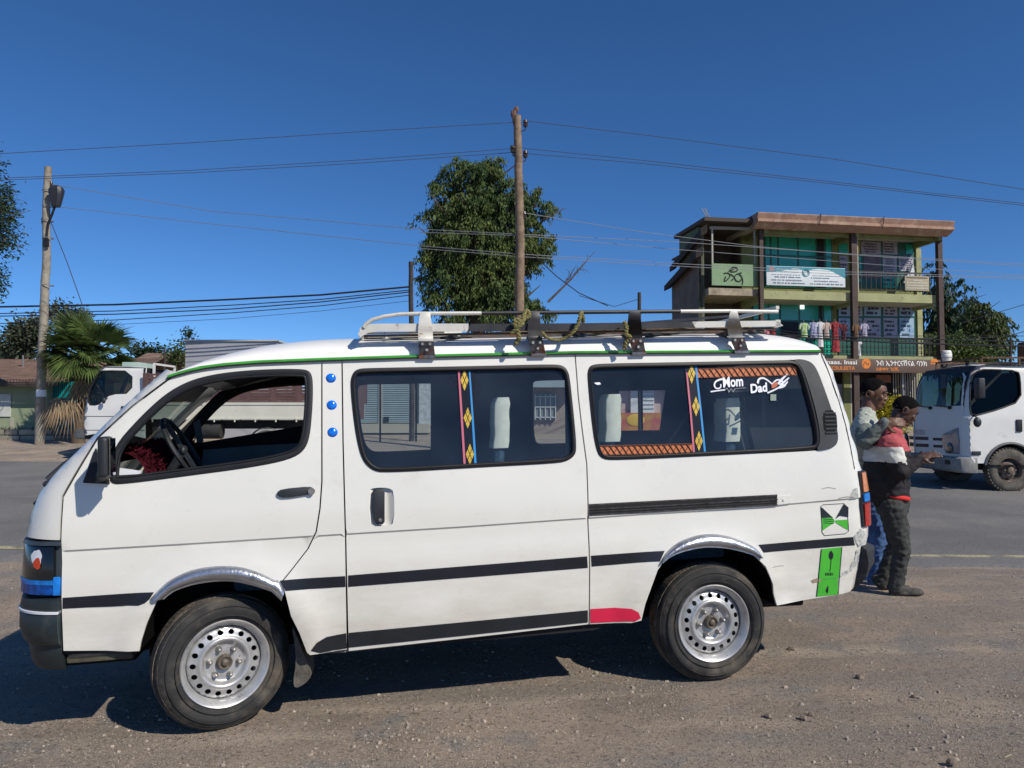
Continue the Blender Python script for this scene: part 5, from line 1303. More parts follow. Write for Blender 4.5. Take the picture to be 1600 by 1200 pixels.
for y in (650.5, 672): mb = MB(); a, b = lp(129.5, y), lp(226, y); mb.bar((a[0] + .03, .0, a[1]), (b[0], -.002, b[1]), .012, .014); mb.build('body_crease', tgrey, TL2)
mb = MB(); q0_, q1_ = lp(116, 672), lp(130, 686); mb.bb((q0_[0], .0, q1_[1]), (q1_[0], 1.8, q0_[1])); mb.build('front_bumper', tgrey, TL2, bevel=.04)
mb = MB(); a, b = lp(178, 564), lp(205, 572); mb.bb((a[0], .4, b[1]), (b[0], 1.3, a[1])); mb.build('roof_lamp_box', mat('pale_green_lamp', (.35, .45, .40), .5), TL2, bevel=.02)
# cargo body
L0, L1 = lp(229, 600)[0], lp(548, 600)[0]
zt2, zm2, zm3, zl2 = lp(250, 583)[1], lp(300, 629)[1], lp(300, 633)[1], lp(300, 655)[1]
for yy, nm in ((-.06, 'cargo_side'), (1.84, 'far_cargo_side')):
    mb = MB(); n = 8; step = (L1 - L0) / n
    for i in range(n + 1): mb.bb((L0 + i * step - .07, yy, zm2), (L0 + i * step + .07, yy + .035, zt2))
    for k in range(9):
        z = lerp(zm2 + .02, zt2 - .03, k / 8)
        mb.bb((L0, yy + .008, z - .030), (L1, yy + .03, z + .018))
    mb.build(nm, tbrown, TL2)
    mb = MB(); mb.bb((L0, yy - .02, zl2 + .02), (L1, yy + .04, zm2)); mb.bb((L0, yy - .04, zm2 - .06), (L1, yy - .02, zm2)); mb.bb((L0, yy - .045, zl2), (L1, yy + .04, zl2 + .03))
    for i in range(10): x = L0 + .2 + i * (L1 - L0) / 10; mb.bb((x, yy - .05, zl2 - .07), (x + .03, yy - .03, zl2 + .02))
    mb.build('lower_' + nm, tcream, TL2)
mb = MB(); mb.bb((L0, -.02, zm2 + .1), (L0 + .05, 1.84, zt2)); mb.build('cargo_headboard', tbrown, TL2)
mb = MB(); mb.bb((L1 - .05, -.02, zl2), (L1, 1.84, zt2)); mb.build('cargo_end', tbrown, TL2)
mb = MB(); mb.bb((L0, -.02, zl2 - .0), (L1, 1.84, zl2 + .05)); mb.build('cargo_floor', M['inner'], TL2)
mb = MB(); mb.bb((cab2[0][0] + .2, .5, zl2 - .25), (L1, .65, zl2 - .03)); mb.bb((cab2[0][0] + .2, 1.15, zl2 - .25), (L1, 1.3, zl2 - .03)); mb.bb((L0 + .15, .05, zl2 - .45), (L0 + .9, .5, zl2 - .1)); mb.cyl((L0 + 1.2, .1, zl2 - .3), (L0 + 1.9, .1, zl2 - .3), .20); mb.build('chassis', tsteel, TL2)
mb = MB(); a = lp(232, 583)[0]; mb.bar((a, .3, zl2), (a, .3, cab2[8][1] + .1), .05, .05); mb.bar((a, 1.5, zl2), (a, 1.5, cab2[8][1] + .1), .05, .05); mb.bar((a, .3, cab2[8][1] + .1), (a, 1.5, cab2[8][1] + .1), .05, .05); mb.build('headboard_frame', tw, TL2)
xw = lp(414, 690)[0]
for x in (cw2[0], xw):
    for y, f in ((.12, False), (1.68, True)): twheel(TL2, (x, y, R2), R2, .2, f)
mb = MB(); mb.lathe([(R2 * 1.25, -.02), (R2 * 1.25, .12), (R2 * 1.2, .12), (R2 * 1.2, -.02)], (xw, .05, R2), n=32); mb.v = [V((v.x, v.y, max(v.z, R2))) for v in mb.v]; mb.build('mudguard', tcream, TL2)
# ================================================================== people
def fuse(mb, name, m, parent, vox=.007, sm=3, fr=None, picker=None, disp=None, angle=180):
    o = mb.build('tmp', m, None)
    r = o.modifiers.new('r', 'REMESH'); r.mode = 'VOXEL'; r.voxel_size = vox; r.use_smooth_shade = True
    s = o.modifiers.new('s', 'SMOOTH'); s.iterations = sm; s.factor = .5
    bpy.context.view_layer.update(); dg = bpy.context.evaluated_depsgraph_get(); me = bpy.data.meshes.new_from_object(o.evaluated_get(dg)); me.name = name
    bpy.data.objects.remove(o)
    F_ = FRM[parent.name] if parent else None
    me.materials.clear()
    for q in (m if isinstance(m, (list, tuple)) else [m]): me.materials.append(q)
    if disp:
        ns = [v.normal.copy() for v in me.vertices]
        for v, n in zip(me.vertices, ns): v.co += n * disp(v.co)
    if picker:
        for p in me.polygons: p.material_index = picker(p.center)
    for p in me.polygons: p.use_smooth = True
    if F_:
        for v in me.vertices: v.co = F_.li(v.co)
    o = bpy.data.objects.new(name, me); COL.objects.link(o); o.parent = parent; return o
skin_m = mat('brown_skin', (.135, .065, .040), .5, 0, .4, var=.15, vs=14)
skin2_m = mat('dark_brown_skin', (.085, .045, .032), .5, 0, .4, var=.15, vs=14)
hair_m = mat('black_hair', (.008, .007, .007), .95, 0, .1, bump=1, bs=260, dist=.01)
nail_m = mat('finger_nail', (.42, .28, .22), .4)
eyew = mat('eye_white', (.20, .16, .14), .6); eyeb = mat('eye_dark', (.01, .007, .005), .15)
def basis(f, up=V((0, 0, 1))):
    f = f.normalized(); r = f.cross(up).normalized(); u = r.cross(f); return f, r, u
def head(mb, c, f, r, u, s=1.):
    """face looks along f, r = its right, u = crown"""
    R = Matrix((f, r, u)).transposed()
    P = lambda a, b, d: c + (f * a + r * b + u * d) * s
    mb.ell(P(-.012, 0, .030), (.098 * s, .074 * s, .092 * s), R, 12); mb.ell(P(.022, 0, -.020), (.062 * s, .060 * s, .085 * s), R, 10); mb.ell(P(.050, 0, -.080), (.030 * s, .034 * s, .026 * s), R, 8)
    mb.cap(P(-.01, .035, -.05), P(.045, .02, -.082), .022 * s, .02 * s, 8); mb.cap(P(-.01, -.035, -.05), P(.045, -.02, -.082), .022 * s, .02 * s, 8)
    mb.cap(P(.076, 0, .022), P(.092, 0, -.016), .009 * s, .013 * s, 8); mb.ell(P(.087, .013, -.021), .010 * s, None, 6); mb.ell(P(.087, -.013, -.021), .010 * s, None, 6)
    mb.cap(P(.074, .038, .034), P(.080, .010, .032), .011 * s, .010 * s, 8); mb.cap(P(.074, -.038, .034), P(.080, -.010, .032), .011 * s, .010 * s, 8)
    mb.ell(P(.058, .040, -.012), (.02 * s, .02 * s, .022 * s), R, 6); mb.ell(P(.058, -.040, -.012), (.02 * s, .02 * s, .022 * s), R, 6)
    mb.cap(P(.082, .018, -.048), P(.082, -.018, -.048), .0085 * s, .0085 * s, 8); mb.cap(P(.079, .015, -.060), P(.079, -.015, -.060), .0095 * s, .0095 * s, 8)
    for sd in (-1, 1):
        mb.ell(P(-.012, .076 * sd, .000), (.017 * s, .007 * s, .028 * s), R, 7); mb.tube([P(-.030 + .0 * k, .080 * sd, .0) + (f * (.016 * cos(t)) + u * (.026 * sin(t))) * s for k, t in enumerate([pi * .1 + i * pi * .2 for i in range(9)])], .006 * s, 6)
    return P
def eyes(P, s, parent, cc):
    for sd in (-1, 1):
        mb = MB(); mb.ell(P(.069, .030 * sd, .016), .0105 * s, None, 8); e = mb.build('eye', eyew, parent, world=True)
        mb = MB(); mb.ell(P(.0765, .030 * sd + .0, .015), .0062 * s, None, 6); mb.build('pupil', eyeb, e, world=True)
        mb = MB(); mb.cap(P(.084, .018 * sd, .042), P(.074, .048 * sd, .044), .0045 * s, .003 * s, 6); mb.build('eyebrow', hair_m, parent, world=True)
def haircap(c, f, r, u, s, parent, front=.055, low=-.045):
    R = Matrix((f, r, u)).transposed(); mb = MB(); mb.ell(c + (f * -.014 + u * .036) * s, (.0985 * s, .0765 * s, .0935 * s), R, 22)
    keep = []
    o = mb; vs = o.v
    def ok(p):
        q = p - c; a, b, d = q.dot(f) / s, q.dot(r) / s, q.dot(u) / s
        hl = pl(a, [(-.2, low), (-.03, low + .02), (-.008, .018), (.02, .052), (.05, .082), (.2, .082)]); return d > hl
    n = len(vs); ks = [ok(p) for p in vs]; fs = [fc for fc in o.f if sum(ks[i] for i in fc) >= len(fc) - 1]
    used = sorted({i for fc in fs for i in fc}); mp = {i: k for k, i in enumerate(used)}
    m2 = MB(); vv = [vs[i] + (vs[i] - c).normalized() * noise.noise(vs[i] * 90) * .008 for i in used]; inner = [c + (p - c) * .93 for p in vv]; k = len(vv)
    m2.add(vv + inner, [[mp[i] for i in fc] for fc in fs] + [[mp[i] + k for i in fc][::-1] for fc in fs]); 
    ec = {}
    for fc in fs:
        for a, b in zip(fc, fc[1:] + fc[:1]): ec[(mp[a], mp[b])] = 1
    m2.add([], []); base = 0
    for a, b in list(ec):
        if (b, a) not in ec: m2.f.append([a, b, b + k, a + k]); m2.sm.append(True); m2.mi.append(0)
    return m2.build('hair', hair_m, parent, world=True, angle=180)
def hand(mb, w_, d, palmn, s=1., curl=.5, spread=1.):
    """w_ wrist, d direction of the hand, palmn the way the palm faces"""
    d = d.normalized(); sd = d.cross(palmn).normalized(); pn = sd.cross(d).normalized()
    R = Matrix((d, sd, pn)).transposed(); pc = w_ + d * .045 * s
    mb.ell(pc, (.050 * s, .041 * s, .017 * s), R, 8); mb.cap(w_ - d * .02, w_ + d * .03, .026 * s, .022 * s, 8); tips = []
    for i, (o_, L_) in enumerate(((-.029, .072), (-.010, .080), (.009, .076), (.027, .060))):
        p = pc + d * .036 * s + sd * o_ * s; dd = (d + sd * o_ * 3 * spread).normalized(); r_ = .0088 * s
        for k, (f_, c_) in enumerate(((.45, curl * .6), (.32, curl * 1.1), (.23, curl * 1.5))):
            e = (dd * cos(c_ * (1 + .12 * i)) + pn * sin(c_ * (1 + .12 * i))).normalized(); q = p + e * L_ * f_ * s; mb.cap(p, q, r_, r_ * .9, 8); p = q; r_ *= .9
        tips.append((p, e))
    t0 = pc - d * .022 * s - sd * .034 * s; t1 = t0 + (d * .5 - sd * .75 + pn * .35).normalized() * .034 * s; t2 = t1 + (d * .85 - sd * .25 + pn * .45).normalized() * .030 * s
    mb.cap(t0, t1, .014 * s, .011 * s, 8); mb.cap(t1, t2, .011 * s, .009 * s, 8); tips.append((t2, (t2 - t1).normalized())); return tips
def folds(sc, amp, seed=0): return lambda p: amp * (noise.noise(V((p.x * sc, p.y * sc, p.z * sc * 1.7 + seed))) + .5 * noise.noise(V((p.x * sc * 2.6, p.y * sc * 2.6, p.z * sc * 4 + seed))))
def shoe(mb, heel, toe, h=.07, w_=.042):
    d = (toe - heel).normalized(); sd = V((-d.y, d.x, 0)); R = Matrix((d, sd, V((0, 0, 1)))).transposed(); L_ = (toe - heel).length
    mb.ell(heel + d * L_ * .22 + V((0, 0, .030)), (L_ * .26, .040, .042), R, 8); mb.ell(heel + d * L_ * .68 + V((0, 0, .022)), (L_ * .33, .050, .036), R, 8); mb.ell(heel + d * L_ * .5 + V((0, 0, .012)), (L_ * .50, .042, .018), R, 8); mb.cap(heel + d * L_ * .25 + V((0, 0, .05)), heel + d * L_ * .5 + V((0, 0, .045)), .040, .030, 8)
# ---------------- man in front: red, white and black jacket
YA = 6.2
def ja(px, py, dy=0.): return at(px, py, YA + dy)
ga = gat(1398, 934); ga.y = YA; ga.z = gz(ga.x, YA)
PA = empty('person', 'man in red, white and black jacket walking with head bowed behind the minibus', 'person', Fr(ga), 'two men walking behind the minibus')
hc = ja(1414, 644); f, r, u = basis(V((.86, -.12, -.50)))
mb = MB(); P = head(mb, hc, f, r, u, 1.0)
nb = ja(1396, 676); mb.cap(nb, hc + f * -.035 - u * .03, .058, .054)
sR, sL = ja(1391, 695, -.17), ja(1389, 692, .17); eR = ja(1408, 737, -.20); wR = ja(1437, 716, -.22); eL = ja(1412, 735, .15); wL = ja(1435, 722, .02)
hp_ = ja(1394, 790); ch = ja(1388, 710); ab = ja(1389, 750)
mb.cap(ch, ab, .125, .115); mb.cap(ab, hp_, .115, .115); mb.cap(sR, sL, .07, .07)
mb.cap(sR, eR, .052, .042); mb.cap(eR, wR, .040, .026); mb.cap(sL, eL, .052, .042); mb.cap(eL, wL, .04, .026)
tips = hand(mb, wR, (ja(1462, 708, -.24) - wR), V((.1, .6, -.8)).normalized(), 1.0, .35); hand(mb, wL, (ja(1452, 716, .0) - wL), V((0, -.5, .4)), .95, .5)
hR, hL = ja(1395, 795, -.09), ja(1391, 795, .09); kR = ja(1409, 858, -.09); aR = ja(1399, 914, -.07); kL = ja(1401, 850, .10); aL = ja(1376, 903, .12)
for h_, k_2, a_ in ((hR, kR, aR), (hL, kL, aL)): mb.cap(h_, k_2, .085, .055); mb.cap(k_2, a_, .052, .035)
fuse(mb, 'body', skin2_m, PA, .006, 2)
eyes(P, 1.0, PA, hc); haircap(hc, f, r, u, 1.0, PA)
for i, (p, e) in enumerate(tips):
    mb = MB(); mb.ell(p + V((0, -.006, .005)), (.006, .004, .005), None, 5); mb.build('fingernail', nail_m, PA, world=True)
mb = MB(); mb.cap(nb + V((-.01, 0, -.02)), ch, .085, .16); mb.cap(ch, ja(1386, 745), .165, .165); mb.cap(ja(1386, 745), ja(1390, 772), .165, .150); mb.cap(sR, sL, .085, .085); mb.cap(ja(1372, 712, .0), ja(1372, 760, 0), .11, .12)
mb.cap(sR, eR, .082, .066); mb.cap(eR, wR, .064, .040); mb.cap(sL, eL, .082, .066); mb.cap(eL, wL, .064, .04)
jp = mat('faded_red_cloth', (.40, .075, .085), .85, var=.12, vs=14, bump=.2, bs=60); jw = mat('white_cloth', (.62, .62, .58), .85, var=.08, vs=10); jb = mat('black_cloth', (.012, .010, .013), .8, var=.4, vs=12, bump=.3, bs=60)
zpA = ja(1390, 704).z; zwA = ja(1390, 722).z
xA = ja(1390, 700).x
def pickA(p):
    q = (p.x - xA); e = .015 * noise.noise(p * 9)
    lo = pl(q, [(-.3, 0), (-.05, -.0), (.0, -.01), (.12, -.10), (.25, -.02)])
    if p.x > eR.x + .02 and p.z < zpA: return 2
    if p.z > zpA + lo + .04 + e: return 0
    if p.z > zwA + lo + .01 + e: return 1
    return 2
fuse(mb, 'jacket', [jp, jw, jb], PA, .011, 3, picker=pickA, disp=folds(13, .013, 3))
mb = MB(); mb.tube([ja(1375 + 44 * (.5 - .5 * cos(t)) - 4, 775 - 3 * cos(t), .0) + V((0, -.14 * sin(t), 0)) for t in [2 * pi * i / 24 for i in range(25)]], .020, 8, False)
fuse(mb, 'red_shirt_hem', mat('bright_red_cloth', (.60, .025, .02), .8), PA, .01, 1, disp=folds(14, .006, 5))
mb = MB(); mb.cap(ja(1393, 780), hp_, .135, .125)
for h_, k_2, a_, w0 in ((hR, kR, aR, .105), (hL, kL, aL, .092)): mb.cap(h_, k_2, w0 * .95, .068); mb.cap(k_2, a_ - V((0, 0, .03)), .066, .056)
fuse(mb, 'trousers', mat('charcoal_trousers', (.040, .042, .040), .9, var=.3, vs=12, bump=.3, bs=90), PA, .010, 2, disp=folds(22, .011, 1))
sh_m = mat('dusty_dark_shoe', (.06, .055, .048), .8, var=.3, vs=20)
for a_, tx, ty in ((aR, 1426, 0), (aL, 1392, .1)):
    mb = MB(); gzv = gz(a_.x, a_.y); heel = V((a_.x - .03, a_.y, gzv)) if a_ is aR else V((a_.x - .07, a_.y, gzv + .06)); toe = V((a_.x + .21, a_.y - .03, gzv)) if a_ is aR else V((a_.x + .11, a_.y, gzv)); shoe(mb, heel, toe); mb.v = [V((v.x, v.y, max(v.z, gz(v.x, v.y) + .002))) for v in mb.v]
    fuse(mb, 'shoe', sh_m, PA, .008, 2)
# ---------------- man behind: grey patterned shirt, blue jeans
YB = 6.62
def jb_(px, py, dy=0.): return at(px, py, YB + dy)
gb = gat(1362, 915); gb.y = YB; gb.z = gz(gb.x, YB)
PB = empty('person', 'man in pale grey patterned sweatshirt and blue jeans holding the other by the neck', 'person', Fr(gb), 'two men walking behind the minibus')
hc = jb_(1366, 617); f, r, u = basis(V((.80, -.52, -.20)))
mb = MB(); P = head(mb, hc, f, r, u, 1.1)
nb = jb_(1356, 648); mb.cap(nb, hc + f * -.03 - u * .03, .062, .058)
sR, sL = jb_(1350, 661, -.16), jb_(1352, 659, .18); eR = jb_(1352, 690, -.46); wR = jb_(1381, 661, -.55)
ch = jb_(1350, 690); hp_ = jb_(1361, 780); mb.cap(ch, hp_, .13, .115); mb.cap(sR, sL, .07, .07)
mb.cap(sR, eR, .052, .044); mb.cap(eR, wR, .042, .028); eL = jb_(1345, 725, .25); wL = jb_(1350, 765, .22); mb.cap(sL, eL, .052, .042); mb.cap(eL, wL, .04, .028)
tips = hand(mb, wR, jb_(1405, 659, -.58) - wR, V((.25, .8, -.35)), 1.12, .42, .6); hand(mb, wL, V((.1, 0, -1)), V((0, -1, 0)), 1., .5)
hR, hL = jb_(1361, 785, -.09), jb_(1361, 785, .09); kR = jb_(1374, 845, -.10); aR = jb_(1366, 908, -.10); kL = jb_(1366, 848, .10); aL = jb_(1350, 902, .10)
for h_, k_2, a_ in ((hR, kR, aR), (hL, kL, aL)): mb.cap(h_, k_2, .088, .058); mb.cap(k_2, a_, .054, .036)
fuse(mb, 'body', skin_m, PB, .006, 2)
eyes(P, 1.1, PB, hc); haircap(hc, f, r, u, 1.1, PB)
mb = MB(); mb.cap(nb + V((-.01, 0, -.0)), ch, .078, .155); mb.cap(nb, sR, .07, .08); mb.cap(nb, sL, .07, .08); mb.cap(ch, jb_(1354, 745), .16, .145); mb.cap(jb_(1354, 745), jb_(1359, 772), .145, .135); mb.cap(sR, sL, .085, .085)
mb.cap(sR, eR, .080, .068); mb.cap(eR, wR, .066, .044); mb.cap(sL, eL, .08, .066); mb.cap(eL, wL, .062, .042)
sh1 = bpy.data.materials.new('patterned_shirt_cloth'); sh1.use_nodes = True; N, L = nodes(sh1); b = N['Principled BSDF']; b.inputs['Roughness'].default_value = .9
tc = N.new('ShaderNodeTexCoord'); wv = N.new('ShaderNodeTexNoise'); wv.inputs['Scale'].default_value = 16; wv.inputs['Detail'].default_value = 3; wv.inputs['Distortion'].default_value = 2.5; L.new(tc.outputs['Object'], wv.inputs['Vector'])
cr = N.new('ShaderNodeValToRGB'); L.new(wv.outputs['Fac'], cr.inputs[0]); e = cr.color_ramp.elements; e[0].position = .38; e[0].color = (.44, .47, .41, 1); e[1].position = .43; e[1].color = (.07, .085, .08, 1)
x = e.new(.455); x.color = (.46, .49, .42, 1); x = e.new(.60); x.color = (.43, .46, .40, 1); x = e.new(.63); x.color = (.12, .14, .13, 1); x = e.new(.65); x.color = (.44, .47, .41, 1)
L.new(cr.outputs[0], b.inputs['Base Color'])
sh2 = mat('grey_green_sleeve_cloth', (.13, .155, .145), .9, var=.1, vs=12)
mid = sR.lerp(eR, .55)
fuse(mb, 'sweatshirt', [sh1, sh2], PB, .011, 3, picker=lambda p: 1 if (p.y < mid.y and p.x > mid.x - .2 and (p - wR).length < (eR - wR).length + .14) else 0, disp=folds(14, .012, 8))
mb = MB(); mb.cap(jb_(1359, 772), hp_, .13, .125)
for h_, k_2, a_ in ((hR, kR, aR), (hL, kL, aL)): mb.cap(h_, k_2, .102, .078); mb.cap(k_2, a_ - V((0, 0, .03)), .074, .060)
fuse(mb, 'jeans', mat('blue_denim', (.035, .085, .24), .9, col2=(.08, .17, .38), vs=7, bump=.3, bs=90), PB, .010, 2, disp=folds(22, .010, 4))
for a_ in (aR, aL):
    mb = MB(); gzv = gz(a_.x, a_.y); shoe(mb, V((a_.x - .05, a_.y, gzv)), V((a_.x + .19, a_.y - .03, gzv))); mb.v = [V((v.x, v.y, max(v.z, gz(v.x, v.y) + .002))) for v in mb.v]
    fuse(mb, 'shoe', sh_m, PB, .008, 2)
# ================================================================== poles, wires
wood = mat('weathered_pole_wood', (.23, .165, .115), .9, 0, .2, var=.25, vs=6, bump=.6, bs=30, dirt=((.10, .07, .05), 5, .52, .75))
wood2 = mat('grey_pole_wood', (.30, .27, .22), .9, 0, .2, var=.2, vs=5, bump=.4, bs=40, dirt=((.16, .12, .09), 3, .5, .7))
dwood = mat('dark_pole_wood', (.045, .035, .03), .9, var=.3, vs=10)
wire_m = mat('black_cable', (.012, .013, .02), .6); wire_u = mat('grey_blue_wire', (.06, .075, .11), .6); wire_l = mat('aluminium_wire', (.30, .31, .33), .5, .4)
porc = mat('dark_insulator', (.05, .035, .035), .3)
def pole(name, label, P, r, Y, m, cat='utility pole', group=None):
    """P: pixel path from the base to the top"""
    b = at(P[0][0], P[0][1], Y); e = empty(name, label, cat, Fr((b.x, Y, min(b.z, gz(b.x, Y)) - .0)), group)
    mb = MB(); pts = [V((b.x, Y, gz(b.x, Y) - .05))] + [at(x, y, Y) for x, y in P]; Q = []
    for i in range(len(pts) - 1):
        for k in range(4): Q.append(pts[i].lerp(pts[i + 1], k / 4))
    Q.append(pts[-1]); n = len(Q) - 1
    Q = [q + V((noise.noise(V((i * .7, Y, 0))) * .02, 0, 0)) for i, q in enumerate(Q)]
    mb.tube(Q, [lerp(r[0], r[1], i / n) for i in range(n + 1)], 12); mb.build('shaft', m, e, world=True); return e
def insul(e, px, py, Y, dx=.0, r=.07):
    c = at(px, py, Y); mb = MB(); mb.lathe([(.0001, -.10), (r * .7, -.09), (r, -.03), (r * .6, -.01), (r, .02), (r * .75, .09), (.0001, .10)], c, 'z', 14)
    mb.tube([c + V((0, 0, -.08)), c + V((0, 0, -.17)), c + V((dx, 0, -.22))], .014, 6); mb.build('insulator', porc, e, world=True)
P1 = pole('utility_pole', 'tall brown wooden pole rising in front of the big tree', [(812, 540), (812, 440), (813, 380), (811, 300), (809.5, 230), (808, 181)], (.13, .10), 20, wood)
mb = MB(); mb.tube([at(805, 196, 20), at(803, 180, 20), at(806, 167, 20)], [.05, .07, .03], 8); mb.ell(at(801, 178, 20), (.05, .05, .11)); mb.ell(at(807, 171, 20), (.06, .05, .09)); mb.build('top_insulator', mat('rusty_top_fitting', (.14, .07, .05), .8, var=.4, vs=30), P1, world=True)
for px, py, dx in ((821, 193, -.12), (803, 233, .1), (821, 241, -.12), (819, 336, -.08), (801, 233, .1)): insul(P1, px, py, 20, dx)
P2 = pole('lamp_pole', 'leaning pale pole with a dark street lamp at its top', [(62, 692), (63, 640), (66, 560), (69, 480), (73, 400), (72, 330), (75.5, 261)], (.145, .10), 23, wood2)
c = at(88, 306, 22.8); mb = MB(); mb.rings([[c + V((sx * w_, sy * d_, z)) for sx, sy in ((-1, -.6), (-.6, -1), (.6, -1), (1, -.6), (1, .6), (.6, 1), (-.6, 1), (-1, .6))] for z, w_, d_ in ((-.34, .10, .08), (-.28, .12, .1), (0, .18, .13), (.16, .20, .15), (.26, .16, .12), (.31, .07, .06))])
mb.build('lamp_head', mat('dark_lamp_housing', (.02, .022, .028), .5, 0, .5), P2, world=True)
mb = MB(); mb.tube([at(86, 322, 22.8), at(81, 336, 22.8), at(75, 350, 22.9), at(73.5, 362, 22.9), at(72, 384, 22.85)], .035, 8); mb.bb(at(69.5, 386, 22.88), at(74.5, 372, 22.80)); mb.build('lamp_arm', M['black'], P2, world=True)
mb = MB()
for y in (298, 322, 345, 372, 446): a, b = at(71, y, 23), at(79, y, 23); mb.tube([((a + b) / 2) + V((cos(t) * .15, sin(t) * .15, 0)) for t in [2 * pi * i / 14 for i in range(15)]], .014, 5)
mb.build('wire_tie', wire_l, P2, world=True)
for px, py in ((80, 288), (67, 345)): insul(P2, px, py, 23, 0, .05)
mb = MB(); q = [at(60.5, 609, 22.82), at(70.5, 609, 22.82), at(70, 620, 22.82), at(60, 620, 22.82)]; mb.add([q[0] + V((0, .05, 0)), q[1] + V((0, .05, 0)), q[2] + V((0, .05, 0)), q[3] + V((0, .05, 0))], [(0, 1, 2, 3)]); 
cc = (q[0] + q[2]) / 2; mb = MB(); mb.rings([[V((at(65.3, y, 23).x + .150 * cos(t), 23 + .150 * sin(t), at(65.3, y, 23).z)) for t in [-pi * .95 + i * pi * .9 / 8 for i in range(9)]] for y in (609, 620)], False, False); mb.build('white_poster', M['white'], P2, world=True)
pole('utility_pole', 'short dark pole between the cable bundle and the big tree', [(644, 545), (642, 470), (642, 409)], (.085, .07), 24, dwood)
pole('utility_pole', 'stub of a dark pole above the roof rack right of the bare branch', [(999, 540), (999, 457)], (.07, .06), 26, dwood)
pole('utility_pole', 'thin dark post behind the white cargo truck cab', [(257, 590), (257, 543)], (.05, .04), 30, dwood)
pole('utility_pole', 'thin grey mast far right beyond the light truck', [(1579, 580), (1579, 528)], (.07, .06), 40, dwood)

def wire(name, A, r, Y, m, label, group=None, sag=0, cat='wire', n=40):
    pts = [(p[0], p[1], p[2] if len(p) > 2 else Y) for p in A]; P = [at(*p) for p in pts]; Q = []
    for i in range(len(P) - 1):
        a, b = P[i], P[i + 1]; k = max(2, int(n * (b - a).length / 20))
        for j in range(k): t = j / k; Q.append(a.lerp(b, t) - V((0, 0, 4 * sag * t * (1 - t))))
    Q.append(P[-1]); mb = MB(); mb.tube(Q, r, 5); o = mb.build(name, m, loc=P[0]); tag(o, label, cat, group); return o
WG = 'overhead wires'
wire('overhead_wire', [(-260, 250), (0, 240), (300, 223), (560, 206), (806, 191)], .0085, 20, wire_u, 'topmost single wire running left from the tall wooden pole', WG)
wire('overhead_wire', [(-260, 283), (0, 278.5), (300, 266), (560, 250), (803, 232)], .0085, 20, wire_u, 'upper wire of the close pair running left from the tall pole', WG)
wire('overhead_wire', [(-260, 286), (0, 281.5), (300, 270), (560, 255), (805, 238)], .0085, 20.3, wire_u, 'lower wire of the close pair running left from the tall pole', WG)
wire('overhead_wire', [(823, 189), (1000, 210), (1300, 248), (1600, 296), (1900, 350)], .0085, 20, wire_u, 'topmost single wire running right from the tall wooden pole', WG)
wire('overhead_wire', [(812, 231), (1000, 250), (1300, 284), (1600, 318), (1900, 356)], .0085, 20, wire_u, 'upper wire of the close pair running right from the tall pole', WG)
wire('overhead_wire', [(823, 240), (1000, 255), (1300, 287), (1600, 321), (1900, 360)], .0085, 20.3, wire_u, 'lower wire of the close pair running right from the tall pole', WG)
WL = 'pale low wires'
for i, (A, lb_) in enumerate((([(80, 288, 23), (330, 330, 22), (655, 358, 20.5), (812, 366, 20), (1060, 378, 22), (1300, 395, 25), (1600, 413, 27), (1800, 424, 28)], 'pale wire crossing the tree and the upper balcony, second highest'),
        ([(820, 333, 20), (1000, 362, 21), (1180, 385, 23), (1330, 398, 25), (1600, 416, 27), (1800, 428, 28)], 'pale wire leaving the tall pole highest and crossing the balcony'),
        ([(655, 363, 20.5), (812, 368, 20), (1060, 390, 22), (1300, 408, 25), (1600, 431, 27), (1800, 446, 28)], 'pale wire crossing the green glass just above the white banner'),
        ([(80, 322, 23), (330, 350, 22), (655, 384, 20.5), (812, 397, 20), (1060, 412, 22), (1300, 424, 25), (1600, 434, 27), (1800, 442, 28)], 'pale wire passing over the white banner near its top edge'),
        ([(655, 388, 20.5), (812, 401, 20), (1060, 416, 22), (1300, 428, 25), (1600, 435.5, 27), (1800, 440, 28)], 'lowest of the pale wires crossing the middle of the banner'))):
    wire('low_wire', A, .0085, 20, wire_l, lb_, WL)
CG = 'sagging black cables'
for A, r, lb_ in (([(-250, 480), (0, 479.5), (180, 476), (360, 468), (500, 461), (642, 448)], .030, 'thickest black cable sagging left from the short dark pole'),
        ([(-250, 491), (0, 490), (180, 486), (360, 477), (500, 468), (642, 453)], .016, 'black cable just under the thickest one'),
        ([(-250, 495), (0, 494), (180, 491), (360, 483), (500, 472), (642, 456)], .018, 'third black cable from the top of the sagging bundle'),
        ([(-250, 508), (0, 505.5), (180, 500), (360, 489), (500, 478), (642, 461)], .014, 'fourth black cable low over the palm'),
        ([(0, 509.5), (180, 507), (360, 498), (500, 486), (642, 470)], .007, 'thin lowest wire of the sagging bundle')):
    wire('black_cable', A, r, 24, wire_m, lb_, CG)
wire('stay_wire', [(79, 345, 23), (105, 410, 23), (137, 500, 23)], .012, 23, wire_m, 'thin stay wire slanting down from the lamp pole to the palm')
wire('stay_wire', [(838, 402, 20), (870, 432, 20.5), (905, 458, 21), (950, 478, 22)], .014, 20, wire_m, 'dark wire slanting down right from the big tree past the bare branch')
wire('stay_wire', [(905, 462, 24), (960, 479, 25), (999, 467, 26)], .010, 24, wire_m, 'thin loop of wire hanging to the pole stub')
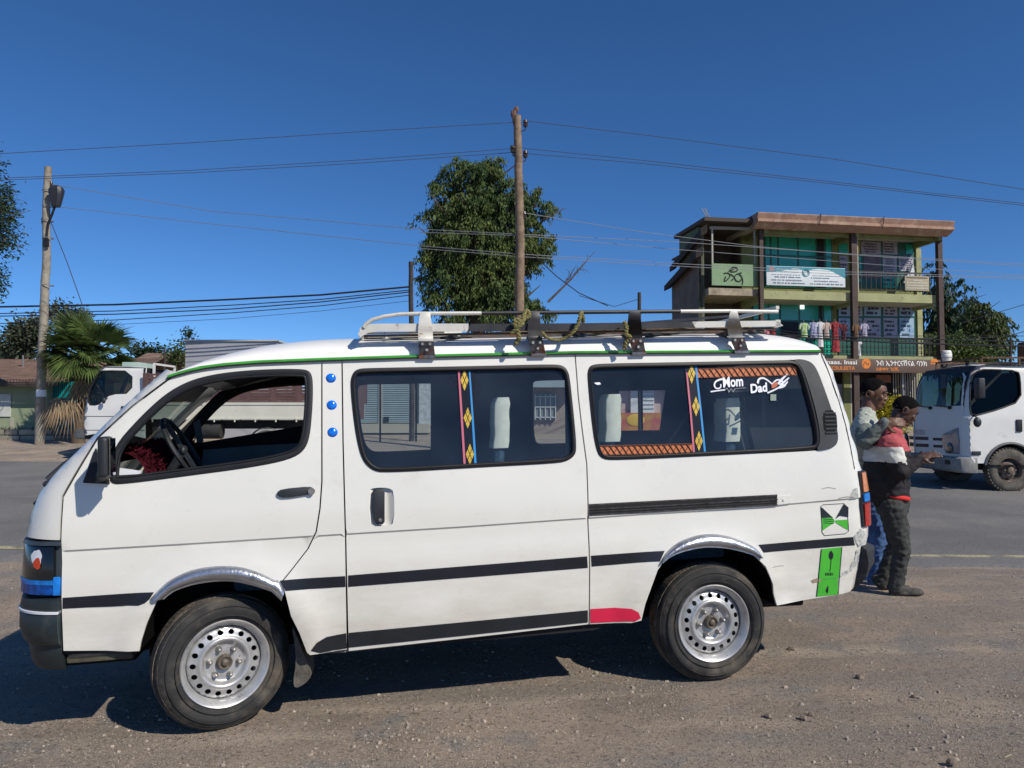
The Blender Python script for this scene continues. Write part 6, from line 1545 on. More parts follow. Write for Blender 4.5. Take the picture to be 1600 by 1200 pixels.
for A, r, lb_ in (([(1120, 500, 26), (1240, 524, 26), (1400, 529, 26), (1600, 534, 26), (1800, 536, 26)], .020, 'black cable crossing just above the lower balcony rail'),
        ([(1060, 508, 26), (1240, 527, 26), (1400, 536, 26), (1600, 541, 26), (1800, 544, 26)], .026, 'thick black cable crossing the lower balcony rail'),
        ([(1060, 498, 26), (1250, 520, 26), (1420, 525, 26), (1600, 525, 26), (1800, 524, 26)], .010, 'thin upper cable in front of the hanging dresses')):
    wire('black_cable', A, r, 24, wire_m, lb_, 'black cables in front of the tall building')
wire('stay_wire', [(1500, 505, 40), (1560, 488, 40), (1640, 464, 40)], .018, 40, wire_m, 'dark wire rising to the right edge beyond the round tree')
wire('stay_wire', [(1510, 530, 40), (1580, 524, 40), (1640, 506, 40)], .018, 40, wire_m, 'lower dark wire rising to the right edge beyond the round tree')

# ================================================================== trees
leafA = mat('dark_green_leaves', (.125, .165, .045), .6, 0, .3, col2=(.040, .080, .026), vs=.9, isl=.5, trans=True)
leafB = mat('olive_green_leaves', (.085, .115, .038), .6, 0, .3, isl=.5, trans=True)
leafC = mat('blue_green_leaves', (.038, .070, .036), .6, 0, .3, isl=.5, trans=True)
leafD = mat('grey_green_leaves', (.085, .105, .065), .7, 0, .3, isl=.5, trans=True)
bark = mat('brown_bark', (.10, .075, .055), .95, var=.3, vs=8, bump=.5, bs=30)
def tree(name, label, Y, blobs, trunk, n, ls, m, droop=0., seed=1, tr=.16, limbs=True, group=None, depth=.8, elong=2.2, clump=22, spread=.34, cat='tree', spray=False):
    rnd = random.Random(seed); k = Y / F; b = at(trunk[0], trunk[1], Y); b.z = gz(b.x, Y)
    e = empty(name, label, cat, Fr(b), group); mb = MB(); cs = [at(x, y, Y) for x, y, rx, ry in blobs]
    vol = [rx * ry for x, y, rx, ry in blobs]; tot = sum(vol)
    for (x, y, rx, ry), c, v in zip(blobs, cs, vol):
        nc = max(3, int(n * v / tot / clump)); rx *= k; ry *= k
        for _ in range(nc):
            d = V((rnd.gauss(0, 1), rnd.gauss(0, 1), rnd.gauss(0, 1))).normalized(); q = rnd.random() ** .42
            p = c + V((d.x * rx * q, d.y * rx * depth * q, d.z * ry * q)); s = ls * rnd.uniform(2.0, 5.0) * (1.3 - .5 * q)
            out = V((d.x, d.y * .6, d.z * .6))
            if spray:
                h = V((d.x, d.y, d.z * .3 + .25)).normalized() * s * .9; tw_ = rnd.uniform(-.3, .3)
                for j in range(clump):
                    tt = rnd.random(); o = p + h * tt - V((0, 0, s * .95 * tt * tt)) + V((rnd.gauss(0, .07), rnd.gauss(0, .07), rnd.gauss(0, .05)))
                    t = (h.normalized() * .5 + V((rnd.gauss(0, .55), rnd.gauss(0, .55), -1.1 - rnd.random()))).normalized(); w_ = t.cross(V((rnd.gauss(0, 1), rnd.gauss(0, 1), rnd.gauss(0, 1)))).normalized()
                    L_ = ls * rnd.uniform(.8, 1.4); W_ = L_ / elong / 2; mb.add([o, o + t * L_ * .4 + w_ * W_, o + t * L_, o + t * L_ * .4 - w_ * W_], [(0, 1, 2, 3)], False)
                continue
            for _ in range(clump):
                g = V((rnd.gauss(0, spread), rnd.gauss(0, spread), rnd.gauss(0, spread * (1 + droop)))) * s; o = p + g
                t = (V((rnd.gauss(0, 1), rnd.gauss(0, 1), rnd.gauss(0, .7) - droop * 1.6)) + out * .8).normalized(); w_ = t.cross(V((rnd.gauss(0, 1), rnd.gauss(0, 1), rnd.gauss(0, 1)))).normalized()
                L_ = ls * rnd.uniform(.7, 1.4); W_ = L_ / elong / 2; mb.add([o, o + t * L_ * .45 + w_ * W_, o + t * L_, o + t * L_ * .45 - w_ * W_], [(0, 1, 2, 3)], False)
    mb.recalc = False; mb.build('crown', m, e, world=True)
    mb = MB(); top = cs[0]; pts = [b - V((0, 0, .1))] + [b.lerp(top, t) + V((rnd.gauss(0, .08), rnd.gauss(0, .08), 0)) for t in (.25, .5, .75, 1)]; mb.tube(pts, [tr, tr * .85, tr * .7, tr * .5, tr * .25], 9)
    if limbs:
        for c in cs[1:]:
            a = b.lerp(top, rnd.uniform(.35, .75)); mb.tube([a, a.lerp(c, .5) + V((0, 0, .15)), c], [tr * .45, tr * .3, tr * .1], 6)
            for _ in range(3):
                p = a.lerp(c, rnd.uniform(.5, 1)); mb.tube([p, p + V((rnd.gauss(0, .5), rnd.gauss(0, .5), rnd.gauss(.3, .3)))], [tr * .16, tr * .04], 5)
    mb.build('trunk', bark, e, world=True); return e
tree('drooping_tree', 'big dark green tree with drooping leaves behind the tall wooden pole', 28,
     [(742, 275, 34, 24), (745, 325, 46, 38), (690, 295, 12, 16), (704, 340, 28, 34), (790, 325, 34, 48), (836, 320, 12, 16), (842, 378, 14, 18), (822, 350, 16, 18), (740, 380, 54, 44), (812, 395, 28, 34), (702, 410, 36, 40), (766, 440, 46, 42), (702, 462, 34, 24), (800, 470, 26, 20), (758, 262, 18, 10), (666, 438, 6, 8), (836, 482, 14, 10), (868, 492, 12, 4), (684, 380, 14, 22), (765, 494, 70, 10), (712, 254, 14, 5), (772, 250, 14, 5), (664, 335, 5, 10), (862, 325, 6, 9), (866, 372, 6, 7), (660, 398, 5, 8), (846, 296, 6, 6), (852, 410, 8, 6), (700, 274, 8, 8)],
     (752, 600), 84000, .135, leafA, droop=.9, seed=4, tr=.3, elong=3.2, clump=52, spread=.42, spray=True)
mb = MB(); rnd = random.Random(9); b = at(856, 472, 27); tip = at(930, 392, 27); mb.tube([b, b.lerp(tip, .5) + V((0, 0, -.08)), tip], [.045, .03, .006], 6)
for i in range(16):
    t = rnd.uniform(.35, .98); p = b.lerp(tip, t); d = V((rnd.uniform(-.5, .9), rnd.gauss(0, .3), rnd.uniform(-.4, .7))) * (1.2 - t); mb.tube([p, p + d * .6 + V((0, 0, .05)), p + d], [.012, .008, .003], 4)
tag(mb.build('bare_branch', bark, loc=b), 'bare leafless branch sticking out right of the big tree', 'branch')
tree('pine_tree', 'dark tree reaching in at the left edge of the photo', 30, [(-40, 340, 60, 70), (6, 315, 13, 22), (10, 372, 15, 22), (-50, 430, 52, 60), (-5, 345, 18, 40), (-30, 260, 30, 30), (-18, 440, 20, 24)], (-60, 690), 9000, .17, leafC, droop=.3, seed=8, tr=.25, elong=3, clump=20)
tree('eucalyptus_tree', 'loose grey green tree just left of the palm behind the brown roof', 34, [(42, 530, 24, 26), (22, 545, 18, 14), (58, 515, 14, 16), (30, 520, 12, 12)], (42, 690), 3600, .20, leafD, seed=12, tr=.14)
tree('eucalyptus_tree', 'thin treetop showing behind the lamp pole above the palm', 36, [(98, 497, 20, 14), (112, 492, 12, 12), (88, 485, 10, 8), (130, 505, 12, 10)], (100, 690), 1100, .20, leafD, seed=13, tr=.12)
tree('dense_bush', 'low dark green bush line at the far left behind the roof', 38, [(8, 556, 22, 9), (30, 562, 20, 8), (-20, 556, 20, 12)], (5, 690), 1800, .22, leafC, seed=14, tr=.1)
tree('cypress_tree', 'tiny dark spire shaped tree beside the grey metal box', 34, [(294, 516, 3, 8), (291, 530, 6, 6), (296, 538, 7, 6), (282, 545, 6, 5)], (292, 690), 420, .14, leafC, seed=15, tr=.08)
tree('garden_tree', 'sunlit olive bush left of the grey metal box', 33, [(276, 556, 9, 7), (268, 562, 8, 5), (284, 562, 7, 5)], (272, 690), 800, .14, leafB, seed=16, tr=.08)
tree('garden_tree', 'low green trees in the gap right of the palm', 40, [(218, 552, 16, 8), (238, 555, 12, 7), (250, 552, 10, 6)], (225, 690), 1200, .2, leafC, seed=17, tr=.1)
def spire(px, ytop, ybot, rx):
    n = 9; return [(px + (rx * .12 * sin(i * 2.1)), lerp(ytop + 6, ybot, i / (n - 1)), max(3, rx * (i / (n - 1)) ** .8), 9 + .05 * (ybot - ytop)) for i in range(n)][::-1]
tree('cypress_tree', 'tall dark conifer directly right of the three storey building', 46, spire(1484, 432, 560, 30) + spire(1462, 398, 560, 24), (1470, 640), 6500, .30, leafC, seed=21, tr=.25, spray=True, elong=3)
tree('cypress_tree', 'pointed dark conifer behind the other, its tip bent right', 48, spire(1507, 440, 565, 34), (1505, 640), 4200, .30, leafC, seed=22, tr=.2, spray=True, elong=3)
tree('garden_tree', 'round light olive tree at the right end of the tree group', 44, [(1540, 492, 18, 18), (1553, 512, 16, 20), (1530, 520, 22, 22), (1550, 540, 20, 16), (1562, 528, 8, 10), (1533, 476, 8, 6)], (1540, 640), 4200, .22, leafB, seed=23, tr=.2, spray=True)
tree('dense_bush', 'broad dark bush at the foot of the conifers behind the light truck', 42, [(1490, 545, 40, 22), (1450, 550, 20, 20), (1530, 560, 30, 14)], (1490, 640), 5000, .2, leafA, seed=24, tr=.1)
tree('flowering_bush', 'yellow green flowering bush between the two men and the light truck', 27, [(1383, 640, 14, 16), (1395, 652, 14, 16), (1372, 652, 12, 16), (1400, 630, 8, 10), (1385, 668, 24, 12)], (1385, 690), 4200, .12, mat('yellow_green_flowers', (.42, .36, .02), .7, isl=.45, trans=True), seed=25, tr=.05, cat='bush')
for i, (x0_, lb_) in enumerate(((-150, 'dark tree row outside the left'),)): pass

# palm
def palm():
    Y = 23.4; b = at(122, 690, Y); b.z = gz(b.x, Y); e = empty('fan_palm', 'fan palm with a skirt of dead tan fronds beside the lamp pole', 'palm', Fr(b)); c = at(138, 560, Y)
    mb = MB(); mb.tube([b, b.lerp(c, .5), c], [.20, .18, .17], 12); mb.build('trunk', bark, e, world=True)
    rnd = random.Random(31); mg = MB(); md = MB()
    def fan(mb, o, d, L_, nrm, seg=22, hang=.0, w0=.045):
        d = d.normalized(); s_ = d.cross(nrm).normalized(); n_ = s_.cross(d); hub = o + d * L_ * .42 - V((0, 0, hang * .2)); mb.tube([o, hub], [.03, .018], 5)
        for i in range(seg):
            a = lerp(-1.25, 1.25, i / (seg - 1)); t = (d * cos(a) + s_ * sin(a) + n_ * .12 * abs(a)).normalized(); LL = L_ * .62 * (1 - .18 * abs(a)) * rnd.uniform(.85, 1.1); w_ = t.cross(n_).normalized() * w0
            m1 = hub + t * LL * .5; e_ = hub + t * LL - V((0, 0, LL * (.12 + hang))); mb.add([hub, m1 + w_ * .8, e_, m1 - w_ * .8], [(0, 1, 2, 3)], False)
    for i in range(80):
        a = rnd.random() * 2 * pi; el_ = rnd.uniform(-.35, 1.35); d = V((cos(a) * cos(el_), sin(a) * cos(el_), sin(el_))); fan(mg, c + d * .15, d, rnd.uniform(1.05, 1.65), V((0, 0, 1)) + d * -.4 + V((rnd.gauss(0, .3), rnd.gauss(0, .3), 0)), 24, .08 if el_ > .2 else .25)
    for i in range(16):
        a = rnd.random() * 2 * pi; d = V((cos(a) * .35, sin(a) * .35 - .1, -1)); fan(md, c + V((cos(a) * .15, sin(a) * .15, -.35)), d, rnd.uniform(.6, .95), V((cos(a), sin(a), .6)), 14, .35, .035)
    for i in range(6): fan(md, at(122 + rnd.uniform(-14, 6), 602, Y - .3), V((rnd.uniform(-.9, .2), -.6, -1)), rnd.uniform(1.0, 1.4), V((-.3, -1, .4)), 14, .4, .035)
    mg.recalc = False; md.recalc = False
    mg.build('green_fronds', mat('palm_green', (.105, .155, .045), .45, 0, .5, isl=.4, trans=True), e, world=True); md.build('dead_fronds', mat('dead_frond_tan', (.27, .19, .11), .85, isl=.4), e, world=True)
palm()

# ================================================================== left side across the road
HF = Fr((0, 26, 0), 0)
def hp(px, py, y=0.): return HF.hit(px, py, y)
roofbrown = mat('brown_corrugated_roof', (.135, .085, .065), .8, var=.25, vs=3, bump=.2, bs=10)
plast = mat('old_green_plaster', (.22, .29, .17), .95, 0, .2, col2=(.34, .36, .25), vs=1.2, dirt=((.30, .27, .21), 2.5, .58, .68), bump=.3, bs=12)
HS = empty('house', 'low house with brown roof and old green plaster wall at the left edge', 'house', Fr((hp(20, 680)[0], 26, .8)))
x0_, x1_ = hp(-160, 640)[0], hp(73, 640)[0]; zb_ = .75; zE = hp(30, 606)[1]
mb = MB(); mb.bb((x0_, 26, zb_), (x1_, 26.25, zE + .25)); mb.bb((x1_ - .2, 26.25, zb_), (x1_, 33, zE + .3)); mb.bb((x0_, 26.25, zb_), (x0_ + .2, 33, zE + .3)); mb.build('wall', plast, HS, world=True)
mb = MB(); ze = at(30, 597, 25.45).z; zr2 = at(40, 562, 29.5).z; n = 60; xa_, xb3 = x0_ - .5, at(92, 597, 25.45).x
for k in range(n):
    a, b = lerp(xa_, xb3, k / n), lerp(xa_, xb3, (k + .5) / n); c_ = lerp(xa_, xb3, (k + 1) / n)
    for (u, v, w_) in ((a, b, .035), (b, c_, 0)): mb.bb((u, 25.45, -.001), (v, 25.4501, 0)) if False else None
R_ = [[V((lerp(xa_, xb3, k / (2 * n)), lerp(25.45, 29.5, j / 6), lerp(ze, zr2, j / 6) + (.03 if k % 2 else 0) - (0))) for k in range(2 * n + 1)] for j in range(7)]
mb.rings(R_, False, False); R_ = [[V((p.x, 59 - p.y, p.z)) for p in r_] for r_ in R_]; mb.rings(R_, False, False); mb.build('roof', roofbrown, HS, world=True)
mb = MB(); mb.bb((xa_, 25.43, ze - .14), (xb3, 25.452, ze)); mb.build('fascia_board', mat('dark_fascia_board', (.06, .045, .04), .8), HS, world=True)
mb = MB(); a, b = at(-6, 616, 25.97), at(16, 651, 25.97); mb.bb((a.x, 25.96, b.z), (b.x, 25.995, a.z)); mb.build('white_wall_panel', mat('white_wall_paint', (.55, .56, .52), .8, var=.08, vs=3), HS, world=True)
mb = MB(); P = [(17, 652), (22, 655), (21, 664), (24, 672), (19, 678), (12, 676), (15, 666)]; q = [hp(*p) for p in P]; mb.prism(q, lambda a, b: V((a, 25.99, b)), lambda a, b: V((a, 26.0, b))); mb.build('plaster_patch', mat('bare_plaster', (.40, .38, .30), .95), HS, world=True)
mb = MB(); a = at(35, 596, 25.1); mb.tube([at(36, 590, 28), at(36, 555, 28)], .03, 6); mb.build('roof_vent_pipe', M['steel'], HS, world=True)
GT = empty('metal_gate', 'teal metal gate in shade behind the palm', 'gate', Fr((hp(110, 680)[0], 26.3, .8)))
a, b = hp(74, 604, .3), hp(152, 679, .3); mb = MB(); n = 26
for k in range(n): u = lerp(a[0], b[0], k / n); v = lerp(a[0], b[0], (k + .6) / n); mb.bb((u, 26.3, b[1]), (v, 26.33, a[1] + .15)); mb.bb((v, 26.32, b[1]), (lerp(a[0], b[0], (k + 1) / n), 26.34, a[1] + .15))
mb.build('gate_sheet', mat('teal_gate_paint', (.0, .22, .22), .5, var=.1, vs=3, dirt=((.25, .3, .26), 4, .66, .74)), GT, world=True)
mb = MB(); mb.bb((a[0], 26.24, b[1] - .1), (b[0], 26.36, b[1])); mb.bb((a[0] - .06, 26.22, b[1]), (a[0], 26.38, a[1] + .2)); mb.bb((b[0], 26.22, b[1]), (b[0] + .1, 26.38, a[1] + .2)); mb.build('gate_frame', mat('teal_frame', (.0, .12, .13), .5), GT, world=True)
# stone kerb
mb = MB(); rnd = random.Random(2); y = 24.3
for row in range(2):
    x = hp(-200, 690)[0]
    while x < hp(145, 690)[0]:
        w_ = rnd.uniform(.25, .6); z0_ = gz(x, y) - .05 + row * .19; mb.box((x + w_ / 2, y + .15 + row * .04, z0_ + .11), (w_ * .93, .34, .17)); x += w_
tag(mb.build('stone_kerb', mat('pale_kerb_stone', (.33, .30, .24), .95, 0, .2, isl=.4, bump=.5, bs=14, var=.15, vs=6), bevel=.03), kind='structure')
mb = MB()
for i in range(900):
    x = rnd.uniform(hp(-150, 690)[0], hp(150, 690)[0]); yy = 24.3 + rnd.random() * 1.6; z = gz(x, yy) + (.28 if yy < 24.7 else .02); 
    for _ in range(3): d = V((rnd.gauss(0, .05), rnd.gauss(0, .05), rnd.uniform(.05, .18))); mb.add([V((x - .01, yy, z)), V((x + .01, yy, z)), V((x, yy, z)) + d], [(0, 1, 2)], False)
mb.recalc = False; tag(mb.build('weeds', leafB), kind='stuff')
# far roofs between palm and truck
for P, Y, lb_, m_, nm in (([(205, 560), (255, 560)], 31, 'rusty low roof behind the palm and the cargo truck cab', roofbrown, 'shed'), ([(228, 552), (300, 556)], 36, 'farther faded brown roof above the cargo truck', mat('faded_roof', (.20, .13, .10), .9, var=.3, vs=3), 'shed')):
    a, b = at(*P[0], Y), at(*P[1], Y); e = empty(nm, lb_, 'shed', Fr(((a.x + b.x) / 2, Y, gz(0, Y))), 'sheds across the road'); mb = MB(); zz = a.z; g0 = gz(0, Y) 
    mb.rings([[V((lerp(a.x, b.x, k / 20), y, z + (.02 if k % 2 else 0))) for k in range(21)] for y, z in ((Y - 2, zz - .7), (Y, zz), (Y + 2, zz - .7))], False, False); mb.build('roof', m_, e, world=True)
    mb = MB(); mb.bb((a.x + .2, Y - 1.7, g0 - .1), (b.x - .2, Y - 1.6, zz - .62)); mb.bb((a.x + .2, Y + 1.6, g0 - .1), (b.x - .2, Y + 1.7, zz - .62)); mb.build('wall', mat('mud_wall', (.22, .17, .12), .95, var=.2, vs=3), e, world=True)
# grey metal box (kiosk) behind the minibus
YK = 25; a, b = at(290, 531, YK), at(432, 536, YK); e = empty('metal_kiosk', 'pale grey metal box showing above the windscreen of the minibus', 'kiosk', Fr(((a.x + b.x) / 2, YK, gz(0, YK))))
mb = MB(); mb.bb((a.x, YK, gz(0, YK) - .1), (b.x, YK + 2.4, a.z - .05)); mb.build('body', mat('pale_grey_metal', (.36, .37, .40), .55, var=.05, vs=2), e, world=True)
mb = MB(); mb.bb((a.x - .05, YK - .05, a.z - .05), (b.x + .05, YK + 2.45, a.z + .0)); mb.build('roof_edge', mat('grey_edge', (.50, .50, .50), .5), e, world=True)

# ================================================================== shops seen through the windows
SH = Fr((0, 27, .84), 0)
def sp(px, py): return SH.hit(px, py, 0)
def shop(label, px0, px1, ytop, wallm):
    a, b = sp(px0, ytop), sp(px1, 668); e = empty('shop', label, 'shop', Fr((lerp(a[0], b[0], .5), 27, .84)), 'shops across the road'); H = a[1] + .84
    mb = MB(); mb.bb((a[0], 27.1, .6), (b[0], 31, H)); mb.build('wall', wallm, e, world=True)
    mb = MB(); mb.bb((a[0] - .1, 26.2, H), (b[0] + .0, 31.2, H + .08)); mb.build('roof', roofbrown, e, world=True); return e
def sbox(e, nm, px0, py0, px1, py1, m, d0=.0, d1=.1, bev=0):
    a, b = sp(px0, py0), sp(px1, py1); mb = MB(); mb.bb((a[0], 27 + d0, b[1] + .84), (b[0], 27 + d1, a[1] + .84)); return mb.build(nm, m, e, world=True, bevel=bev)
cons = mat('grey_concrete', (.30, .29, .26), .9, var=.12, vs=3, bump=.2, bs=20)
e = shop('shop with pale blue roller shutters seen through the middle window', 520, 745, 556, cons)
for x0_, x1_ in ((552, 592), (598, 646)):
    mb = MB(); n = 26; a, b = sp(x0_, 586), sp(x1_, 661)
    for k in range(n):
        z = lerp(b[1], a[1], k / n) + .84; h_ = (a[1] - b[1]) / n; mb.rings([[V((x, 27.0, z)), V((x, 26.955, z + h_ * .35)), V((x, 26.99, z + h_ * .9)), V((x, 27.02, z + h_)), V((x, 27.05, z))] for x in (a[0], b[0])])
    mb.build('roller_shutter', mat('blue_grey_shutter', (.33, .40, .43), .5, .2, var=.08, vs=2), e, world=True, angle=20)
    sbox(e, 'shutter_box', x0_ - 1, 578, x1_ + 1, 587, mat('shutter_box_grey', (.28, .34, .38), .5), -.08, .1)
sbox(e, 'pillar', 592, 575, 598, 668, cons, -.06, .1); sbox(e, 'step', 540, 662, 672, 676, mat('step_concrete', (.36, .34, .28), .9), -.5, .1)
p_ = sbox(e, 'lock_box', 601, 651, 608, 659, M['black'], -.1, .0)
sbox(e, 'door_frame', 655, 582, 676, 665, mat('grey_sheet_door', (.40, .42, .44), .6, var=.2, vs=9), -.02, .1)
e = shop('red grey brick house front with a white grille on its window', 745, 925, 572, mat('red_grey_brick', (.24, .17, .14), .9, col2=(.33, .28, .24), vs=22, bump=.3, bs=30))
w_ = sbox(e, 'window', 836, 616, 868, 656, mat('window_grey', (.20, .22, .22), .4), -.03, .1)
mb = MB()
for k in range(5): a = sp(836 + k * 8, 616); b = sp(836 + k * 8, 656); mb.bar((a[0], 26.93, a[1] + .84), (b[0], 26.93, b[1] + .84), .03, .03)
for k in range(3): a = sp(836, 620 + k * 16); b = sp(868, 620 + k * 16); mb.bar((a[0], 26.93, a[1] + .84), (b[0], 26.93, b[1] + .84), .03, .03)
mb.build('window_grille', mat('white_grille', (.6, .6, .6), .5), w_, world=True)
sbox(e, 'eave_board', 800, 578, 905, 606, mat('blue_grey_eave', (.26, .31, .34), .7, var=.1, vs=2), -.6, .1)
e = shop('pink shop with white shelves and red poster, right of the brick house front', 925, 1100, 580, mat('pink_wall', (.50, .38, .36), .8, var=.1, vs=4))
sbox(e, 'shelf_panel', 985, 608, 1000, 645, mat('white_panel', (.62, .62, .64), .6), -.05, .1); sf = sbox(e, 'shelf_panel', 1004, 607, 1022, 645, mat('white_panel2', (.66, .66, .68), .6), -.05, .1)
for k in range(5): sbox(sf, 'shelf_line', 1005, 612 + k * 6.5, 1021, 613.2 + k * 6.5, M['steel'], -.07, -.04)
rp = sbox(e, 'red_poster', 968, 645, 1032, 676, mat('red_poster_print', (.40, .06, .08), .6, col2=(.45, .22, .04), vs=2.5, detail=1), -.07, .1)
mb = MB(); a = sp(988, 652); mb.ell((a[0] + .1, 26.92, a[1] + .84 - .1), (.32, .02, .22), None, 8); mb.build('poster_blot', mat('yellow_blot', (.62, .40, .05), .6), rp, world=True)
sbox(e, 'dark_doorway', 1040, 600, 1075, 670, M['black'], -.04, .1)
# ================================================================== three storey building
BYAW = atan(.167)
BF = Fr((0, 31.5, 0), BYAW)
_c0 = BF.hit(1187, 600)
BASE = Fr(BF.w((_c0[0], 0, .93)), BYAW)
BL = empty('building', 'three storey building with green glass, brown posts and a flat overhanging roof', 'building', BASE)
def B(px, py, y=0.): return BASE.hit(px, py, y)
olive = mat('olive_wall_paint', (.20, .215, .09), .9, 0, .2, var=.15, vs=1.2, dirt=((.12, .12, .06), 3, .5, .8))
olive_l = mat('light_olive_edge', (.36, .37, .20), .9, 0, .2, var=.12, vs=2, dirt=((.16, .15, .09), 4, .52, .75))
soff = mat('cream_soffit', (.42, .39, .32), .9, var=.06, vs=2)
dkb = mat('dark_brown_post', (.055, .035, .028), .7, var=.2, vs=3)
dwall = mat('dark_brown_wall', (.085, .060, .042), .9, var=.3, vs=1.5)
gglass = mat('green_mirror_glass', (.012, .34, .23), .22, 0, .8, var=.12, vs=.8)
gfr = mat('green_window_frame', (.02, .10, .075), .4)
railm = mat('black_railing', (.020, .019, .019), .6)
def bx(nm, x0, y0, z0, x1, y1, z1, m, par=BL, bev=0):
    mb = MB(); mb.bb((x0, y0, z0), (x1, y1, z1)); return mb.build(nm, m, par, bevel=bev)
def bpx(nm, px0, py0, px1, py1, m, y=1.3, th=.06, par=BL):
    a, b = B(px0, py0, y), B(px1, py1, y); return bx(nm, a[0], y - th, b[1], b[0], y + .0, a[1], m, par)
XL, XM, XR_ = B(1187, 600)[0], B(1332, 600)[0], B(1466, 600)[0]
XA = B(1108, 600)[0]
zs2a, zs2b = B(1330, 458)[1], B(1330, 471)[1]
zs1a, zs1b = B(1400, 557)[1], B(1400, 566)[1]
zrf = B(1187, 349, -.9)[1]; zrt = B(1187, 332, -.9)[1]
WB = 1.35; DP = 8.5
xr2 = B(1441, 600, WB)[0]
# walls
mb = MB(); mb.bb((XL - .1, WB, 0), (xr2, WB + .2, zrf + .3)); mb.build('front_wall', olive, BL)
mb = MB(); mb.bb((xr2 - .2, WB + .2, 0), (xr2, DP, zrf + .3)); mb.build('side_wall', olive, BL)
mb = MB(); mb.bb((XL - .1, WB + .2, 0), (XL + .1, DP, zrf + .3)); mb.bb((XL + .1, DP - .2, 0), (xr2 - .2, DP, zrf + .3)); mb.build('rear_wall', dwall, BL)
# balcony slabs with pale soffits
for z0, z1, nm in ((zs2b, zs2a, 'balcony_slab'), (zs1b, zs1a, 'balcony_slab')):
    s_ = bx(nm, XL, -.10, z0, XR_ - .02, WB, z1, olive_l); bx('soffit', XL + .05, .05, z0 - .02, XR_ - .1, WB, z0 - .002, soff, s_)
    for x in (XL + .03, XM, XR_ - .25): bx('beam_end', x, -.12, z0 - .16, x + .16, WB, z0 - .022, olive_l, s_)
bx('annex_slab', XA, -.05, B(1150, 462)[1], XL - .005, 2.4, B(1150, 451)[1], mat('stained_slab', (.30, .25, .18), .9, var=.3, vs=3))
bx('annex_slab', XA, -.05, zs1b, XL - .005, 2.4, zs1a, olive_l)
# roof: stepped fascia, soffit, top
rm = mat('pinkish_brown_fascia', (.33, .20, .145), .7, 0, .3, var=.15, vs=2, dirt=((.50, .38, .29), 2.5, .50, .72), bump=.2, bs=12)
xa, xb = B(1184, 340, -.9)[0], B(1491, 348, -.9)[0]
mb = MB(); H_ = zrt - zrf; 
prof = [(-.90, zrt + .02), (-.95, zrt - .02), (-.92, zrt - .10), (-.86, zrt - H_ * .50), (-.93, zrt - H_ * .56), (-.93, zrt - H_ * .80), (-.86, zrt - H_ * .84), (-.70, zrf - .02), (-.45, zrf - .12), (-.40, zrf - .12), (-.40, zrt)]
mb.rings([[V((x, a, b)) for a, b in prof] for x in (xa, lerp(xa, xb, .5), xb)], sm=False)
rf_ = mb.build('roof', rm, BL, angle=20)
mb = MB(); mb.bb((xa, -.4, zrt - .10), (xb, DP + .5, zrt + .0)); mb.build('roof_slab', M['rust'], rf_)
mb = MB(); mb.bb((xa + .1, -.6, zrf - .0), (xb - .1, DP + .3, zrf + .05)); mb.bb((xa + .1, -.40, zrf + .05), (xa + .2, DP, zrt - .1)); mb.bb((xb - .2, -.40, zrf + .05), (xb - .1, DP, zrt - .1)); mb.build('roof_soffit', soff, rf_)
mb = MB()
for x in (XL + .1, XM + .05, XR_ - .15): mb.bb((x, -.4, zrf - .28), (x + .18, WB, zrf - .003))
mb.bb((XL, -.12, zrf - .24), (XR_, -.02, zrf - .004)); mb.build('roof_beam', olive, rf_)
for x in (lerp(xa, xb, .30), lerp(xa, xb, .62)): mb = MB(); mb.tube([(x + .05, -1.0, zrt + .05), (x, -.99, zrt - .3), (x - .02, -.97, zrf - .02)], .02, 5); mb.build('roof_strap', M['black'], rf_)
# posts
for x, w_, m_ in ((XL, .17, dkb), (XM, .26, dkb), (XR_, .22, dkb)):
    p_ = bx('post', x - w_ / 2, -.32, 0, x + w_ / 2, -.13, zrf - .12, m_)
mb = MB(); mb.cyl((XR_ + .15, -.2, 2), (XR_ + .15, -.2, zrf - .1), .05, n=8); mb.build('down_pipe', mat('red_brown_pipe', (.16, .05, .045), .6), BL)
mb = MB(); mb.cyl((XM + .2, -.2, zs2a), (XM + .2, -.2, zrf - .2), .05, n=8); mb.tube([(XM + .2, -.2, zrf - .2), (XM + .05, -.25, zrf - .1)], .05, 8); mb.build('down_pipe', mat('cream_pipe', (.40, .36, .26), .6), BL)
bx('pillar', xr2 - .26, WB - .12, zs2a, xr2, WB - .003, zrf - .3, olive_l); bx('pillar', xr2 - .26, WB - .12, zs1a, xr2, WB - .003, zs2b, olive_l)
# green glazing
def glaze(px0, py0, px1, py1, cols, rows, nm='green_window', open_=()):
    a, b = B(px0, py0, WB), B(px1, py1, WB); f = bx(nm, a[0], WB - .05, b[1], b[0], WB - .004, a[1], gfr)
    cs = [0]
    for c in cols: cs.append(cs[-1] + c)
    for i in range(len(cols)):
        for j in range(len(rows) - 1):
            x0, x1 = lerp(a[0], b[0], cs[i] / cs[-1]) + .05, lerp(a[0], b[0], cs[i + 1] / cs[-1]) - .05; z0, z1 = lerp(a[1], b[1], rows[j + 1]) + .04, lerp(a[1], b[1], rows[j]) - .04
            bx('pane', x0, WB - .065, z0, x1, WB - .052, z1, M['black'] if (i, j) in open_ else gglass, f)
    return f
glaze(1193, 363, 1300, 452, (9, 11, 30, 28, 13, 11), (0, .42, 1), open_=((4, 0), (4, 1)))
glaze(1175, 470, 1300, 556, (10, 12, 16, 27, 28, 6, 13), (0, .36, 1), open_=((3, 1), (5, 0), (5, 1)))
bpx('shop_lamp', 1250, 477, 1256, 483, mat('lit_lamp', (.9, .95, .9), .5, emit=1.5), WB - .07, .04)
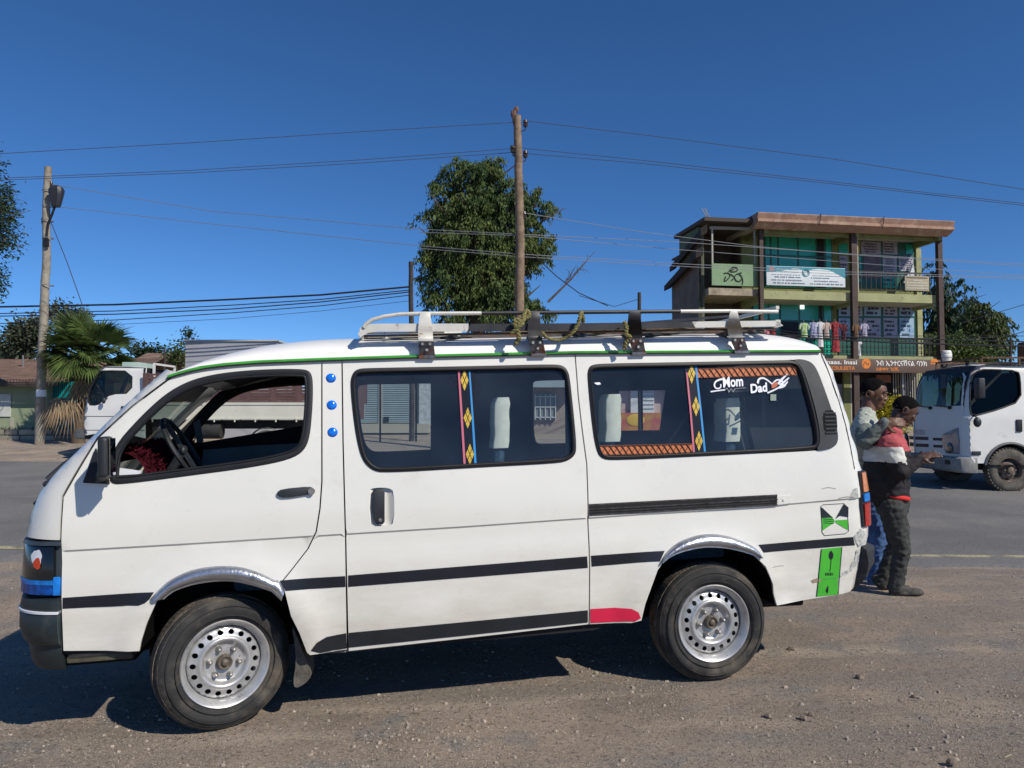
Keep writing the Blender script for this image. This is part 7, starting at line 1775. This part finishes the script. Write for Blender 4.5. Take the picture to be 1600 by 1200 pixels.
# right bay: posters on the glass
def squig(par, px0, py0, px1, py1, y, rows, m, seed=0, hgt=.5, w0=.6, name='printed_lines'):
    r_ = random.Random(seed); a, b = B(px0, py0, y), B(px1, py1, y); mb = MB(); H2 = (a[1] - b[1]) / rows
    for j in range(rows):
        x = a[0] + r_.random() * .2 * (b[0] - a[0]); zc_ = a[1] - (j + .5) * H2; xe = b[0] - r_.random() * .25 * (b[0] - a[0])
        while x < xe:
            w_ = r_.uniform(.4, 1.2) * H2 * w0; h_ = H2 * hgt * r_.uniform(.6, 1); mb.bb((x, y - .012, zc_ - h_ / 2), (min(x + w_, xe), y - .002, zc_ + h_ / 2)); x += w_ * (1.25 + (r_.random() < .15) * 1.)
    return mb.build(name, m, par)
pg = mat('lilac_grey_poster', (.30, .28, .33), .6, var=.15, vs=3); pg2 = mat('pale_lilac_poster', (.36, .36, .44), .6, var=.12, vs=3); ink = mat('dark_print_ink', (.05, .05, .08), .7); bluep = mat('light_blue_poster', (.36, .47, .60), .6, col2=(.20, .33, .50), vs=3)
f = bpx('poster_window', 1337, 366, 1428, 452, gfr, WB, .05)
for i, (r, m_, n) in enumerate((((1345, 377, 1376, 398), pg, 4), ((1379, 377, 1402, 398), pg, 4), ((1349, 400, 1376, 436), mat('mauve_door_poster', (.12, .09, .12), .6, var=.3, vs=3), 0), ((1379, 401, 1401, 428), pg2, 7), ((1404, 401, 1427, 424), pg2, 6), ((1415, 382, 1426, 397), gglass, 0), ((1338, 376, 1344, 396), mat('olive_yellow_poster', (.25, .24, .05), .7), 0), ((1339, 401, 1345, 440), gglass, 3), ((1379, 432, 1401, 450), gglass, 2))):
    p_ = bpx('poster', r[0], r[1], r[2], r[3], m_, WB - .055, .02, f)
    if n: squig(p_, r[0] + 1, r[1] + 2, r[2] - 1, r[3] - 2, WB - .08, n, ink, i)
f = bpx('poster_window', 1308, 472, 1430, 556, gfr, WB, .05)
for i, (x0, x1) in enumerate(((1310, 1328), (1336, 1347), (1350, 1376), (1380, 1402), (1405, 1428))):
    p_ = bpx('poster', x0, 476, x1, 494, pg2 if i in (1, 3) else bluep, WB - .055, .02, f); squig(p_, x0 + 2, 478, x1 - 2, 493, WB - .08, 2 + i % 2, ink, 20 + i, .7, 1.4)
    p_ = bpx('poster', x0, 497, x1, 528, bluep if i in (0, 4) else pg2, WB - .055, .02, f); squig(p_, x0 + 2, 499, x1 - 2, 526, WB - .08, 4, mat('dark_teal_ink', (.03, .10, .13), .7) if i == 4 else ink, 40 + i, .55, 1.1)
bpx('narrow_window', 1310, 380, 1324, 398, gglass, WB - .003, .04); p_ = bpx('notice_board', 1311, 400, 1324, 432, pg, WB - .003, .04); squig(p_, 1312, 402, 1323, 430, WB - .045, 6, ink, 5)
mb = MB(); q = [B(*p, WB - .3) for p in ((1412, 442), (1416, 432), (1423, 424), (1427, 412), (1429, 424), (1429, 444))]; mb.prism(q, lambda a, b: V((a, WB - .3, b)), lambda a, b: V((a, WB - .2, b))); 
o = mb.build('hanging_cloth', mat('white_hanging_cloth', (.62, .64, .70), .9), None); o.matrix_world = BASE.M; tag(o, 'white cloth hung on the upper balcony rail beside the cream board', 'cloth')
# railings
def railing(px0, px1, pyt, pyb, ornate, y=-.06, n=30):
    x0, x1 = B(px0, pyb, y)[0], B(px1, pyb, y)[0]; zt_, zb_ = B((px0 + px1) / 2, pyt, y)[1], B((px0 + px1) / 2, pyb, y)[1]; mb = MB()
    mb.bar((x0, y, zt_), (x1, y, zt_), .05, .06); mb.bar((x0, y, zb_ + .05), (x1, y, zb_ + .05), .04, .04); mb.bar((x0, y, lerp(zb_, zt_, .78)), (x1, y, lerp(zb_, zt_, .78)), .03, .03)
    for i in range(n + 1):
        x = lerp(x0, x1, i / n); mb.bar((x, y, zb_), (x, y, zt_), .026, .026)
        if ornate and i < n:
            xm = x + (x1 - x0) / n / 2; r_ = (x1 - x0) / n * .42
            for zc_ in (lerp(zb_, zt_, .88), lerp(zb_, zt_, .25), lerp(zb_, zt_, .5)):
                pts = [V((xm + r_ * cos(t), y, zc_ + .6 * r_ * sin(t))) for t in [2 * pi * k / 10 for k in range(11)]]; mb.tube(pts, .012, 4, False)
    return mb.build('railing', railm, BL)
railing(1338, 1460, 426, 456, False, n=16); railing(1190, 1464, 527, 557, True, n=44)
rx = B(1458, 440)[0]
# annex: parapet panel, thin posts, dark recess, side wall and sloping eaves
pm = mat('pale_green_parapet', (.21, .32, .18), .85, var=.08, vs=2, dirt=((.15, .2, .12), 4, .58, .75))
pa = bpx('parapet_panel', 1111, 412, 1181, 448, pm, .0, .08)
mb = MB(); y = -.095
def gr(P):
    Q = resamp(chai([B(px, py, y) for px, py in P], 2, False), .08, False)
    for a, b in zip(Q, Q[1:]): mb.bar((a[0], y, a[1]), (b[0], y, b[1]), .02, .045)
gr([(1139, 424), (1144, 417), (1152, 418), (1153, 423), (1146, 425), (1140, 424), (1147, 420)]); gr([(1131, 427), (1138, 426), (1142, 430), (1136, 438), (1131, 440), (1134, 432)]); gr([(1142, 428), (1147, 433), (1152, 427), (1158, 430), (1161, 438), (1160, 445)]); gr([(1148, 434), (1150, 439), (1156, 440), (1159, 436)]); gr([(1143, 438), (1147, 435), (1148, 432)]); gr([(1155, 427), (1159, 426)])
mb.build('graffiti_drawing', mat('black_graffiti', (.015, .02, .015), .8), pa)
for px in (1113, 1179): a, b = B(px, 412, -.05), B(px, 357, -.05); mb = MB(); mb.bar((a[0], -.05, a[1]), (a[0], -.05, b[1]), .07, .07); mb.build('thin_post', mat('pale_grey_post', (.34, .34, .30), .7), BL)
a, b = B(1109, 356, -.05), B(1183, 358, -.05); mb = MB(); mb.bar((a[0], -.05, a[1]), (b[0], -.05, b[1]), .08, .12); mb.build('annex_lintel', mat('pale_grey_lintel', (.30, .29, .25), .7), BL)
zA = B(1150, 350, 0)[1]
bx('annex_wall', XA, 2.4, 0, XL - .1, 2.6, zA - .02, dwall); bx('annex_wall', XA - .25, .4, 0, XA, 2.6, zA - .1, mat('green_annex_wall', (.10, .14, .08), .9, var=.2, vs=2))
bx('annex_roof', XA - .35, -.5, zA - .04, XL + .15, 3.0, zA + .12, mat('dark_roof_edge', (.06, .045, .035), .8))
# side wing that steps back and down, with dark eaves
a1 = B(1096, 372, .4); zq_ = a1[1]
def sidept(px, py): # plane x = XA-.25
    o = BASE.Ri @ (CAM - BASE.o); d = BASE.Ri @ ray(px, py); t = (XA - .25 - o.x) / d.x; p = o + d * t; return (p.y, p.z)
A1 = sidept(1094, 372); A2 = sidept(1050, 447)
wing = [(.4, 0), (.4, A1[1]), (A2[0], A2[1]), (A2[0], 0)]
mb = MB(); mb.prism(wing, lambda a, b: V((XA - .26, a, b)), lambda a, b: V((XA - .05, a, b))); mb.build('wing_wall', mat('grey_brown_wing_wall', (.15, .125, .10), .9, var=.2, vs=1.5), BL)
ev = mat('dark_sloping_eave', (.035, .028, .024), .9, var=.3, vs=3); y_, z_ = A1
for (pa_, pb_, pc_) in (((1106, 350), (1056, 412), .4), ((1100, 385), (1049, 442), .5)):
    p, q = sidept(*pa_), sidept(*pb_); mb = MB(); mb.prism([(p[0], p[1]), (q[0], q[1]), (q[0], q[1] - .25), (p[0] , p[1] - .35)], lambda a, b: V((XA - .28, a, b)), lambda a, b: V((XA - .28 - pc_ * .6, a + .1, b - .15))); mb.build('sloping_eave', ev, BL)
for px, py in ((1052, 412), (1046, 418)): pass
mb = MB()
for px in (1092, 1096, 1100): p = sidept(px, 352); mb.cyl((XA + .3, p[0] if p[0] > 0 else 1, zA), (XA + .3 + (px - 1096) * .03, 1.0, zA + .9), .02, n=5)
mb.bb((XA + .1, .8, zA + .1), (XA + .5, 1.2, zA + .35)); mb.build('rebar_stub', mat('concrete_stub', (.30, .28, .25), .9), BL)
# ground floor: dark shops with grille
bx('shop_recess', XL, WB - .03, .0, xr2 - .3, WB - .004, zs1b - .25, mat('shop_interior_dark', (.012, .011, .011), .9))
for px, w_, m_ in ((1322, .35, olive), (1328.5, .10, mat('pale_post', (.38, .36, .33), .7)), (1409, .1, M['steel'])):
    x = B(px, 600, .9)[0]; bx('shop_post', x - w_ / 2, .8, 0, x + w_ / 2, .9, zs1b - .3, m_)
mb = MB()
for k in range(13): x = lerp(B(1396, 600, 1.0)[0], B(1440, 600, 1.0)[0], k / 12); mb.bar((x, 1.0, 0), (x, 1.0, zs1b - .3), .03, .03)
mb.build('shop_grille', mat('pale_grille', (.42, .40, .36), .6), BL)
bpx('brick_counter', 1368, 586, 1390, 598, mat('brick_red', (.24, .09, .06), .9, var=.3, vs=8), 1.1, .1); bpx('wall_poster', 1305, 600, 1318, 640, pg2, 1.1, .05)
# ---- bank sign
def bsign(nm, label, cat, px0, py0, px1, py1, y, m, th=.10, group=None):
    a, b = BASE.hit(px0, py0, y), BASE.hit(px1, py1, y); fr = Fr(BASE.w((a[0], y, b[1])), BYAW); e = empty(nm, label, cat, fr, group)
    W_, H_ = b[0] - a[0], a[1] - b[1]; mb = MB(); mb.bb((0, 0, 0), (W_, th, H_)); mb.build('board', m, e, bevel=.01); return e, fr, W_, H_
brn = mat('brown_sign_board', (.105, .062, .045), .6, var=.08, vs=1); org = mat('orange_sign_paint', (.68, .20, .02), .5); wl = mat('white_sign_letters', (.75, .75, .72), .5)
a_ = BASE.hit(1215, 559, -.35); b_ = BASE.hit(1470, 582, -.35)
SG, sf, SW, SHt = bsign('bank_sign', 'long brown shop sign with white and orange lettering above the two men', 'sign', 1215, 559, 1470, 583, -.45, brn, .12)
def sl(px, py): p = sf.hit(px, py, 0); return p
def slay(d=.004): return lambda o: (lambda a, b: V((o[0] + a, -d, o[1] + b)))
def stx(s, px0, py, px1, h, m, sh=0): o = sl(px0, py); w_ = sl(px1, py)[0] - o[0]; return text('sign_lettering', s, h / 1200 * 33, slay()(o), m, SG, w_, .004, sh)
stx('naas. Inssi', 1292, 568.6, 1339, 6.5, wl); stx('CCSULEETA', 1294, 577.5, 1336, 5.5, org)
stx('ንብ ኢንተርናሽናል ባንክ', 1369, 571, 1448, 7.5, wl); stx('ዕውቀት ገርጂ', 1369, 578.8, 1404, 4.5, org)
c = sl(1353.5, 568); mb = MB(); R1 = 8.3 / 1200 * 33; mb.add([V((c[0], -.004, c[1]))] + [V((c[0] + R1 * .92 * cos(t), -.004, c[1] + R1 * sin(t))) for t in [2 * pi * k / 32 for k in range(32)]], [(0, 1 + k, 1 + (k + 1) % 32) for k in range(32)], False); lg = mb.build('round_logo', org, SG)
mb = MB(); P = [(-.15, -.10), (-.10, .03), (-.04, .08), (.0, .03), (.04, -.06), (.09, -.06), (.14, .04)]; P = chai(P, 2, False)
for p, q in zip(P, P[1:]): mb.bar((c[0] + p[0], -.008, c[1] + p[1]), (c[0] + q[0], -.008, c[1] + q[1]), .03, .004, up=(0, 1, 0))
mb.build('logo_mark', brn, lg)
c = sl(1460, 565); mb = MB(); mb.add([V((c[0], -.004, c[1] - .02))] + [V((c[0] + .19 * cos(t), -.004, c[1] - .02 + .15 * sin(t))) for t in [pi * k / 14 for k in range(15)]], [(0, 1 + k, 2 + k) for k in range(14)], False); mb.bb((c[0] - .2, -.006, c[1] - .12), (c[0] + .2, -.003, c[1] - .06)); mb.build('round_logo', org, SG)
# banner
bm = mat('white_banner_cloth', (.62, .68, .70), .7, var=.04, vs=2); teal = mat('teal_print', (.02, .25, .32), .6)
e, bf_, W_, H_ = bsign('banner', 'white and teal printed banner tied across the upper balcony', 'banner', 1197.5, 415, 1321, 449, -.14, bm, .02)
mb = MB(); n = 24; top = [(W_ * k / n, H_ - .02) for k in range(n + 1)]; low = [(W_ * k / n, H_ - .02 - H_ * pl(k / n, [(0, .30), (.12, .28), (.35, .06), (.44, .10), (.5, .22), (.56, .10), (.66, .05), (.8, .10), (.92, .34), (1, .52)])) for k in range(n + 1)]
mb.rings([[V((a[0], -.006, a[1])), V((b[0], -.006, b[1]))] for a, b in zip(top, low)], False, False); mb.build('teal_wave', teal, e)
mb = MB(); mb.tube([V((W_ * .495 + .16 * cos(t), -.012, H_ * .70 + .16 * sin(t))) for t in [2 * pi * k / 24 for k in range(25)]], .018, 5, False); mb.tube([V((W_ * .495 + .10 * cos(t), -.012, H_ * .70 + .10 * sin(t))) for t in [2 * pi * k / 24 for k in range(25)]], .008, 5, False); mb.build('banner_emblem', teal, e)
mb = MB(); mb.bb((W_ * .03, -.012, H_ * .72), (W_ * .10, -.006, H_ * .95)); mb.build('banner_emblem', mat('faded_red_emblem', (.35, .20, .24), .7), e)
r_ = random.Random(77); mb = MB(); mb2 = MB()
for j, (zz, x0, x1, h_) in enumerate(((.56, .06, .42, .035), (.44, .10, .44, .06), (.28, .06, .45, .07), (.13, .08, .48, .065), (.56, .58, .93, .03), (.44, .56, .80, .05), (.28, .60, .90, .06), (.13, .55, .97, .06))):
    x = x0; t = mb if j % 2 else mb2
    while x < x1: w_ = r_.uniform(.006, .02); hh_ = h_ * r_.uniform(.6, 1.); t.bb((W_ * x, -.011, H_ * (zz - hh_ / 2)), (W_ * (x + w_), -.004, H_ * (zz + hh_ / 2))); x += w_ + .005 + (r_.random() < .2) * .01
mb.build('banner_print', mat('dark_banner_print', (.06, .12, .17), .7), e); mb2.build('banner_print', mat('purple_banner_print', (.22, .20, .30), .7), e)
for zz in (.70, .83): mb = MB(); mb.bb((W_ * .12, -.010, H_ * zz), (W_ * .40, -.005, H_ * (zz + .03))); mb.build('banner_line', bm, e)
# cream board on the upper rail
cb = mat('cream_board', (.36, .32, .22), .8, var=.12, vs=4)
e, bf2, W_, H_ = bsign('notice_board', 'cream lettered board fixed to the right end of the upper balcony rail', 'sign', 1414, 431, 1452, 455, -.16, cb, .03)
r_ = random.Random(5)
for j in range(5):
    mb = MB(); x = .06 + (.25 if j == 1 else 0); xe = .94 - (.25 if j == 1 else 0)
    while x < xe: w_ = r_.uniform(.02, .06); mb.bb((W_ * x, -.010, H_ * (.86 - j * .18)), (W_ * min(x + w_, xe), -.003, H_ * (.93 - j * .18))); x += w_ + .012
    mb.build('board_line', mat('white_board_paint', (.60, .58, .50), .7) if j != 0 else mat('dark_board_paint', (.10, .08, .05), .7), e)
# white drum at the end of the sign
c = BASE.w((BASE.hit(1478, 566, -.3)[0], -.3, BASE.hit(1478, 566, -.3)[1])); e = empty('plastic_drum', 'white ribbed plastic drum on a bracket at the right end of the brown sign', 'drum', Fr(c))
mb = MB(); mb.lathe([(.0001, 0), (.19, 0), (.21, .05), (.24, .16), (.225, .18), (.25, .22), (.25, .34), (.24, .36), (.25, .38), (.22, .50), (.20, .52), (.0001, .54)], (0, 0, 0), 'z', 28); mb.build('drum_body', mat('white_plastic', (.72, .72, .70), .5, var=.05, vs=6), e, angle=50)
mb = MB(); mb.lathe([(.255, .19), (.262, .21), (.255, .23)], (0, 0, 0), 'z', 28); mb.build('drum_band', mat('grey_band', (.35, .36, .38), .5), e); mb = MB(); mb.bar((-.5, 0, -.03), (.25, 0, -.03), .08, .05); mb.build('support_arm', M['steel'], e)
# dresses and shirts hung on the lower balcony
def garment(px, pyt, wpx, hpx, m, label, long_=False, y=-.32, name='dress'):
    c = BASE.hit(px, pyt, y); k = 33 / 1200; w_, h_ = wpx * k / 2, hpx * k; mb = MB(); rs = []
    prof = [(0, .42), (.04, .80), (.10, 1.0), (.22, .78), (.40, .70), (.65, .82), (1, 1.05)] if long_ else [(0, .45), (.07, .9), (.16, 1.0), (.35, .82), (.7, .84), (1, .95)]
    fr = Fr(BASE.w((c[0], y, c[1] - h_)), BYAW)
    for i in range(17):
        t = i / 16; ww = w_ * pl(t, prof); rs.append([V((ww * cos(a) * (1 + .05 * sin(7 * a + i * .3)), .10 * sin(a) * (1 + .2 * sin(5 * a + t * 4)), h_ * (1 - t))) for a in [2 * pi * j / 20 for j in range(20)]])
    mb.rings(rs); e = empty(name, label, name, fr, 'clothes hung along the lower balcony'); mb.build('cloth', m, e, angle=70)
    mb = MB(); mb.tube([(-w_ * .5, 0, h_ - .02), (0, 0, h_ + .06), (w_ * .5, 0, h_ - .02)], .01, 5); mb.tube([(0, 0, h_ + .06), (.0, .02, h_ + .13)], .008, 5); mb.build('hanger', M['steel'], e)
    for sd in (-1, 1): mb = MB(); mb.tube([(sd * w_ * .72, 0, h_ * .95), (sd * w_ * 1.15, -.02, h_ * (.90 if long_ else .80)), (sd * w_ * 1.3, -.02, h_ * (.80 if long_ else .55))], [.05, .05, .045], 8); mb.build('sleeve', m, e)
gw = mat('white_garment', (.62, .62, .62), .85); gwg = mat('white_green_garment', (.55, .60, .45), .85, col2=(.22, .42, .08), vs=6); gbl = mat('blue_print_garment', (.50, .50, .60), .85, col2=(.08, .09, .30), vs=14, detail=1); gpe = mat('peach_garment', (.55, .34, .26), .85, col2=(.45, .42, .38), vs=6); grd = mat('red_print_dress', (.40, .035, .04), .85, col2=(.10, .01, .015), vs=14, detail=1); gbr = mat('brown_garment', (.16, .09, .045), .85); gli = mat('lilac_garment', (.48, .44, .54), .85, col2=(.25, .24, .35), vs=9); gpk = mat('pink_white_garment', (.52, .35, .38), .85, col2=(.40, .05, .08), vs=9, detail=1)
garment(1197, 503, 11, 22, gpk, 'pink and red patterned top, leftmost of the clothes on the balcony'); garment(1207, 504, 9, 20, grd, 'small dark red top second from the left on the balcony')
garment(1256, 505, 12, 22, gwg, 'white top with green sides left of the blue print blouse', name='shirt'); garment(1271, 504, 13, 24, gbl, 'blue and white print blouse on the balcony', name='blouse'); garment(1281, 503, 10, 40, gw, 'plain white gown between the blue blouse and the peach one', True)
garment(1291, 504, 9, 24, gpe, 'peach coloured blouse left of the long red dress', name='blouse'); garment(1305, 503, 14, 48, grd, 'long red patterned dress hanging past the rail', True); garment(1318, 506, 7, 26, mat('dark_maroon', (.10, .02, .03), .9), 'narrow dark maroon top right of the red dress')
garment(1337, 507, 9, 22, gbr, 'brown top of the outfit right of the middle post', name='shirt'); garment(1341, 533, 7, 24, gw, 'white trousers below the brown top by the middle post', True, -.25, 'trousers'); garment(1350, 506, 10, 20, gli, 'lilac blouse, rightmost of the clothes on the balcony', name='blouse')
# brown post at the right edge
e = empty('rusty_tank', 'rust brown cylinder standing at the far right edge behind the truck', 'tank', Fr((at(1606, 560, 30).x, 30, gz(20, 30))))
mb = MB(); zt_ = at(1600, 532, 30).z; mb.lathe([(.0001, 0), (.34, 0), (.34, zt_ - .97 - .05), (.30, zt_ - .95), (.0001, zt_ - .93)], (0, 0, 0), 'z', 20); mb.build('tank_body', M['rust'], e); mb = MB(); mb.lathe([(.35, 1.5), (.37, 1.55), (.35, 1.6)], (0, 0, 0), 'z', 20); mb.lathe([(.35, 2.6), (.37, 2.65), (.35, 2.7)], (0, 0, 0), 'z', 20); mb.build('tank_hoop', M['steel'], e)
